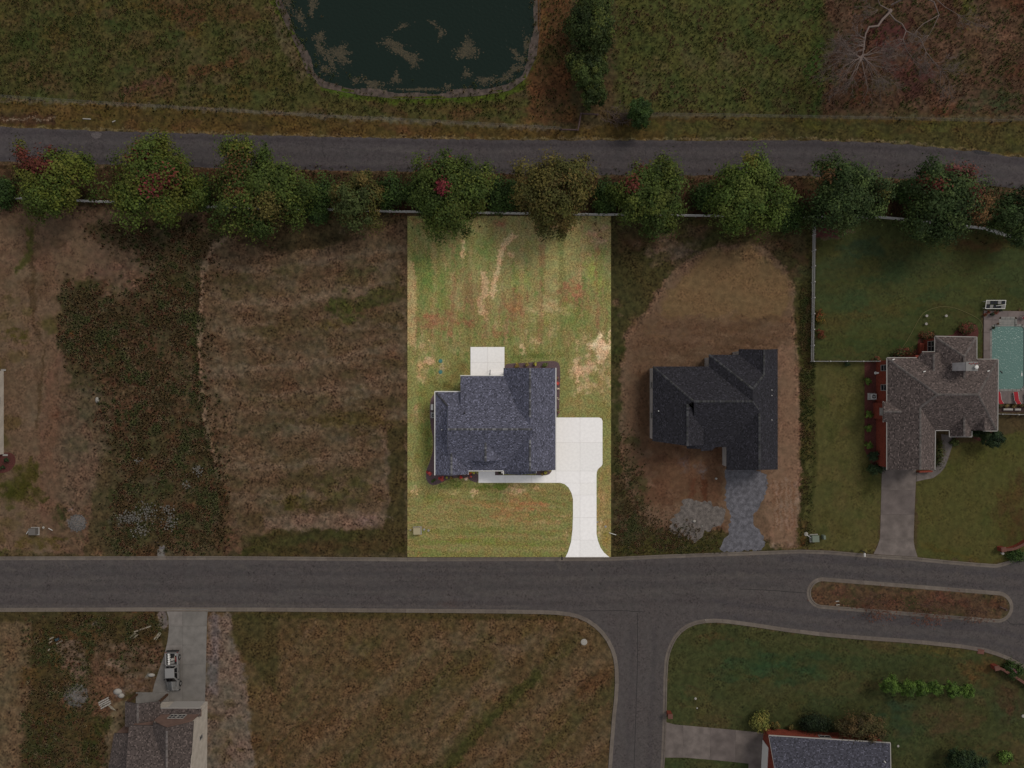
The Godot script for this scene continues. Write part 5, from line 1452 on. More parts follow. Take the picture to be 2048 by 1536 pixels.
func build_trees() -> void:
	var mid := [lin(58, 69, 27), lin(51, 63, 25), lin(66, 73, 29), lin(45, 57, 23)]
	var yel := [lin(68, 74, 26), lin(59, 70, 26), lin(53, 64, 24), lin(72, 74, 28)]
	var brz := [lin(72, 66, 32), lin(62, 62, 28), lin(78, 66, 34), lin(56, 56, 26)]
	var drk := [lin(46, 60, 30), lin(40, 52, 26), lin(54, 66, 32), lin(38, 50, 24)]
	var bsh := [lin(40, 56, 24), lin(36, 50, 22), lin(46, 62, 26)]
	var red := lin(80, 40, 32); var org := lin(78, 56, 32); var crim := lin(84, 32, 36)
	var gr := "maples between the lane and white fence"
	tree("maple_tree", "small maple with red upper crown, first tree west along lane", "tree", 106, 360, 78, 74, 8.5, yel, [[-30, -38, 34, red], [-6, -14, 22, red], [-10, 10, 18, org]], 150, 44, 0.36, gr, 1)
	tree("maple_tree", "wide yellow green maple with scattered crimson patches in its crown", "tree", 308, 366, 96, 92, 9.5, yel, [[14, 12, 15, crim], [36, 6, 18, red], [-22, -40, 14, red], [2, -26, 10, crim], [44, -6, 8, red]], 200, 44, 0.36, gr, 2)
	var t3 := tree("maple_tree", "largest maple, olive crown with one long bare limb over lane", "tree", 514, 388, 98, 82, 10.0, mid, [[-40, 10, 20, org], [-30, -46, 16, org], [20, 30, 30, brz[0]]], 210, 44, 0.36, gr, 3)
	var lb := MB.new()
	lb.tube([Vector3(0.5, 4.5, -0.5), Vector3(-1.2, 6.6, -4.0), Vector3(-2.4, 7.6, -6.4), Vector3(-2.2, 8.2, -8.2)], [0.16, 0.11, 0.07, 0.03], 6)
	lpart("long_limb", lb, M.pale_bark, t3)
	var g3 := RandomNumberGenerator.new(); g3.seed = 33
	var ex := MB.new()
	leafy(ex, Vector3(-1.9, 7.6, -5.7), Vector3(3.0, 1.4, 1.7), 40, 40, 0.36, yel, g3, [], 0.3)
	leafy(ex, Vector3(1.7, 7.2, -4.9), Vector3(1.1, 1.2, 1.8), 18, 40, 0.36, mid, g3, [], 0.4)
	lpart("outer_crown", ex, M.leaf, t3).set_meta("kind", "stuff")
	tree("maple_tree", "slim olive maple between two dark green round shrubs", "tree", 715, 402, 50, 62, 7.5, brz, [[0, 14, 40, lin(52, 60, 30)]], 90, 40, 0.34, gr, 4)
	tree("maple_tree", "green maple with a crimson streak, behind lawn's western back corner", "tree", 902, 385, 84, 84, 9.0, mid, [[-22, -30, 12, crim], [-14, -8, 18, crim], [-4, 10, 12, red], [-40, -50, 12, red]], 185, 44, 0.36, gr, 5)
	tree("maple_tree", "bronze green maple reaching over the pale lawn's back edge", "tree", 1106, 388, 80, 80, 9.0, brz, [], 180, 44, 0.36, gr, 6)
	tree("maple_tree", "green maple with orange spots beside pale lawn's eastern back corner", "tree", 1302, 392, 72, 76, 8.5, mid, [[-18, -44, 10, red], [-44, -8, 9, red], [10, -4, 9, red], [4, 18, 7, org]], 160, 44, 0.36, gr, 7)
	tree("maple_tree", "bright green full maple behind the orange dirt plot", "tree", 1501, 390, 80, 78, 9.0, [lin(60, 74, 28), lin(52, 66, 26), lin(68, 78, 32)], [[-10, -70, 14, lin(84, 80, 30)]], 185, 44, 0.36, gr, 8)
	tree("maple_tree", "dark green maple at corner of white picket fence", "tree", 1692, 392, 80, 76, 9.0, drk, [[-60, -20, 20, org], [55, 10, 18, lin(66, 66, 30)]], 185, 44, 0.36, gr, 9)
	tree("maple_tree", "dark maple with reddish tips above the fenced green yard", "tree", 1895, 402, 88, 82, 9.5, drk, [[40, -55, 34, lin(84, 48, 40)], [30, -8, 16, red], [-44, -24, 12, red], [60, 20, 26, org], [0, -66, 16, lin(80, 46, 42)]], 200, 44, 0.36, gr, 10)
	tree("maple_tree", "low dark green tree by the angled end of white fence", "tree", 2034, 430, 52, 58, 7.0, drk, [], 90, 40, 0.34, gr, 11)
	var gb := "round evergreen shrubs between the maples"
	for s in [[4, 384, 26, 34, 3.0, "dark round shrub west of the red crowned maple"], [396, 388, 28, 40, 3.2, "dark shrub between crimson patched maple and largest maple"], [640, 388, 42, 40, 3.6, "broad dark shrub beside heap of cut branches"], [636, 428, 26, 22, 2.6, "small olive shrub under the largest maple's eastern side"], [785, 385, 38, 40, 3.6, "neat dark shrub between slim maple and crimson streaked maple"], [838, 388, 30, 42, 3.0, "dark shrub half under the crimson streaked maple's western side"], [992, 392, 16, 38, 3.0, "dark shrub half under the crimson streaked maple's eastern side"], [1022, 390, 30, 34, 3.2, "dark shrub west of the bronze maple"], [1216, 392, 34, 38, 3.4, "dark round shrub between bronze maple and orange spotted maple"], [1410, 395, 30, 34, 3.2, "dark round shrub west of the bright green maple"], [1584, 430, 34, 38, 3.0, "low green shrub between bright green maple and picket fence corner"], [1812, 385, 26, 30, 3.0, "shrub tucked beside the red tipped dark maple"]]:
		bush("evergreen_shrub", s[5], "shrub", s[0], s[1], s[2], s[3], s[4], bsh, 1500, 0.3, gb, int(s[0]) + 5)
	# cut branches on the verge
	var g := RandomNumberGenerator.new(); g.seed = 5
	var br := MB.new()
	for i in 26:
		var p := P(572 + g.randf_range(-18, 14), 362 + g.randf_range(-8, 10), 0)
		var a := -0.35 + g.randf_range(-0.4, 0.4)
		var d := Vector3(cos(a), 0, sin(a)) * g.randf_range(0.8, 1.7)
		br.tube([p + Vector3(0, g.randf_range(0.05, 0.4), 0) - d, p + Vector3(0, g.randf_range(0.2, 0.6), 0), p + Vector3(0, g.randf_range(0.05, 0.5), 0) + d], [0.05, 0.04, 0.015], 5)
	solo("brush_pile", br, M.pale_bark, "heap of pale cut branches beside the lane", "brush pile")
	# evergreens by the pond, cedar
	var ev := [lin(48, 58, 26), lin(42, 52, 24), lin(60, 66, 28), lin(36, 46, 22)]
	tree("cedar_tree", "wide dark cedar east of pond, at the far end of its row", "tree", 1184, 44, 44, 64, 8.0, ev, [], 170, 44, 0.34, "cedars east of the pond", 21)
	tree("cedar_tree", "middle cedar of the row east of pond", "tree", 1177, 138, 40, 42, 6.5, ev, [], 120, 44, 0.32, "cedars east of the pond", 22)
	tree("cedar_tree", "smallest cedar of the row, nearest the brown brace posts", "tree", 1186, 184, 24, 30, 5.0, ev, [], 60, 40, 0.3, "cedars east of the pond", 23)
	tree("cedar_tree", "round dark cedar beside bare thicket north of the lane", "tree", 1281, 226, 24, 29, 4.5, bsh, [], 80, 44, 0.26, "", 24)
	# bare thicket
	var th := MB.new()
	for i in 90:
		var p := P(1238 + g.randfn() * 12, 236 + g.randfn() * 8, 0)
		var e := p + Vector3(g.randfn() * 1.1, g.randf_range(0.8, 2.6), g.randfn() * 0.9)
		th.tube([p, p.lerp(e, 0.5) + Vector3(g.randfn() * 0.2, 0.2, g.randfn() * 0.2), e], [0.035, 0.022, 0.008], 4, false)
	solo("bare_thicket", th, M.pale_bark, "bare grey thicket beside the round dark cedar", "thicket")
	build_bare_tree(g)
	# shrubs about the brick houses
	var lime := [lin(70, 86, 34), lin(60, 78, 30), lin(78, 92, 38)]
	var gs := "round lime green shrubs along the brick wall"
	bush("boxwood", "lime green ball shrub nearest the white picket fence", "shrub", 1736, 762, 7.5, 7.5, 0.9, lime, 420, 0.13, gs, 41)
	bush("boxwood", "second lime green ball shrub, just past the air conditioner", "shrub", 1738, 830, 8, 8, 0.9, lime, 420, 0.13, gs, 42)
	bush("boxwood", "third lime green ball shrub from the white picket fence", "shrub", 1737, 856, 7.5, 7.5, 0.9, lime, 420, 0.13, gs, 43)
	bush("boxwood", "lime green ball shrub nearest the dark corner shrubs", "shrub", 1737, 891, 8.5, 8.5, 1.0, lime, 460, 0.13, gs, 44)
	var dg := [lin(32, 44, 26), lin(28, 40, 24), lin(40, 52, 28)]
	bush("shrub", "dark spreading shrub at the brick garage's side door", "shrub", 1749, 914, 13, 10, 1.5, dg, 600, 0.18, "", 45)
	bush("shrub", "dark low shrub beside the brick house's driveway", "shrub", 1752, 939, 18, 9, 1.2, dg, 700, 0.18, "", 46)
	tree("magnolia_tree", "round glossy dark tree at brick house's front corner", "tree", 1985, 877, 21, 18, 3.6, dg, [], 70, 44, 0.24, "", 47)
	bush("shrub", "dark hedge under the brick house's front gables", "shrub", 1957, 866, 18, 7, 1.6, dg, 600, 0.2, "", 48)
	var fol := [lin(56, 62, 30), lin(48, 56, 28), lin(64, 56, 32)]
	var flo := [lin(48, 56, 30), lin(96, 58, 40), lin(56, 62, 32), lin(86, 46, 38)]
	bush("flower_bed_planting", "flowering plants in the curved bed behind the brick house", "flowers", 1935, 657, 20, 12, 0.9, flo, 800, 0.18, "", 49)
	bush("flower_bed_planting", "low flowers against the brick house's small back window", "flowers", 1857, 671, 20, 5, 0.7, flo, 500, 0.16, "", 50)
	bush("flower_bed_planting", "flowering shrubs on the inner corner of brick house's back wall", "flowers", 1806, 706, 26, 8, 0.9, flo, 700, 0.18, "", 51)
	bush("flower_bed_planting", "small rust leaved shrub at the picket fence's house end", "flowers", 1752, 719, 9, 7, 0.8, flo, 260, 0.16, "", 52)
	bush("ornamental_grass", "pale grass clump lining the brick house's front walk", "ornamental grass", 1878, 905, 7, 30, 0.8, fol, 600, 0.2, "", 53)
	bush("ornamental_grass", "yellowish plants along the outer curve of front walk", "ornamental grass", 1908, 886, 9, 9, 0.6, fol, 300, 0.18, "", 54)
	bush("vine_planting", "orange and yellow plants climbing the white picket fence", "plants", 1640, 634, 7, 16, 0.9, [lin(100, 80, 34), lin(96, 56, 30), lin(64, 66, 30)], 500, 0.16, "", 55)
	bush("vine_planting", "rust coloured plants at the foot of white picket fence", "plants", 1641, 666, 8, 12, 0.8, [lin(100, 56, 32), lin(84, 46, 30), lin(64, 62, 30)], 400, 0.16, "", 56)
	bush("shrub", "small dark plant below the white picket fence near its corner", "shrub", 1695, 728, 8, 5, 0.7, dg, 200, 0.15, "", 57)
	var arb := [lin(62, 82, 32), lin(54, 72, 30), lin(70, 90, 36)]
	var ords := ["westernmost and largest", "second", "third", "fourth", "fifth", "sixth and last"]
	var q := [[1779, 1370, 22, 20, 2.9], [1813, 1375, 18, 18, 2.6], [1841, 1375, 15, 16, 2.5], [1869, 1375, 18, 18, 2.6], [1903, 1379, 18, 16, 2.4], [1933, 1381, 16, 15, 2.3]]
	for i in 6:
		tree("arborvitae", "%s arborvitae from the west in row of six" % ords[i], "tree", q[i][0], q[i][1], q[i][2] * 0.84, q[i][3] * 0.88, q[i][4] * 1.25, arb, [], 56, 40, 0.17, "row of six arborvitae on the corner lawn", 60 + i, -0.3, 0.24)
	var ybs := [lin(84, 84, 40), lin(70, 74, 34), lin(96, 90, 44)]
	bush("shrub", "round yellow green shrub at corner of blue grey roofed house", "shrub", 1519, 1445, 21, 22, 2.2, ybs, 1100, 0.24, "", 71)
	bush("shrub", "small golden shrub between yellow green shrub and dark hedge", "shrub", 1553, 1452, 12, 9, 0.9, [lin(92, 76, 40), lin(70, 66, 34)], 300, 0.18, "", 72)
	bush("shrub", "smaller golden shrub touching the dark hedge", "shrub", 1581, 1453, 9, 8, 0.8, [lin(92, 76, 40), lin(70, 66, 34)], 240, 0.18, "", 73)
	bush("hedge", "long dark clipped hedge in front of blue grey roofed house", "hedge", 1633, 1447, 40, 18, 1.9, [lin(26, 34, 20), lin(22, 30, 18), lin(32, 42, 24)], 2200, 0.16, "", 74)
	tree("bronze_tree", "thin bronze leaved tree at end of blue grey roofed house", "tree", 1726, 1454, 48, 28, 4.0, [lin(70, 56, 34), lin(60, 56, 32), lin(78, 64, 40), lin(56, 50, 32)], [], 90, 34, 0.22, "", 75)
	tree("dark_tree", "dark tree in the grass east of blue grey roofed house", "tree", 1930, 1522, 36, 22, 4.0, dg, [], 70, 40, 0.26, "", 76)
	bush("shrub", "green shrub beside the dark tree in the corner lawn", "shrub", 2010, 1515, 18, 14, 1.4, arb, 500, 0.22, "", 77)
	bush("shrub", "dark green shrub in front of the upper curved brick wall", "shrub", 2032, 1113, 24, 11, 1.2, bsh, 800, 0.2, "", 78)
	bush("shrub", "green shrub behind the stop sign and lower brick wall", "shrub", 2028, 1338, 22, 20, 1.3, bsh, 900, 0.2, "", 79)
	bush("shrub", "small dark shrub at the middle of red mulch bed", "shrub", 14, 921, 6, 6, 0.8, dg, 180, 0.14, "", 80)
	bush("shrub", "small dark shrub at the edge of red mulch bed", "shrub", 5, 935, 5, 5, 0.7, dg, 150, 0.14, "", 81)
	# planting round the pale lawn's house
	var rd := [lin(176, 60, 58), lin(150, 52, 50), lin(96, 84, 60), lin(200, 92, 84)]
	var pk := [lin(150, 92, 96), lin(120, 84, 70), lin(108, 100, 70)]
	var yl := [lin(176, 168, 70), lin(140, 138, 60), lin(120, 110, 58)]
	var tn := [lin(120, 104, 58), lin(96, 86, 50), lin(140, 116, 64)]
	var gf := "flowering shrubs round the slate roofed house"
	var list := [[857, 946, 6, 5, rd, "red flowering shrub on the outer bulge of mulch bed"], [882, 957, 7, 5, rd, "brightest red shrub at front of the mulch bed"], [867, 962, 4, 4, [lin(60, 76, 36), lin(72, 88, 42)], "small green shrub among red ones in front mulch bed"], [893, 956, 4, 3, yl, "pale yellow plant near front mulch bed's grass edge"], [903, 956, 4, 3, tn, "tan plant next to pale yellow plant, front mulch bed"], [920, 954, 6, 3, rd, "red shrub under the front gable's eave"], [932, 957, 4, 3, [lin(214, 190, 170), lin(170, 120, 100)], "whitish plant beside red shrub near front steps"], [940, 949, 6, 6, rd, "red shrub beside the porch's western post"], [945, 944, 6, 4, yl, "yellow shrub under the porch eave"], [1092, 945, 5, 3, yl, "yellow shrub in small bed beside garage corner"], [1084, 948, 4, 2.5, tn, "tan plant in small bed beside garage corner"], [1000, 946, 3, 3, [lin(60, 64, 40), lin(48, 54, 34)], "dark plant in the square porch bed"], [1033, 731, 7, 4, tn, "first tan shrub of back bed, nearest patio"], [1054, 730, 6, 4, tn, "second tan shrub of back bed from patio"], [1070, 728, 5, 4, yl, "yellowish shrub in the middle of back bed"], [1090, 730, 8, 4, [lin(84, 92, 50), lin(110, 110, 60)], "green shrub of back bed near its rounded corner"], [1114, 757, 3, 4, pk, "pink plant near the top of eastern side bed"], [1115, 769, 3, 5, rd, "red plant of the eastern side bed"], [1116, 777, 3, 3, [lin(190, 180, 160), lin(150, 120, 110)], "pale plant below the red one in eastern side bed"], [1116, 797, 3, 3, [lin(180, 172, 150), lin(140, 116, 110)], "pale plant midway along eastern side bed"], [1115, 822, 3, 6, pk, "pink plants at driveway end of eastern side bed"]]
	var i := 0
	for f in list:
		bush("flowering_shrub", f[5], "shrub", f[0], f[1], f[2], f[3], 0.6, f[4], 140, 0.14, gf, 90 + i)
		i += 1

func branch(b: MB, p: Vector3, d: Vector3, len_: float, r: float, depth: int, g: RandomNumberGenerator, droop := 0.0) -> void:
	var pts := [p]
	var rad := [r]
	var q := p
	var dir := d.normalized()
	var n := 3 if depth > 0 else 2
	for i in n:
		dir = (dir + Vector3(g.randfn(), g.randfn() * 0.6 - droop, g.randfn()) * 0.16).normalized()
		q += dir * len_ / n
		pts.append(q)
		rad.append(maxf(r * (1.0 - 0.62 * (i + 1) / n), 0.015))
	b.tube(pts, rad, 5 if depth > 1 else 3, false)
	if depth <= 0:
		return
	var kids := 3 if depth > 2 else 4
	for i in kids:
		var t := g.randf_range(0.35, 1.0)
		var s: Vector3 = pts[0].lerp(q, t)
		if i == 0:
			s = q
		var side := dir.cross(Vector3(g.randfn(), g.randfn() * 0.5, g.randfn())).normalized()
		branch(b, s, dir + side * g.randf_range(0.35, 0.95), len_ * g.randf_range(0.45, 0.75), r * 0.4, depth - 1, g, droop)

func build_bare_tree(g: RandomNumberGenerator) -> void:
	var base := P(1780, 22)
	var t := thing("dead_tree", "tall leafless tree with pale fanning branches in the pasture", "tree", base)
	var tr := MB.new()
	tr.tube([base, P(1779, 24, 1.5), P(1778, 26, 3.0)], [0.34, 0.26, 0.2], 9)
	part("trunk", tr, M.dead_bark, t)
	# limbs as [points with heights], first the big one that ends in the fan
	var limbs := [
		[[1778, 26, 3.0], [1764, 40, 4.2], [1756, 52, 4.8], [1738, 54, 5.3], [1731, 68, 5.6], [1728, 88, 5.8], [1725, 113, 5.9], [1720, 124, 6.0]],
		[[1778, 26, 3.0], [1790, 40, 4.0], [1804, 48, 4.6], [1812, 62, 5.0], [1806, 78, 5.2], [1812, 98, 5.2], [1826, 118, 5.0]],
		[[1812, 62, 5.0], [1840, 76, 5.2], [1852, 104, 5.3], [1870, 126, 5.2], [1880, 142, 5.0]],
		[[1782, 10, 3.0], [1830, -14, 5.0], [1868, 4, 6.0], [1878, 30, 6.2], [1846, 48, 6.0], [1834, 60, 5.8]],
		[[1878, 30, 6.2], [1868, 52, 6.0], [1858, 70, 5.8]],
		[[1778, 20, 3.0], [1760, 10, 4.6], [1752, -10, 5.6]],
		[[1870, -4, 6.0], [1890, 14, 6.2], [1914, 28, 6.0]],
	]
	for k in limbs.size():
		var pts := []; var rad := []
		var w0: float = [0.19, 0.12, 0.08, 0.12, 0.06, 0.1, 0.06][k]
		for i in limbs[k].size():
			var p: Array = limbs[k][i]
			pts.append(P(p[0], p[1], p[2]))
			rad.append(lerpf(w0, w0 * 0.35, float(i) / (limbs[k].size() - 1)))
		var b := MB.new()
		b.tube(pts, rad, 7, false)
		part("limb", b, M.dead_bark, t)
	# twigs
	var tw := MB.new()
	var tip := P(1722, 118, 5.95)
	for a in 24:
		var ang := -0.45 + a * (PI + 1.0) / 23.0
		branch(tw, tip.lerp(P(1728, 88, 5.8), 0.3 * g.randf()), Vector3(cos(ang), g.randf_range(-0.15, 0.2), sin(ang)), g.randf_range(2.2, 3.9), 0.075, 3, g)
	for a in 12:
		branch(tw, P(1730, 76 + a * 2, 5.8), Vector3(-1.0, g.randf_range(-0.1, 0.3), g.randf_range(-0.7, 0.6)), g.randf_range(1.6, 3.0), 0.06, 3, g)
	for s in [[1826, 118, 5.0, 0.8], [1880, 142, 5.0, 1.0], [1870, 126, 5.2, 0.4], [1834, 60, 5.8, 2.4], [1858, 70, 5.8, 2.2], [1852, 104, 5.3, 1.4], [1806, 78, 5.2, 2.6], [1914, 28, 6.0, 0.6], [1752, -10, 5.6, -2.0], [1756, 20, 4.0, 2.9]]:
		for a in 4:
			var ang: float = s[3] + g.randf_range(-0.6, 0.6)
			branch(tw, P(s[0], s[1], s[2]), Vector3(cos(ang), g.randf_range(-0.1, 0.3), sin(ang)), g.randf_range(1.2, 2.4), 0.04, 3, g)
	part("twigs", tw, M.dead_bark, t).set_meta("kind", "stuff")
	# three leafless young trees on the island, their leaves lying on the street
	for s in [[1740, 1204, "bare young tree at the western part of island"], [1850, 1210, "bare young tree in the middle of island"], [1938, 1216, "bare young tree at the eastern part of island"]]:
		var p := P(s[0], s[1])
		var y := thing("young_tree", s[2], "tree", p, 0, "bare young trees on the island")
		var b := MB.new()
		b.tube([p, p + Vector3(0.05, 0.8, 0.02)], [0.06, 0.045], 6)
		part("trunk", b, M.twig, y)
		var w := MB.new()
		for a in 9:
			var ang := TAU * a / 9.0 + g.randf()
			branch(w, p + Vector3(0, g.randf_range(0.4, 0.8), 0), Vector3(cos(ang), g.randf_range(0.5, 1.4), sin(ang)), g.randf_range(1.0, 1.7), 0.04, 3, g)
		part("crown", w, M.twig, y).set_meta("kind", "stuff")
	var trs := []; var cols := []
	for s in [[1760, 1232, 16, 7, 110], [1860, 1238, 18, 8, 150], [1850, 1208, 40, 12, 120], [1740, 1202, 50, 14, 90], [1950, 1240, 22, 4, 40], [1700, 60, 30, 60, 0]]:
		for i in s[4]:
			var p := P(s[0] + g.randfn() * s[2], s[1] + g.randfn() * s[3], 0.1)
			var z := g.randf_range(0.06, 0.16)
			trs.append(Transform3D(Basis(Vector3.UP, g.randf() * TAU).scaled(Vector3(z, 1, z)), p))
			cols.append(lin(98, 66, 54).lerp(lin(80, 50, 40), g.randf()))
	var fl := MB.new()
	fl.quad(Vector3(-1, 0.01, 0), Vector3(0, 0.03, 0.6), Vector3(1, 0.01, 0), Vector3(0, 0.02, -0.6), Vector3.UP)
	scatter("fallen_leaves", fl.mesh(), M.vert, trs, cols, "reddish fallen leaves on island and street", "fallen leaves")

# tufts of rank grass and weeds
func build_weeds() -> void:
	var g := RandomNumberGenerator.new(); g.seed = 99
	var tuft := MB.new()
	for i in 9:
		var a := TAU * i / 9.0 + g.randf()
		var d := Vector3(cos(a), 0, sin(a))
		var s := Vector3(-d.z, 0, d.x) * 0.05
		var h := g.randf_range(0.5, 1.0)
		var o := d * g.randf_range(0.25, 0.75)
		tuft.quad(d * 0.05 - s, d * 0.05 + s, d * 0.05 + o * 0.5 + s + Vector3(0, h * 0.8, 0), d * 0.05 + o * 0.5 - s + Vector3(0, h * 0.8, 0), (d + Vector3.UP).normalized())
		tuft.tri(d * 0.05 + o * 0.5 + s + Vector3(0, h * 0.8, 0), d * 0.05 + o * 0.5 - s + Vector3(0, h * 0.8, 0), d * 0.05 + o + Vector3(0, h * 0.75, 0), (d + Vector3.UP * 2).normalized())
	var tm := tuft.mesh()
	var cols := [lin(66, 54, 34), lin(56, 54, 31), lin(80, 62, 44), lin(76, 50, 36), lin(88, 78, 58), lin(52, 58, 30), lin(60, 62, 36)]
	var zone := func(pts: Array, n: int, s0: float, s1: float, cc: Array, label: String, called: String) -> void:
		var poly := ring(pts)
		var lo := Vector2(1e9, 1e9); var hi := Vector2(-1e9, -1e9)
		for p in poly:
			lo = lo.min(p); hi = hi.max(p)
		var trs := []; var cs := []
		var f := FastNoiseLite.new(); f.seed = n; f.frequency = 0.14
		while trs.size() < n:
			var p := Vector2(g.randf_range(lo.x, hi.x), g.randf_range(lo.y, hi.y))
			if not Geometry2D.is_point_in_polygon(p + Vector2(g.randfn(), g.randfn()) * 1.5, poly):
				continue
			var v := f.get_noise_2d(p.x, p.y)
			if v < -0.25 and g.randf() < 0.7:
				continue
			var s := g.randf_range(s0, s1) * (1.0 + v * 0.5)
			trs.append(Transform3D(Basis(Vector3.UP, g.randf() * TAU).scaled(Vector3(s, s * g.randf_range(0.6, 1.3), s)), Vector3(p.x, -0.01, p.y)))
			var w := f.get_noise_2d(p.x * 1.7 + 40, p.y * 1.7)
			var k := clampi(int((w * 1.6 + 0.5 + g.randf_range(-0.25, 0.25)) * cc.size()), 0, cc.size() - 1)
			cs.append(cc[k] * g.randf_range(1.25, 2.2))
		scatter(called, tm, M.vert2, trs, cs, label, "weeds")
	zone.call([170, 455, 260, 440, 400, 440, 420, 470, 402, 560, 400, 740, 413, 860, 438, 950, 460, 1010, 436, 1080, 436, 1108, 215, 1108, 235, 1040, 250, 1000, 228, 930, 238, 880, 215, 830, 222, 790, 180, 740, 150, 700, 118, 690, 126, 640, 116, 600, 128, 560, 180, 575, 230, 610, 290, 580, 320, 545, 300, 510, 240, 490, 200, 470], 7500, 0.3, 0.7, cols, "tall brown and green weeds filling the vacant lot", "weeds")
	zone.call([-60, -80, 540, -80, 600, 60, 640, 165, 760, 196, 900, 204, 1060, 170, 1086, 40, 1090, -80, 1150, -80, 1140, 230, 850, 240, 560, 222, 200, 202, -60, 194], 6000, 0.2, 0.5, [lin(56, 60, 28), lin(60, 60, 30), lin(50, 58, 26), lin(72, 58, 36), lin(66, 62, 34)], "rough pasture grass round the pond", "pasture_grass")
	zone.call([1225, -60, 2110, -60, 2110, 228, 1240, 226], 6000, 0.2, 0.5, [lin(58, 62, 30), lin(52, 60, 28), lin(66, 62, 34), lin(78, 62, 44), lin(70, 48, 36)], "rough pasture grass round the leafless tree", "pasture_grass")
	zone.call([66, 1230, 326, 1228, 320, 1300, 250, 1330, 180, 1340, 200, 1450, 205, 1535, 40, 1535, 62, 1420, 70, 1330], 2600, 0.2, 0.6, cols, "weeds on the building plot west of the pickup", "weeds")
	zone.call([1228, 840, 1250, 900, 1262, 1000, 1330, 1066, 1440, 1084, 1436, 1100, 1230, 1108], 2200, 0.15, 0.4, cols, "weeds along the edge of the dirt plot", "weeds")
	zone.call([1602, 560, 1630, 560, 1628, 730, 1614, 900, 1608, 1092, 1600, 1092, 1606, 900, 1600, 700], 1600, 0.15, 0.4, [lin(48, 54, 26), lin(56, 54, 30), lin(70, 56, 36)], "weeds between the dirt plot and mown lawn", "weeds")
	zone.call([-60, 330, 540, 342, 1260, 354, 1760, 359, 2100, 394, 2100, 490, 1960, 455, 1760, 430, 830, 424, 415, 414, -60, 396], 5200, 0.15, 0.45, [lin(62, 48, 32), lin(52, 48, 28), lin(74, 54, 38), lin(50, 54, 28)], "rank grass under the maples", "verge_grass")
	# white flowering weeds
	var fl := MB.new()
	fl.quad(Vector3(-1, 0, -1), Vector3(1, 0.2, -1), Vector3(1, 0, 1), Vector3(-1, 0.2, 1), Vector3.UP)
	var trs := []; var cs := []
	for s in [[262, 1036, 12, 6, 160], [292, 1022, 10, 9, 90], [280, 1060, 10, 6, 60], [340, 1045, 8, 8, 70], [333, 1018, 8, 5, 40], [395, 940, 5, 5, 40], [372, 970, 4, 4, 20], [275, 922, 5, 3, 16]]:
		for i in s[4]:
			var z := g.randf_range(0.04, 0.10)
			trs.append(Transform3D(Basis(Vector3.UP, g.randf() * TAU).scaled(Vector3(z, z, z)), P(s[0] + g.randfn() * s[2], s[1] + g.randfn() * s[3], g.randf_range(0.4, 0.8))))
			cs.append(lin(92, 89, 84) * g.randf_range(0.7, 1.2))
	scatter("white_wildflowers", fl.mesh(), M.vert, trs, cs, "white flowering weeds near the street in vacant lot", "wildflowers")

# ---------------------------------------------------------------- fences
func rail_fence(called: String, label: String, line: Array, bay: float, hgt: float, rails: Array, mat: Material, post_w := 0.13) -> void:
	var pts := ring(line)
	var t := thing(called, label, "fence", Vector3(pts[0].x, 0, pts[0].y))
	var rs := resample(pts, bay)
	var pm := MB.new()
	pm.box(Vector3(0, hgt * 0.5 + 0.04, 0), Vector3(post_w, hgt + 0.08, post_w), Basis(), 0.02)
	var pmesh := pm.mesh()
	for i in rs.size():
		var p := Vector3(rs[i].x - pts[0].x, 0, rs[i].y - pts[0].y)
		var q := rs[mini(i + 1, rs.size() - 1)] - rs[i]
		piece("post", pmesh, mat, t, Transform3D(Basis(), p))
		if i < rs.size() - 1:
			var d := Vector3(q.x, 0, q.y)
			var b := MB.new()
			b.box(Vector3(), Vector3(0.07, rails[0][1], d.length() - post_w * 0.6))
			var m := b.mesh()
			var z := d.normalized()
			for r in rails:
				piece("rail", m, mat, t, Transform3D(Basis(Vector3.UP.cross(z), Vector3.UP, z), p + d * 0.5 + Vector3(0, r[0], 0)))

func picket_fence(label: String, a: Vector2, c: Vector2) -> void:
	var t := thing("picket_fence", label, "fence", Vector3(a.x, 0, a.y))
	var d := Vector3(c.x - a.x, 0, c.y - a.y)
	var z := d.normalized(); var x := Vector3.UP.cross(z)
	var bs := Basis(x, Vector3.UP, z)
	var n := int(d.length() / 0.165)
	var pk := MB.new()
	pk.box(Vector3(0, 0.56, 0), Vector3(0.025, 1.12, 0.09))
	pk.tri(Vector3(0.0125, 1.12, -0.045), Vector3(0.0125, 1.12, 0.045), Vector3(0.0125, 1.19, 0), Vector3.RIGHT)
	pk.tri(Vector3(-0.0125, 1.12, -0.045), Vector3(-0.0125, 1.12, 0.045), Vector3(-0.0125, 1.19, 0), Vector3.LEFT)
	var m := pk.mesh()
	for i in n:
		piece("picket", m, M.white_fence, t, Transform3D(bs, z * (0.1 + i * 0.165) + x * 0.045))
	var ps := MB.new()
	ps.box(Vector3(0, 0.62, 0), Vector3(0.12, 1.24, 0.12))
	ps.lathe(Vector3(0, 1.24, 0), [[0.1, 0.0], [0.1, 0.03], [0.0, 0.1]], 4)
	var pmesh := ps.mesh()
	var nb := maxi(1, int(round(d.length() / 2.4)))
	for i in nb + 1:
		piece("post", pmesh, M.white_fence, t, Transform3D(bs, d * (float(i) / nb)))
	for i in nb:
		var l := d.length() / nb
		var rb := MB.new()
		rb.box(Vector3(), Vector3(0.04, 0.09, l - 0.12))
		for h in [0.3, 0.9]:
			piece("rail", rb.mesh(), M.white_fence, t, Transform3D(bs, d * ((i + 0.5) / nb) + Vector3(0, h, 0)))

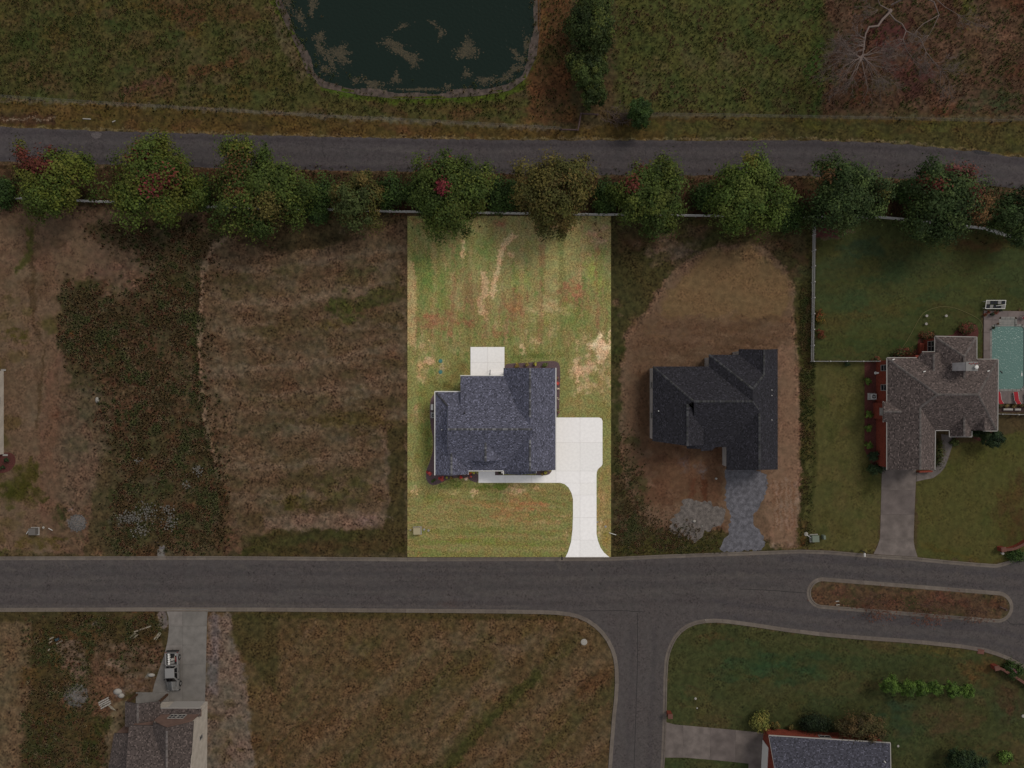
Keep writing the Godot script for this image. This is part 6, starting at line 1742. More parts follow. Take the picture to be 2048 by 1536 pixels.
func build_fences() -> void:
	rail_fence("rail_fence", "long white four rail fence running behind the row of maples", [-60, 393, 0, 397, 170, 404, 225, 406, 415, 416, 640, 421, 780, 425, 975, 428, 1170, 431, 1360, 433, 1610, 436, 1760, 437, 1806, 441, 1880, 450, 1965, 459, 2048, 486, 2110, 508], 2.4, 1.25, [[0.26, 0.18], [0.56, 0.18], [0.86, 0.18], [1.16, 0.18]], M.white_fence)
	picket_fence("white picket fence run between dirt plot and green yard", P2(1625, 440), P2(1621, 723))
	picket_fence("white picket fence run meeting the brick house's corner", P2(1621, 723), P2(1752, 723))
	picket_fence("white picket fence south of the pool deck", P2(1962, 827), P2(2090, 830))
	# pasture fence: weathered posts and wire
	var line := [-60, 190, 60, 199, 213, 209, 433, 222, 650, 235, 872, 245, 1000, 252, 1122, 259]
	var t := thing("wire_fence", "post and wire pasture fence west of the brown brace posts", "fence", P(-60, 190))
	wire_fence(t, line)
	var t2 := thing("wire_fence", "post and wire pasture fence in front of the leafless tree", "fence", P(1320, 233))
	wire_fence(t2, [1300, 231, 1450, 233, 1604, 236, 1800, 240, 1984, 244, 2022, 243, 2110, 240])
	var b := thing("brace_posts", "brown timber brace posts at the corner of pasture fence", "fence posts", P(1158, 258))
	for p in [[1122, 259], [1156, 260], [1162, 227], [1195, 229]]:
		var m := MB.new()
		m.tube([P(p[0], p[1], -0.1), P(p[0], p[1], 1.5)], [0.15, 0.14], 8)
		part("post", m, M.old_wood, b)
	for r in [[[1122, 259, 1.2], [1156, 260, 1.2]], [[1156, 260, 1.2], [1162, 227, 1.2]], [[1162, 227, 1.2], [1195, 229, 1.2]], [[1156, 260, 0.5], [1162, 227, 1.2]]]:
		var m := MB.new()
		m.tube([P(r[0][0], r[0][1], r[0][2]), P(r[1][0], r[1][1], r[1][2])], [0.12, 0.12], 7)
		part("brace", m, M.old_wood, b)

func wire_fence(t: Node3D, line: Array) -> void:
	for i in range(0, line.size(), 2):
		var m := MB.new()
		m.tube([P(line[i], line[i + 1], -0.1), P(line[i], line[i + 1], 1.5)], [0.12, 0.11], 7)
		part("post", m, M.dark_wood, t)
	for h in [0.35, 0.7, 1.05, 1.3]:
		var pts := []; var rad := []
		for i in range(0, line.size(), 2):
			pts.append(P2(line[i], line[i + 1]))
		var v := []
		for p in pts:
			v.append(Vector3(p.x, h, p.y + 0.08)); rad.append(0.008)
		var w := MB.new()
		w.tube(v, rad, 4)
		part("wire", w, M.grey_metal, t)

# ---------------------------------------------------------------- pickup
func loft(b: MB, rings: Array) -> void:
	for i in rings.size() - 1:
		var n: int = rings[i].size()
		for k in n:
			var a: Vector3 = rings[i][k]; var c: Vector3 = rings[i][(k + 1) % n]; var d: Vector3 = rings[i + 1][(k + 1) % n]; var e: Vector3 = rings[i + 1][k]
			var ca := Vector3(); var cb := Vector3()
			for p in rings[i]: ca += p / n
			for p in rings[i + 1]: cb += p / n
			b.smooth_quad(a, c, d, e, (a - ca).normalized(), (c - ca).normalized(), (d - cb).normalized(), (e - cb).normalized())

func section(z: float, wb: float, wt: float, y0: float, y1: float, r: float) -> Array:
	return [Vector3(-wb, y0, z), Vector3(-wb - 0.03, y0 + (y1 - y0) * 0.45, z), Vector3(-wt, y1 - r, z), Vector3(-wt + r * 0.4, y1 - r * 0.3, z), Vector3(-wt + r * 1.4, y1, z), Vector3(wt - r * 1.4, y1, z), Vector3(wt - r * 0.4, y1 - r * 0.3, z), Vector3(wt, y1 - r, z), Vector3(wb + 0.03, y0 + (y1 - y0) * 0.45, z), Vector3(wb, y0, z)]

func build_pickup() -> void:
	var t := thing("pickup_truck", "silver pickup truck with loaded open bed parked on driveway", "truck", P(350, 1338.5), 0.035)
	var b := MB.new()
	loft(b, [section(-1.0, 0.92, 0.92, 0.42, 1.08, 0.06), section(0.2, 0.93, 0.92, 0.42, 1.08, 0.06), section(1.4, 0.93, 0.92, 0.42, 1.08, 0.06), section(2.3, 0.92, 0.88, 0.42, 1.04, 0.1), section(2.72, 0.86, 0.78, 0.45, 0.94, 0.12), section(2.8, 0.8, 0.7, 0.5, 0.86, 0.1)])
	for z in [[2.8, 0.8, 0.86, Vector3.BACK], [-1.0, 0.92, 1.08, Vector3.FORWARD]]:
		b.quad(Vector3(-z[1], 0.45, z[0]), Vector3(z[1], 0.45, z[0]), Vector3(z[1], z[2], z[0]), Vector3(-z[1], z[2], z[0]), z[3])
	lpart("body", b, M.silver, t)
	var hd := MB.new()
	loft(hd, [section(1.38, 0.66, 0.6, 1.06, 1.13, 0.05), section(2.2, 0.62, 0.56, 1.03, 1.09, 0.05), section(2.62, 0.52, 0.46, 0.94, 1.0, 0.05)])
	lpart("hood", hd, M.silver, t)
	var cab := MB.new()
	var bz0 := -0.92; var bz1 := 1.42; var tz0 := -0.8; var tz1 := 0.62; var bw := 0.86; var tw := 0.68
	var lo := [Vector3(-bw, 1.07, bz0), Vector3(bw, 1.07, bz0), Vector3(bw, 1.07, bz1), Vector3(-bw, 1.07, bz1)]
	var up := [Vector3(-tw, 1.72, tz0), Vector3(tw, 1.72, tz0), Vector3(tw, 1.72, tz1), Vector3(-tw, 1.72, tz1)]
	var rf := [Vector3(-tw + 0.07, 1.79, tz0 + 0.07), Vector3(tw - 0.07, 1.79, tz0 + 0.07), Vector3(tw - 0.07, 1.79, tz1 - 0.08), Vector3(-tw + 0.07, 1.79, tz1 - 0.08)]
	var outs := [Vector3.FORWARD, Vector3.RIGHT, Vector3.BACK, Vector3.LEFT]
	for i in 4:
		var j := (i + 1) % 4
		var nn: Vector3 = (lo[j] - lo[i]).cross(up[i] - lo[i]).normalized()
		if nn.dot(outs[i]) < 0: nn = -nn
		cab.quad(lo[i], lo[j], up[j], up[i], nn)
		cab.quad(up[i], up[j], rf[j], rf[i], (nn + Vector3.UP).normalized())
	cab.quad(rf[0], rf[1], rf[2], rf[3], Vector3.UP)
	lpart("cab", cab, M.silver, t)
	var glass := func(called: String, q: Array) -> void:
		var g := MB.new()
		var nn: Vector3 = (q[1] - q[0]).cross(q[3] - q[0]).normalized()
		var mid: Vector3 = (q[0] + q[2]) * 0.5
		if nn.dot(mid - Vector3(0, 1.3, 0.2)) < 0: nn = -nn
		var o := nn * 0.012
		g.quad(q[0] + o, q[1] + o, q[2] + o, q[3] + o, nn)
		lpart(called, g, M.car_glass, t)
	var mixq := func(i: int, j: int, u0: float, u1: float, v0: float, v1: float) -> Array:
		var f := func(u: float, v: float) -> Vector3:
			return (lo[i].lerp(lo[j], u)).lerp(up[i].lerp(up[j], u), v)
		return [f.call(u0, v0), f.call(u1, v0), f.call(u1, v1), f.call(u0, v1)]
	glass.call("windshield", mixq.call(2, 3, 0.06, 0.94, 0.06, 0.94))
	glass.call("rear_window", mixq.call(0, 1, 0.07, 0.93, 0.12, 0.92))
	glass.call("side_window", mixq.call(1, 2, 0.08, 0.42, 0.1, 0.9))
	glass.call("side_window", mixq.call(1, 2, 0.46, 0.86, 0.1, 0.9))
	glass.call("side_window", mixq.call(3, 0, 0.14, 0.54, 0.1, 0.9))
	glass.call("side_window", mixq.call(3, 0, 0.58, 0.92, 0.1, 0.9))
	for s in [-1.0, 1.0]:
		var w := MB.new()
		w.box(Vector3(s * 0.87, 0.74, -1.92), Vector3(0.16, 0.64, 1.78), Basis(), 0.03)
		lpart("bed_side", w, M.silver, t)
		var mr := MB.new()
		mr.box(Vector3(s * 1.06, 1.16, 1.06), Vector3(0.2, 0.16, 0.09), Basis(), 0.02)
		mr.box(Vector3(s * 0.94, 1.12, 1.08), Vector3(0.14, 0.04, 0.05))
		lpart("mirror", mr, M.black_plastic, t)
		var hl := MB.new()
		hl.box(Vector3(s * 0.66, 0.8, 2.74), Vector3(0.26, 0.18, 0.14), Basis(Vector3.UP, s * 0.3), 0.03)
		lpart("headlight", hl, M.lamp_glass, t)
		var tl := MB.new()
		tl.box(Vector3(s * 0.87, 0.86, -2.82), Vector3(0.14, 0.3, 0.05), Basis(), 0.01)
		lpart("taillight", tl, M.red_plastic, t)
		var hn := MB.new()
		hn.box(Vector3(s * 0.965, 0.94, 0.0), Vector3(0.03, 0.04, 0.18))
		lpart("door_handle", hn, M.black_plastic, t)
		for z in [-1.95, 1.98]:
			var ty := MB.new()
			ty.lathe(Vector3(), [[0.24, -0.12], [0.36, -0.12], [0.385, -0.07], [0.385, 0.07], [0.36, 0.12], [0.24, 0.12]], 20, Basis(Vector3(0, 0, 1), Vector3(1, 0, 0), Vector3(0, 1, 0)))
			var wh := Node3D.new()
			wh.name = "wheel"
			t.add_child(wh, true)
			wh.position = Vector3(s * 0.87, 0.385, z)
			lpart("tyre", ty, M.rubber, wh)
			var rm := MB.new()
			rm.lathe(Vector3(), [[0.0, -0.07], [0.08, -0.08], [0.22, -0.1], [0.245, -0.1], [0.245, 0.1], [0.22, 0.1], [0.08, 0.08], [0.0, 0.07]], 16, Basis(Vector3(0, 0, 1), Vector3(1, 0, 0), Vector3(0, 1, 0)))
			lpart("rim", rm, M.grey_metal, wh)
			var fl := MB.new()
			for k in 10:
				var a := PI * k / 10.0; var c := PI * (k + 1) / 10.0
				var p0 := Vector3(s * 0.955, 0.4 + sin(a) * 0.45, z + cos(a) * 0.45); var p1 := Vector3(s * 0.955, 0.4 + sin(c) * 0.45, z + cos(c) * 0.45)
				var q0 := p0 + Vector3(s * 0.045, 0, 0); var q1 := p1 + Vector3(s * 0.045, 0, 0)
				fl.quad(p0, p1, q1, q0, Vector3(0, sin(a), cos(a)))
				fl.quad(q0, q1, q1 - Vector3(0, 0.05, 0), q0 - Vector3(0, 0.05, 0), Vector3(s, 0, 0))
			lpart("wheel_arch", fl, M.black_plastic, t)
	var bf := MB.new()
	bf.box(Vector3(0, 0.52, -1.92), Vector3(1.58, 0.08, 1.76))
	lpart("bed_floor", bf, M.black_plastic, t)
	var hb := MB.new()
	hb.box(Vector3(0, 0.8, -1.03), Vector3(1.58, 0.54, 0.07))
	lpart("bed_front", hb, M.silver, t)
	var tg := MB.new()
	tg.box(Vector3(0, 0.78, -2.79), Vector3(1.58, 0.56, 0.08), Basis(), 0.02)
	lpart("tailgate", tg, M.silver, t)
	for z in [[-2.95, 0.5], [2.86, 0.5]]:
		var bp := MB.new()
		bp.box(Vector3(0, z[1], z[0]), Vector3(1.84, 0.2, 0.16), Basis(), 0.03)
		lpart("bumper", bp, M.black_plastic, t)
	var hi := MB.new()
	hi.tube([Vector3(0, 0.42, -3.0), Vector3(0, 0.45, -3.2)], [0.035, 0.035], 6)
	lpart("tow_hitch", hi, M.dark_metal, t)
	var gr := MB.new()
	gr.box(Vector3(0, 0.76, 2.815), Vector3(0.9, 0.2, 0.03))
	lpart("grille", gr, M.black_plastic, t)
	# what the bed carries
	var g := RandomNumberGenerator.new(); g.seed = 6
	var bt := Transform3D(Basis(Vector3.UP, 0.035), P(350, 1338.5))
	var whites := ["at the tailgate corner", "second from the tailgate", "third from the tailgate", "fourth from the tailgate", "against the cab end"]
	for i in 5:
		var m := MB.new()
		m.lathe(bt * Vector3(-0.42, 0.57, -2.55 + i * 0.34), [[0.0, 0.0], [0.12, 0.0], [0.145, 0.34], [0.155, 0.34], [0.155, 0.38], [0.0, 0.38]], 12)
		solo("bucket", m, M.white_paint, "white lidded bucket in the pickup bed, " + whites[i], "bucket", "white buckets in the pickup bed")
	var things := [["toolbox", "grey toolbox in the middle of the pickup bed", Vector3(0.05, 0.7, -1.3), Vector3(0.45, 0.28, 0.3), M.grey_metal], ["crate", "pale crate beside the buckets in the pickup bed", Vector3(0.02, 0.68, -1.75), Vector3(0.4, 0.24, 0.34), M.trim], ["crate", "dark crate near the pickup's tailgate", Vector3(0.2, 0.7, -2.5), Vector3(0.4, 0.28, 0.3), M.black_plastic], ["crate", "pale crate at the tailgate's eastern corner", Vector3(0.58, 0.7, -2.52), Vector3(0.3, 0.28, 0.36), M.trim], ["box", "red box along the pickup bed's eastern side", Vector3(0.58, 0.66, -1.75), Vector3(0.24, 0.2, 0.7), M.red_paint], ["board", "pale board lying in the middle of pickup bed", Vector3(0.3, 0.6, -2.0), Vector3(0.16, 0.05, 0.9), M.pale_wood]]
	for e in things:
		var m := MB.new()
		m.box(bt * e[2], e[3], Basis(Vector3.UP, 0.035 + g.randf_range(-0.25, 0.25)), 0.02)
		solo(e[0], m, e[4], e[1], e[0])

# ---------------------------------------------------------------- pool and yard things
func build_pool() -> void:
	rng.seed = 51
	# deck slabs round the basin
	var whole := ring([1967, 621, 2150, 625, 2150, 810, 1962, 806, 1962, 724, 1966, 724])
	var basin := ring([1988, 653, 2042, 653, 2046, 656, 2047, 660, 2047, 770, 2045, 775, 2040, 778, 1990, 778, 1985, 775, 1983, 770, 1983, 660, 1985, 655])
	var alcove := ring([2001, 638, 2029, 638, 2029, 653.5, 2001, 653.5])
	var deck := Node3D.new()
	deck.name = "pool_deck"
	add_child(deck)
	deck.set_meta("kind", "structure")
	var outer := Geometry2D.merge_polygons(Geometry2D.offset_polygon(basin, 0.3)[0], Geometry2D.offset_polygon(alcove, 0.3)[0])[0]
	var xs := [1960, 1983, 2015, 2047, 2090, 2150]; var ys := [618, 640, 665, 700, 735, 770, 812]
	for i in xs.size() - 1:
		for j in ys.size() - 1:
			var p0 := P2(xs[i], ys[j]); var p1 := P2(xs[i + 1], ys[j + 1])
			var e := 0.012
			var cell := PackedVector2Array([p0 + Vector2(e, e), Vector2(p1.x - e, p0.y + e), p1 - Vector2(e, e), Vector2(p0.x + e, p1.y - e)])
			for q in Geometry2D.intersect_polygons(whole, cell):
				for r in Geometry2D.clip_polygons(q, outer):
					if r.size() > 2 and absf(area(r)) > 0.04 and not Geometry2D.is_polygon_clockwise(r):
						var b := MB.new()
						b.prism(r, 0.0, 0.12)
						part("slab", b, M.deck[rng.randi() % 3], deck)
	var t := thing("swimming_pool", "turquoise swimming pool with white entry steps beside brick house", "swimming pool", P(2015, 715))
	var wpoly := Geometry2D.merge_polygons(basin, alcove)[0]
	var w := MB.new()
	w.prism(wpoly, 0.01, 0.05, false)
	part("water", w, M.pool_water, t)
	var cop := resample(PackedVector2Array(Array(wpoly) + [wpoly[0]]), 0.6)
	for i in cop.size() - 1:
		var d := cop[i + 1] - cop[i]
		if d.length() < 0.02:
			continue
		var o := d.normalized().orthogonal() * 0.16
		var mid := (cop[i] + cop[i + 1]) * 0.5
		if Geometry2D.is_point_in_polygon(mid + o * 0.5, wpoly):
			o = -o
		var b := MB.new()
		b.box(Vector3(mid.x + o.x, 0.075, mid.y + o.y), Vector3(0.32, 0.13, maxf(d.length() - 0.012, 0.03)), Basis(Vector3(-d.normalized().y, 0, d.normalized().x), Vector3.UP, Vector3(d.normalized().x, 0, d.normalized().y)), 0.02)
		part("coping", b, M.coping, t)
	for k in 4:
		var b := MB.new()
		var p := P(2015, 640.3 + k * 3.6)
		b.box(Vector3(p.x, 0.062 - k * 0.002, p.z), Vector3(2.04, 0.02, 0.25), Basis(), 0.006)
		part("step", b, M.coping, t)
	var sk := MB.new()
	sk.box(P(2043, 749) + Vector3(0, 0.07, 0), Vector3(0.14, 0.04, 0.5), Basis(), 0.01)
	part("skimmer", sk, M.white_paint, t)
	var lad := MB.new()
	lad.tube([P(2000, 742) + Vector3(0, 0.06, 0), P(2003, 744) + Vector3(0, 0.065, 0), P(2004, 747) + Vector3(0, 0.06, 0)], [0.07, 0.09, 0.05], 6)
	solo("pool_cleaner", lad, M.dark_metal, "small dark cleaner resting in the pool", "pool cleaner")
	for s in [[1994, 797, "red sunlounger nearer the brick house, below the pool"], [2029, 797, "red sunlounger farther from the brick house, below the pool"], [2052, 800, "red sunlounger mostly outside the view at the pool"]]:
		var c := thing("sunlounger", s[2], "sunlounger", P(s[0], s[1]) + Vector3(0, 0.12, 0), 0.12, "red loungers on the pool deck")
		var st := MB.new()
		st.box(Vector3(0.02, 0.3, -0.25), Vector3(0.62, 0.06, 0.95), Basis(), 0.015)
		lpart("seat", st, M.red_cloth, c)
		var bk := MB.new()
		bk.box(Vector3(0.02, 0.52, 0.5), Vector3(0.62, 0.06, 0.7), Basis(Vector3.RIGHT, -0.6), 0.015)
		lpart("backrest", bk, M.red_cloth, c)
		var fo := MB.new()
		fo.box(Vector3(0.02, 0.25, -0.85), Vector3(0.62, 0.05, 0.3), Basis(Vector3.RIGHT, -0.35), 0.015)
		lpart("footrest", fo, M.red_cloth, c)
		for x in [-0.33, 0.37]:
			var fr := MB.new()
			fr.tube([Vector3(x, 0.24, -0.98), Vector3(x, 0.29, -0.7), Vector3(x, 0.29, 0.25), Vector3(x, 0.74, 0.8)], [0.02, 0.02, 0.02, 0.02], 6)
			lpart("side_rail", fr, M.white_paint, c)
			for z in [-0.6, 0.2]:
				var lg := MB.new()
				lg.tube([Vector3(x, 0.28, z), Vector3(x * 1.05, 0.0, z + 0.08)], [0.018, 0.018], 6)
				lpart("leg", lg, M.white_paint, c)
	var c := thing("garden_chair", "pale garden chair with dark seat at pool deck's upper edge", "chair", P(2043, 635) + Vector3(0, 0.12, 0), -0.5)
	var b1 := MB.new(); b1.box(Vector3(0, 0.42, 0), Vector3(0.5, 0.05, 0.5), Basis(), 0.01); lpart("seat", b1, M.red_cloth, c)
	var b2 := MB.new(); b2.box(Vector3(0, 0.72, -0.27), Vector3(0.56, 0.6, 0.05), Basis(Vector3.RIGHT, -0.15)); lpart("backrest", b2, M.trim, c)
	for x in [-0.28, 0.28]:
		var b3 := MB.new(); b3.box(Vector3(x, 0.62, 0.0), Vector3(0.06, 0.04, 0.55)); lpart("armrest", b3, M.trim, c)
		for z in [-0.22, 0.22]:
			var b4 := MB.new(); b4.box(Vector3(x, 0.3, z), Vector3(0.04, 0.6, 0.04)); lpart("leg", b4, M.trim, c)
	# racking of dark panels in a white frame
	var f := thing("solar_heater", "white frame of dark solar panels at pool deck's corner", "solar panel", P(1985, 610))
	for i in 5:
		for j in 2:
			var p := MB.new()
			p.box(Vector3(-1.12 + i * 0.56, 0.62 + 0.12 * (1 - j), -0.28 + j * 0.56), Vector3(0.48, 0.04, 0.48), Basis(Vector3.RIGHT, 0.2))
			lpart("panel", p, M.dark_glass if (i * 2 + j) % 3 else M.grey_metal, f)
	for x in [-1.44, 1.44]:
		var p := MB.new(); p.box(Vector3(x, 0.68, 0), Vector3(0.07, 0.07, 1.24), Basis(Vector3.RIGHT, 0.2)); lpart("frame_bar", p, M.white_paint, f)
		for z in [-0.5, 0.5]:
			var l := MB.new(); l.box(Vector3(x, 0.34 - z * 0.1, z), Vector3(0.06, 0.68 - z * 0.2, 0.06)); lpart("leg", l, M.white_paint, f)
	for z in [-0.6, 0.6]:
		var p := MB.new(); p.box(Vector3(0, 0.68 - z * 0.2, z), Vector3(2.95, 0.07, 0.07)); lpart("frame_bar", p, M.white_paint, f)
	var pole := MB.new()
	pole.tube([P(1992, 612, 1.0), P(2012, 609, 0.9)], [0.03, 0.03], 6)
	solo("pool_pole", pole, M.white_paint, "white pole laid across the solar panel frame", "pole")
	var pots := [[1974, 625, 0.2, "rust planted pot at the pool deck's corner"], [1981, 629, 0.24, "dark leaved pot next to the rust planted pot"], [1988, 626, 0.26, "terracotta planted pot below solar panel frame"], [1998, 621, 0.18, "small green pot east of the terracotta pot"], [1967, 630, 0.22, "dark pot at pool deck's western edge"], [1984, 656, 0.18, "dark pot at the pool's upper corner"], [1993, 648, 0.12, "tiny pot beside the pool's white steps"]]
	var k := 0
	for s in pots:
		var pt := thing("plant_pot", s[3], "plant pot", P(s[0], s[1]) + Vector3(0, 0.12, 0), 0.0, "potted plants on the pool deck")
		var m := MB.new()
		m.lathe(Vector3(), [[0.0, 0.0], [s[2] * 0.7, 0.0], [s[2], s[2] * 1.3], [s[2] * 1.06, s[2] * 1.3], [s[2] * 0.9, s[2] * 1.25], [0.0, s[2] * 1.2]], 12)
		lpart("pot", m, M.terracotta if k % 2 == 0 else M.black_plastic, pt)
		var g := RandomNumberGenerator.new(); g.seed = 70 + k
		var lf := MB.new()
		leafy(lf, Vector3(0, s[2] * 1.9, 0), Vector3(s[2] * 1.3, s[2] * 0.9, s[2] * 1.3), 8, 14, 0.12, [lin(46, 54, 30), lin(96, 46, 36)] if k % 2 == 0 else [lin(34, 40, 28), lin(42, 52, 30)], g, [], 0.4)
		lpart("foliage", lf, M.leaf, pt).set_meta("kind", "stuff")
		k += 1
	# bed and edging between pool deck and fence
	sheet("mulch_bed", ring([1962, 812, 2140, 816, 2140, 826, 1962, 824]), 0.01, M.mulch_dark)
	for i in 6:
		bush("shrub", ["first", "second", "third", "fourth", "fifth", "sixth"][i] + " low clipped plant from the brick house, between deck and fence", "shrub", 1969 + i * 14.5, 812, 6, 4, 0.5, [lin(78, 66, 40), lin(60, 58, 34), lin(92, 78, 48)], 160, 0.13, "low plants in the bed below the pool", 140 + i)
	var bl := [[1984, 818, 1994, 818], [2005, 818.5, 2024, 819], [2028, 819, 2040, 819]]
	var wh := ["nearest the brick house", "in the middle", "nearest the view's edge"]
	for i in 3:
		var m := MB.new()
		var p := P(bl[i][0], bl[i][1]); var q := P(bl[i][2], bl[i][3])
		m.box((p + q) * 0.5 + Vector3(0, 0.12, 0), Vector3(p.distance_to(q), 0.24, 0.3), Basis(), 0.03)
		solo("edging_stone", m, M.trim, "pale edging stone below the pool bed, " + wh[i], "stone", "edging stones by the pool bed")

func air_conditioner(label: String, at: Vector3, turn: float, size: float) -> void:
	var t := thing("air_conditioner", label, "air conditioner", at, turn)
	var b := MB.new()
	b.box(Vector3(0, 0.04, 0), Vector3(size * 1.25, 0.08, size * 1.2))
	lpart("base", b, M.trim, t)
	var c := MB.new()
	c.box(Vector3(0, 0.08 + 0.4, 0), Vector3(size, 0.8, size), Basis(), 0.05)
	lpart("cabinet", c, M.ac_metal, t)
	var r := MB.new()
	r.lathe(Vector3(0, 0.885, 0), [[size * 0.4, 0.0], [size * 0.42, 0.03], [size * 0.36, 0.03], [size * 0.35, 0.0]], 20)
	lpart("fan_ring", r, M.ac_metal, t)
	var h := MB.new()
	h.lathe(Vector3(0, 0.882, 0), [[size * 0.35, 0.0], [0.0, 0.004]], 20)
	lpart("fan_opening", h, M.black_plastic, t)
	for k in 4:
		var bl := MB.new()
		var a := TAU * k / 4.0
		bl.box(Vector3(cos(a), 0, sin(a)) * size * 0.17 + Vector3(0, 0.9, 0), Vector3(size * 0.3, 0.012, size * 0.12), Basis(Vector3.UP, -a) * Basis(Vector3.RIGHT, 0.3))
		lpart("fan_blade", bl, M.grey_metal, t)
	var hb := MB.new()
	hb.lathe(Vector3(0, 0.89, 0), [[0.0, 0.0], [size * 0.09, 0.0], [size * 0.08, 0.03], [0.0, 0.04]], 10)
	lpart("fan_hub", hb, M.ac_metal, t)

func utility_box(label: String, at: Vector3, turn: float, mat: Material) -> void:
	var t := thing("transformer_box", label, "utility box", at, turn)
	var p := MB.new(); p.box(Vector3(0, 0.05, 0), Vector3(1.25, 0.1, 1.2), Basis(), 0.02); lpart("pad", p, M.trim, t)
	var b := MB.new(); b.box(Vector3(0, 0.45, -0.06), Vector3(0.98, 0.7, 0.9), Basis(), 0.04); lpart("cabinet", b, mat, t)
	var l := MB.new(); l.box(Vector3(0, 0.825, -0.04), Vector3(1.04, 0.05, 0.98), Basis(), 0.02); lpart("lid", l, mat, t)
	for x in [-0.25, 0.25]:
		var d := MB.new(); d.box(Vector3(x, 0.45, 0.4), Vector3(0.47, 0.62, 0.02)); lpart("door", d, mat, t)

func build_things() -> void:
	air_conditioner("pale air conditioner in the mulch beside slate roofed house", P(868, 830), 0.0, 0.78)
	air_conditioner("dark topped air conditioner against the red brick wall", P(1742, 793), 0.0, 0.85)
	var bx := MB.new(); bx.box(P(865.5, 814) + Vector3(0, 0.5, 0), Vector3(0.36, 1.0, 0.86), Basis(), 0.03)
	solo("utility_cabinet", bx, M.white_paint, "white narrow cabinet beside the pale air conditioner", "utility cabinet")
	utility_box("tan transformer box at the pale lawn's front corner", P(835, 1061), 0.03, M.tan_metal)
	utility_box("grey transformer box at the edge of the bare soil lot", P(71, 1062), 0.0, M.grey_box)
	utility_box("green grey transformer box where mown lawn meets dirt plot", P(1627, 1076), 0.05, M.green_box)
	var lids := [[821, 1060, 0.2, 0.3, "small pale cover west of the tan transformer box"], [848, 1059, 0.28, 0.3, "pale round cover just east of the tan transformer box"], [857, 1061, 0.3, 0.26, "pale cover farther east of the tan transformer box"], [1195, 1044, 0.22, 0.4, "pale cover beside the white driveway's lower strip"], [1211, 1053, 0.3, 0.42, "square pale meter cover in the lawn's narrow east strip"], [87, 1055, 0.3, 0.2, "pale cover next to grey transformer box"], [1612, 1068, 0.5, 0.2, "pale cover next to green grey transformer box"], [1168, 1284, 0.8, 0.5, "pale concrete cover near the rounded street corner"], [1391, 1397, 0.3, 0.3, "upper pale cover on the side street lawn"], [1394, 1416, 0.2, 0.4, "lower pale cover on the side street lawn"], [1796, 1492, 0.3, 0.3, "round pale cover east of blue grey roofed house"], [2046, 1432, 0.4, 0.3, "pale cover at lower brick wall's lawn edge"]]
	for s in lids:
		var m := MB.new()
		m.lathe(P(s[0], s[1]), [[s[2] * 0.62, 0.0], [s[2] * 0.62, 0.05], [s[2] * 0.5, 0.09], [0.0, 0.1]], 10)
		solo("utility_cover", m, M.pale_stone, s[4], "utility cover", "utility covers in the lawns")
	for s in [[881, 722, "upper green septic lid in back lawn"], [881, 744, "lower green septic lid in back lawn"]]:
		var m := MB.new()
		m.lathe(P(s[0], s[1]), [[0.3, 0.0], [0.3, 0.05], [0.26, 0.08], [0.08, 0.09], [0.0, 0.09]], 18)
		solo("septic_lid", m, M.green_lid, s[2], "septic lid", "septic lids in the back lawn")
	var pd := MB.new(); pd.box(P(1645, 1073) + Vector3(0, 0.4, 0), Vector3(0.34, 0.8, 0.6), Basis(Vector3.UP, 0.1), 0.05)
	solo("telecom_pedestal", pd, M.green_box, "small pale green pedestal beside green grey transformer box", "utility pedestal")
	for s in [[57, 1064, -0.8, 0.75, "slanting white marker post beside grey transformer box"], [103, 1058, 0.3, 0.8, "white marker post lying east of grey transformer box"], [1618, 1073, 0.6, 0.7, "white marker pipe at green grey transformer box"], [1225, 1067, 0.25, 1.0, "white marker pole at the pale lawn's east edge"]]:
		var p := P(s[0], s[1])
		var d: Vector3 = Vector3(cos(s[2]), 0, sin(s[2])) * s[3] * 0.5
		var m := MB.new()
		m.tube([p - d + Vector3(0, 0.06, 0), p + d + Vector3(0, 0.4, 0)], [0.05, 0.05], 7)
		solo("marker_post", m, M.white_paint, s[4], "marker post")
	# mailboxes
	var mb := thing("mailbox", "white mailbox on a black post by grey driveway", "mailbox", P(1722, 1104))
	var p1 := MB.new(); p1.box(Vector3(0, 0.5, -0.2), Vector3(0.1, 1.0, 0.1)); p1.box(Vector3(0, 0.95, 0.0), Vector3(0.09, 0.08, 0.6)); p1.box(Vector3(-0.02, 0.8, -0.25), Vector3(0.7, 0.07, 0.07), Basis(Vector3.UP, -0.4)); lpart("post", p1, M.black_plastic, mb)
	var p2 := MB.new(); p2.box(Vector3(0, 1.06, 0.16), Vector3(0.2, 0.16, 0.5)); p2.lathe(Vector3(0, 1.14, -0.09), [[0.1, 0.0], [0.1, 0.5]], 12, Basis(Vector3(1, 0, 0), Vector3(0, 0, 1), Vector3(0, -1, 0))); lpart("box", p2, M.white_paint, mb)
	var p3 := MB.new(); p3.box(Vector3(0.11, 1.2, 0.2), Vector3(0.015, 0.14, 0.05)); lpart("flag", p3, M.red_paint, mb)
	var m2 := thing("mailbox", "black mailbox at the kerb beside the white driveway", "mailbox", P(1123, 1112))
	var q1 := MB.new(); q1.box(Vector3(0, 0.5, -0.1), Vector3(0.09, 1.0, 0.09)); lpart("post", q1, M.black_plastic, m2)
	var q2 := MB.new(); q2.box(Vector3(0, 1.06, 0.1), Vector3(0.19, 0.2, 0.5), Basis(), 0.05); lpart("box", q2, M.black_plastic, m2)
	var m3 := thing("brick_mailbox", "red brick mailbox pillar at the side street driveway", "mailbox", P(1337, 1425))
	var r1 := MB.new(); r1.box(Vector3(0, 0.62, 0), Vector3(0.62, 1.24, 0.62)); lpart("pillar", r1, M.brick, m3)
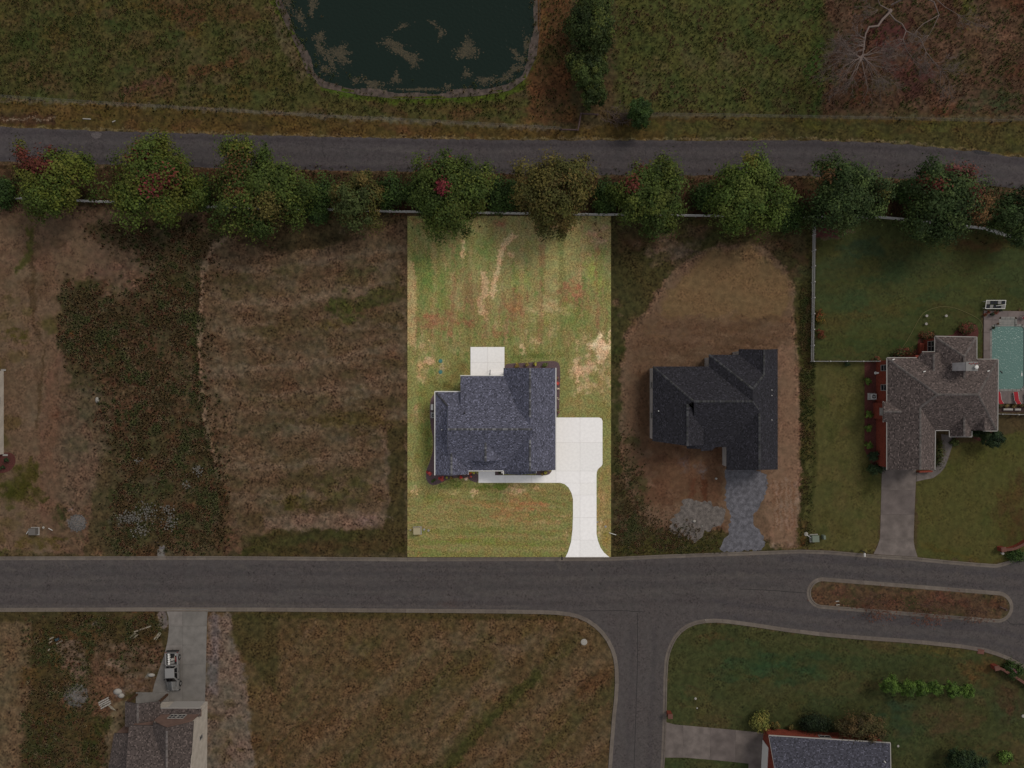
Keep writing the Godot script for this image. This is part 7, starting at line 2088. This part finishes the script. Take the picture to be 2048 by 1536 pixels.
	var r2 := MB.new(); r2.box(Vector3(0, 1.28, 0), Vector3(0.72, 0.08, 0.72), Basis(), 0.02); lpart("cap", r2, M.brick_cap, m3)
	var r3 := MB.new(); r3.box(Vector3(-0.33, 0.95, 0), Vector3(0.06, 0.22, 0.24)); lpart("door", r3, M.black_plastic, m3)
	# entrance walls of brick
	brick_wall("curved red brick entrance wall at the street's northern corner", [1998, 1096, 2010, 1097, 2024, 1094, 2036, 1088, 2052, 1078, 2080, 1060])
	brick_wall("red brick entrance wall beside the stop sign", [1985, 1331, 1998, 1334, 2008, 1341, 2024, 1350, 2048, 1366, 2080, 1390])
	var lt := MB.new(); lt.lathe(P(2003, 1106), [[0.0, 0.0], [0.16, 0.0], [0.16, 0.3], [0.2, 0.34], [0.0, 0.4]], 10)
	solo("landscape_light", lt, M.trim, "pale landscape light before the curved brick wall", "light")
	var sg := thing("stop_sign", "red stop sign on a post beside lower brick wall", "sign", P(2009, 1329))
	var sp := MB.new(); sp.tube([Vector3(0, 0, 0), Vector3(0, 2.6, 0)], [0.035, 0.035], 6); lpart("post", sp, M.grey_metal, sg)
	var face := Basis(Vector3.UP, -1.15)
	var oc := MB.new(); var wb := MB.new()
	for i in 8:
		var a := TAU * (i + 0.5) / 8; var c := TAU * (i + 1.5) / 8
		for s in [-1.0, 1.0]:
			var z := face * Vector3(0, 0, s * 0.008 + 0.05)
			oc.tri(Vector3(0, 2.3, 0) + z, Vector3(0, 2.3, 0) + face * Vector3(cos(a), sin(a), 0) * 0.37 + z, Vector3(0, 2.3, 0) + face * Vector3(cos(c), sin(c), 0) * 0.37 + z, face * Vector3(0, 0, s))
		var zz := face * Vector3(0, 0, 0.061)
		wb.quad(Vector3(0, 2.3, 0) + face * Vector3(cos(a), sin(a), 0) * 0.36 + zz, Vector3(0, 2.3, 0) + face * Vector3(cos(c), sin(c), 0) * 0.36 + zz, Vector3(0, 2.3, 0) + face * Vector3(cos(c), sin(c), 0) * 0.335 + zz, Vector3(0, 2.3, 0) + face * Vector3(cos(a), sin(a), 0) * 0.335 + zz, face * Vector3(0, 0, 1))
	lpart("panel", oc, M.sign_red, sg); lpart("border", wb, M.white_paint, sg)
	var tx := TextMesh.new()
	tx.text = "STOP"
	var fo := SystemFont.new(); fo.font_names = PackedStringArray(["Droid Sans"]); fo.font_weight = 700
	tx.font = fo; tx.font_size = 24; tx.pixel_size = 0.0105; tx.depth = 0.004
	var tm := MeshInstance3D.new()
	tm.name = "lettering"; tm.mesh = tx; tm.material_override = M.white_paint
	tm.transform = Transform3D(face, Vector3(0, 2.3, 0) + face * Vector3(0, 0, 0.063))
	sg.add_child(tm, true)
	# garden hose
	var hp := []
	var rad := []
	var hose := smooth_line(ring([1798, 704, 1810, 688, 1826, 660, 1843, 628, 1858, 619, 1880, 613, 1905, 614, 1935, 626, 1958, 638, 1965, 650, 1962, 664]), 2)
	for p in hose:
		hp.append(Vector3(p.x, 0.03, p.y)); rad.append(0.035)
	var hm := MB.new(); hm.tube(hp, rad, 6)
	solo("garden_hose", hm, M.hose, "pale garden hose curving across the green yard", "garden hose")
	# little things on the grass and the plots
	for s in [[1851, 632, "small white sprinkler head in green yard, nearest the hose"], [1890, 632, "white bird bath top in the middle of green yard"], [1850, 648, "pale round stone in a worn spot of green yard"]]:
		var m := MB.new(); m.lathe(P(s[0], s[1]), [[0.0, 0.0], [0.1, 0.0], [0.06, 0.3], [0.2, 0.34], [0.2, 0.38], [0.0, 0.36]], 10)
		solo("garden_ornament", m, M.pale_stone, s[2], "garden ornament")
	for s in [[1751, 746, "white garden statue by the brick wall near picket fence"], [1753, 908, "white garden statue by the brick wall near dark shrubs"]]:
		var m := MB.new(); m.lathe(P(s[0], s[1]), [[0.0, 0.0], [0.22, 0.0], [0.22, 0.08], [0.1, 0.14], [0.16, 0.5], [0.08, 0.7], [0.12, 0.84], [0.0, 0.95]], 10)
		solo("garden_statue", m, M.white_paint, s[2], "statue")
	sheet("mulch_bed", ring([1729, 724, 1752, 724, 1752, 932, 1744, 932, 1736, 915, 1729, 900]), 0.008, M.red_mulch)
	sheet("mulch_bed", smooth_line(ring([1788, 711, 1800, 706, 1834, 704, 1836, 676, 1850, 670, 1905, 672, 1912, 660, 1930, 650, 1952, 646, 1958, 664, 1955, 676, 1950, 682, 1846, 684, 1846, 714, 1800, 720, 1788, 711]), 1), 0.008, M.red_mulch)
	sheet("mulch_bed", smooth_line(ring([1902, 862, 1900, 880, 1912, 878, 1925, 872, 1942, 874, 1962, 884, 1990, 880, 1990, 856, 1902, 856]), 1), 0.008, M.red_mulch)
	# building plot leftovers
	var g := RandomNumberGenerator.new(); g.seed = 14
	var lum := [[268, 1264, 302, 1252, "long pale plank, first of the lumber west of driveway"], [260, 1275, 272, 1266, "short wide plank below the long pale plank"], [264, 1278, 276, 1269, "second short plank below the long pale plank"], [308, 1279, 320, 1264, "plank leaning in dry weeds beside the driveway"], [312, 1280, 322, 1266, "twin plank beside the leaning one near driveway"], [98, 1279, 107, 1274, "pale board at the western debris, uppermost"], [98, 1286, 104, 1282, "short pale board at the western debris"], [113, 1288, 125, 1281, "pale board at the western debris, lowest"], [96, 1301, 100, 1298, "lone scrap of board below the western debris"]]
	for s in lum:
		var a := P(s[0], s[1], 0.1); var c := P(s[2], s[3], 0.14)
		var z := (c - a).normalized(); var x := Vector3.UP.cross(z).normalized()
		var m := MB.new(); m.box((a + c) * 0.5, Vector3(0.2, 0.06, a.distance_to(c)), Basis(x, z.cross(x), z))
		solo("plank", m, M.pale_wood, s[4], "plank", "lumber left on the building plot")
	var jar := MB.new(); jar.box(P(116, 1278) + Vector3(0, 0.2, 0), Vector3(0.5, 0.4, 0.4), Basis(Vector3.UP, 0.4), 0.05)
	solo("plastic_tub", jar, M.teal_plastic, "dark teal tub among the western debris boards", "tub")
	var pl := MB.new()
	var pal := thing("pallet_stack", "stack of pale masonry blocks and slats on bare soil", "stack", P(213, 1406))
	for r in 4:
		for k in 5:
			var m := MB.new()
			var o := Vector3(-0.8 + k * 0.34, 0.1 + 0.12 * (r % 2), -0.6 + r * 0.3).rotated(Vector3.UP, 0.5)
			m.box(o, Vector3(0.3, 0.2, 0.2), Basis(Vector3.UP, 0.5 + g.randf_range(-0.2, 0.2)), 0.015)
			lpart("block", m, M.pale_stone, pal)
	for k in 6:
		var m := MB.new()
		m.box(Vector3(0.5 + k * 0.12, 0.1, 0.5 + k * 0.05), Vector3(0.08, 0.06, 0.9), Basis(Vector3.UP, 0.75))
		lpart("slat", m, M.pale_wood, pal)
	for s in [[236, 1383, 0.7, 0.5, "white sheet heap beside the block stack, upper part"], [243, 1391, 0.5, 0.4, "white sheet heap beside the block stack, lower part"], [303, 1350, 0.6, 0.3, "white scrap heap at the driveway's edge"], [195, 800, 0.3, 0.5, "white plastic scrap blown into vacant lot's tall weeds"]]:
		var m := MB.new(); m.ball(P(s[0], s[1]) + Vector3(0, 0.06, 0), Vector3(s[2], 0.14, s[3]), 5)
		solo("plastic_sheet", m, M.pale_stone, s[4], "plastic sheet")
	# heaps of stone
	for s in [[155, 1046, 1.25, 1.2, "pale stone heap in weeds near the street", 260], [152, 1391, 1.7, 1.6, "round grey stone heap on building plot by pickup", 420]]:
		var t := thing("stone_heap", s[4], "stone heap", P(s[0], s[1]))
		var m := MB.new()
		m.lathe(Vector3(0, -0.02, 0), [[s[2] * 1.0, 0.0], [s[2] * 0.8, 0.12], [s[2] * 0.4, 0.3], [0.0, 0.36]], 18)
		lpart("mound", m, M.gravel_pale, t)
		var st := MB.new()
		for i in s[5]:
			var a := g.randf() * TAU; var rr := sqrt(g.randf()) * 1.1
			var z := g.randf_range(0.05, 0.16)
			var tone_ := g.randf_range(0.06, 0.14)
			st.col = Color(tone_, tone_ * 0.96, tone_ * 0.94)
			st.box(Vector3(cos(a) * rr * s[2], maxf(0.0, 0.34 * (1.0 - rr)) + 0.03, sin(a) * rr * s[3]), Vector3(z, z * 0.7, z * 1.2), Basis(Vector3(g.randfn(), g.randfn(), g.randfn()).normalized(), g.randf() * 3.0), 0.0)
		lpart("stone", st, M.vert, t).set_meta("kind", "stuff")
	for s in [[1388, 1042, 0.28, "white rock on the pale gravel patch"], [1404, 1052, 0.12, "small white rock below the larger one on gravel"], [1432, 957, 0.22, "white bag scrap on the orange dirt before house"], [1411, 1240, 0.1, "pebble on the corner lawn beside kerb"]]:
		var m := MB.new(); m.ball(P(s[0], s[1]) + Vector3(0, s[2] * 0.3, 0), Vector3(s[2], s[2] * 0.6, s[2] * 0.8), 4)
		solo("rock", m, M.pale_stone, s[3], "rock")
	var cul := MB.new(); cul.box(P(322, 1107) + Vector3(0, 0.03, 0), Vector3(1.0, 0.06, 1.3), Basis(Vector3.UP, 0.05), 0.01)
	solo("concrete_stub", cul, M.pale_concrete[0], "short pale concrete apron at vacant lot's street edge", "concrete apron")
	var dr := MB.new(); dr.box(P(1961, 1303) + Vector3(0, 0.05, 0), Vector3(1.0, 0.12, 0.7), Basis(Vector3.UP, -0.15), 0.02)
	solo("storm_drain", dr, M.brick_cap, "brown storm drain cover behind the southern kerb", "storm drain")
	var fb := MB.new()
	fb.box(P(2004, 1215) + Vector3(0, 0.3, 0), Vector3(1.2, 0.1, 0.12), Basis(Vector3.UP, -0.4)); fb.box(P(2010, 1219) + Vector3(0, 0.2, 0), Vector3(0.2, 0.4, 0.16))
	solo("sign_board", fb, M.old_wood, "dark low board standing at the island's eastern tip", "board")
	for s in [[1674, 1202, "upper pale stone by island's western kerb"], [1675, 1209, "lower pale stone by island's western kerb"]]:
		var m := MB.new(); m.box(P(s[0], s[1]) + Vector3(0, 0.12, 0), Vector3(0.5, 0.1, 0.12), Basis(Vector3.UP, 0.1))
		solo("sprinkler_pipe", m, M.pale_stone, s[2], "pipe")
	for s in [[228, 243, 0.5, "pale concrete lump on the verge near the lane"], [174, 238, 1.2, "narrow white plank on the verge near the lane"]]:
		var m := MB.new(); m.box(P(s[0], s[1]) + Vector3(0, 0.05, 0), Vector3(s[2], 0.1, 0.16), Basis(Vector3.UP, 0.4 if s[2] < 1 else -0.05), 0.02)
		solo("debris", m, M.pale_stone, s[3], "debris")

func brick_wall(label: String, line: Array) -> void:
	var pts := smooth_line(ring(line), 1)
	var t := thing("entrance_wall", label, "brick wall", Vector3(pts[0].x, 0, pts[0].y))
	var pm := MB.new()
	pm.box(Vector3(pts[0].x, 0.5, pts[0].y), Vector3(0.62, 1.0, 0.62), Basis(Vector3.UP, 0.2))
	part("pillar", pm, M.brick, t)
	var pc := MB.new()
	pc.box(Vector3(pts[0].x, 1.04, pts[0].y), Vector3(0.74, 0.08, 0.74), Basis(Vector3.UP, 0.2), 0.02)
	part("pillar_cap", pc, M.brick_cap, t)
	var rs := resample(pts, 0.7)
	var w := MB.new(); var c := MB.new()
	for i in rs.size() - 1:
		var d := rs[i + 1] - rs[i]
		var z := Vector3(d.normalized().x, 0, d.normalized().y)
		var mid := (rs[i] + rs[i + 1]) * 0.5
		var bs := Basis(Vector3.UP.cross(z), Vector3.UP, z)
		w.box(Vector3(mid.x, 0.42, mid.y), Vector3(0.3, 0.84, d.length() * 1.04), bs)
		c.box(Vector3(mid.x, 0.875, mid.y), Vector3(0.38, 0.07, d.length() * 1.03), bs, 0.015)
	part("wall", w, M.brick, t)
	part("coping", c, M.brick_cap, t)

# ---------------------------------------------------------------- materials
func ripple(m: StandardMaterial3D, metres: float, depth: float) -> void:
	var n := NoiseTexture2D.new()
	var f := FastNoiseLite.new()
	f.seed = 4
	f.frequency = 0.03
	n.noise = f
	n.width = 256
	n.height = 256
	n.seamless = true
	n.as_normal_map = true
	m.normal_enabled = true
	m.normal_texture = n
	m.normal_scale = depth
	m.uv1_triplanar = true
	m.uv1_world_triplanar = true
	m.uv1_scale = Vector3.ONE / metres

func make_materials() -> void:
	T.earth = grain(512, 0.01, 0.2, 0.5, 0.5, 3)
	T.asphalt = grain(1024, 0.006, 0.25, 0.12, 0.12, 9, 14.0)
	T.concrete = grain(512, 0.008, 0.2, 0.12, 0.10, 15, 8.0)
	T.white = grain(512, 0.02, 0.2, 0.05, 0.05, 15, 5.0, 236.0)
	T.stained = grain(1024, 0.004, 0.1, 0.2, 0.1, 17, 10.0)
	T.gravel = grain(512, 0.02, 0.3, 0.35, 0.8, 23, 80.0)
	T.mulch = grain(512, 0.03, 0.3, 0.3, 0.8, 27, 70.0)
	T.siding = grain(256, 0.01, 0.1, 0.1, 0.1, 29)
	T.wood = grain(256, 0.02, 0.2, 0.3, 0.4, 31)
	T.brick = brick_texture()
	T.shingle = shingle_texture(3)
	T.shingle_b = shingle_texture(8)
	M.asphalt = std(sr(66, 61, 60), 0.92, T.asphalt, 26.0)
	M.lane = std(sr(67, 61, 62), 0.92, T.asphalt, 19.0)
	M.asphalt.uv1_scale = Vector3(1.0 / 70.0, 1.0 / 20.0, 1.0 / 14.0)
	M.lane.uv1_scale = Vector3(1.0 / 80.0, 1.0 / 20.0, 1.0 / 12.0)
	M.patch_pale = std(sr(84, 78, 78), 0.95, T.gravel, 2.0)
	M.patch_dark = std(sr(48, 46, 48), 0.9, T.gravel, 3.0)
	M.tar = std(sr(44, 41, 41), 0.8)
	M.kerb = [std(sr(94, 86, 79), 0.9, T.concrete, 5.0), std(sr(90, 82, 76), 0.9, T.concrete, 4.0), std(sr(98, 90, 83), 0.9, T.concrete, 6.0)]
	M.white_concrete = [std(sr(226, 222, 219), 0.85, T.concrete, 5.0), std(sr(229, 226, 224), 0.85, T.concrete, 6.0), std(sr(222, 219, 217), 0.85, T.concrete, 4.5)]
	for i in 3:
		M.white_concrete[i].albedo_texture = T.white
		M.white_concrete[i].albedo_color = [Color(0.975, 0.965, 0.955), Color(0.985, 0.975, 0.97), Color(0.965, 0.957, 0.95)][i]  # the plot's extra brightness is put into its concrete colour as well
	M.joint = std(sr(176, 170, 166), 0.95)
	M.joint_dark = std(sr(70, 64, 60), 0.95)
	M.grey_concrete = [std(sr(94, 86, 82), 0.9, T.stained, 9.0), std(sr(97, 89, 85), 0.9, T.stained, 8.0), std(sr(90, 82, 79), 0.9, T.stained, 10.0)]
	M.path_concrete = [std(sr(96, 89, 85), 0.9, T.stained, 6.0), std(sr(90, 84, 81), 0.9, T.stained, 5.0)]
	M.pale_concrete = [std(sr(104, 100, 96), 0.9, T.concrete, 6.0), std(sr(108, 103, 99), 0.9, T.concrete, 5.0), std(sr(101, 97, 93), 0.9, T.concrete, 7.0)]
	M.deck = [std(sr(100, 90, 88), 0.9, T.concrete, 5.0), std(sr(97, 88, 86), 0.9, T.concrete, 4.0), std(sr(103, 93, 90), 0.9, T.concrete, 6.0)]
	M.coping = std(sr(112, 110, 106), 0.7, T.concrete, 3.0)
	M.gravel = std(sr(86, 85, 90), 0.95, T.gravel, 9.0)
	M.gravel_pale = std(sr(90, 84, 80), 0.95, T.gravel, 8.0)
	M.mulch = std(sr(92, 76, 78), 1.0, T.mulch, 2.0)
	M.mulch_dark = std(sr(58, 44, 40), 1.0, T.mulch, 2.0)
	M.red_mulch = std(sr(74, 42, 38), 1.0, T.mulch, 2.0)
	M.mud = std(sr(70, 60, 54), 0.7, T.earth, 6.0)
	M.pond = std(sr(27, 37, 33), 0.2)
	M.pond.metallic_specular = 0.12
	ripple(M.pond, 5.0, 0.3)
	M.pool_water = std(sr(84, 110, 104), 0.06)
	ripple(M.pool_water, 3.0, 0.35)
	M.slate = std(sr(90, 91, 106), 0.9, T.shingle, 1.0, false)  # shingle colour raised to carry the plot's extra brightness
	M.charcoal = std(sr(44, 43, 49), 0.9, T.shingle_b, 1.0, false)
	M.taupe = std(sr(87, 77, 74), 0.9, T.shingle_b, 1.0, false)
	M.brown_roof = std(sr(80, 71, 68), 0.9, T.shingle, 1.0, false)
	M.blue_roof = std(sr(68, 68, 78), 0.9, T.shingle, 1.0, false)
	M.siding_white = std(sr(190, 188, 184), 0.8, T.siding, 3.0)
	M.siding_grey = std(sr(146, 141, 138), 0.8, T.siding, 3.0)
	M.siding_cream = std(sr(160, 152, 142), 0.8, T.siding, 3.0)
	M.siding_brown = std(sr(100, 80, 72), 0.85, T.siding, 3.0)
	M.chimney = std(sr(168, 164, 164), 0.8, T.siding, 3.0)
	M.brick = std(sr(108, 55, 45), 0.9, T.brick, 2.4)
	M.brick_cap = std(sr(92, 62, 54), 0.9, T.concrete, 2.0)
	M.trim = std(sr(140, 136, 132), 0.6)
	M.white_paint = std(sr(196, 194, 190), 0.5)
	M.white_fence = std(sr(168, 166, 164), 0.6)
	M.glass = std(sr(30, 33, 38), 0.08)
	M.dark_glass = std(sr(26, 28, 34), 0.12)
	M.car_glass = std(sr(14, 15, 17), 0.08)
	M.lamp_glass = std(sr(150, 150, 150), 0.15)
	M.silver = std(sr(124, 122, 120), 0.32)
	M.silver.metallic = 0.35
	M.silver.clearcoat_enabled = true
	M.silver.clearcoat = 0.6
	M.black_plastic = std(sr(24, 24, 25), 0.6)
	M.rubber = std(sr(22, 21, 21), 0.85)
	M.dark_metal = std(sr(36, 36, 38), 0.5)
	M.grey_metal = std(sr(112, 110, 108), 0.5)
	M.ac_metal = std(sr(150, 148, 146), 0.5)
	M.tan_metal = std(sr(150, 140, 112), 0.6)
	M.grey_box = std(sr(88, 84, 80), 0.6)
	M.green_box = std(sr(96, 104, 92), 0.6)
	M.green_lid = std(sr(66, 110, 104), 0.6)
	M.teal_plastic = std(sr(34, 50, 56), 0.5)
	M.red_cloth = std(sr(132, 24, 34), 0.8)
	M.red_paint = std(sr(110, 30, 32), 0.6)
	M.red_plastic = std(sr(110, 16, 18), 0.3)
	M.sign_red = std(sr(126, 34, 40), 0.4)
	M.terracotta = std(sr(104, 56, 42), 0.9)
	M.pale_stone = std(sr(138, 134, 128), 0.9, T.concrete, 1.0)
	M.pale_wood = std(sr(128, 120, 106), 0.9, T.wood, 1.0)
	M.dark_wood = std(sr(20, 17, 16), 0.9)
	M.old_wood = std(sr(72, 58, 58), 0.9, T.wood, 1.0)
	M.stained_wood = std(sr(70, 50, 36), 0.8, T.wood, 1.0)
	M.bark = std(sr(62, 52, 44), 1.0, T.wood, 1.0)
	M.pale_bark = std(sr(98, 84, 80), 1.0, T.wood, 1.0)
	M.dead_bark = std(sr(104, 92, 87), 1.0, T.wood, 1.0)
	M.twig = std(sr(92, 70, 58), 1.0)
	M.hose = std(sr(92, 88, 52), 0.6)
	M.vert = vmat(0.95)
	M.vert2 = vmat(0.95)
	M.leaf = vmat(0.75)
	M.leaf.backlight_enabled = true
	M.leaf.backlight = Color(0.05, 0.06, 0.02)

func _ready() -> void:
	var cam := Camera3D.new()
	cam.name = "camera"
	cam.position = Vector3(0, H, 0)
	cam.rotation_degrees = Vector3(-90, 0, 0)
	cam.fov = rad_to_deg(2.0 * atan(768.0 * S / H))
	cam.near = 1.0
	cam.far = 4000.0
	cam.current = true
	add_child(cam)
	var we := WorldEnvironment.new()
	we.name = "world"
	var e := Environment.new()
	e.background_mode = Environment.BG_SKY
	var sm := ProceduralSkyMaterial.new()
	sm.sky_top_color = Color(0.655, 0.66, 0.675)
	sm.sky_horizon_color = Color(0.67, 0.67, 0.67)
	sm.ground_bottom_color = Color(0.25, 0.23, 0.2)
	sm.ground_horizon_color = Color(0.6, 0.6, 0.6)
	sm.sun_angle_max = 30.0
	e.sky = Sky.new()
	e.sky.sky_material = sm
	e.tonemap_mode = Environment.TONE_MAPPER_LINEAR
	e.tonemap_exposure = 1.25
	e.sdfgi_enabled = true
	e.ssao_enabled = true
	e.ssil_enabled = true
	we.environment = e
	add_child(we)
	var sun := DirectionalLight3D.new()
	sun.name = "sun"
	sun.light_energy = 0.5
	sun.light_color = Color(1.0, 0.97, 0.93)
	sun.light_angular_distance = 22.0
	sun.shadow_enabled = true
	add_child(sun)
	sun.look_at_from_position(Vector3(36, 46, -32), Vector3.ZERO)
	make_materials()
	build_ground(paint_ground())
	var lawn_tex := paint_lawn()
	var lm := StandardMaterial3D.new()
	lm.albedo_texture = lawn_tex
	lm.roughness = 1.0
	lm.metallic_specular = 0.1
	var lb := MB.new()
	var l0 := P2(815, 432); var l1 := P2(1222, 1114)
	lb.tri(Vector3(l0.x, 0.004, l0.y), Vector3(l1.x, 0.004, l0.y), Vector3(l1.x, 0.004, l1.y), Vector3.UP, Vector2(0, 0), Vector2(1, 0), Vector2(1, 1))
	lb.tri(Vector3(l0.x, 0.004, l0.y), Vector3(l1.x, 0.004, l1.y), Vector3(l0.x, 0.004, l1.y), Vector3.UP, Vector2(0, 0), Vector2(1, 1), Vector2(0, 1))
	solo("lawn", lb, lm, "", "", "", "structure")
	build_pond()
	build_roads()
	build_paving()
	rng.seed = 3
	build_lot_house()
	build_dark_house()
	build_brick_house()
	build_south_houses()
	build_pool()
	build_fences()
	build_trees()
	build_weeds()
	build_pickup()
	build_things()
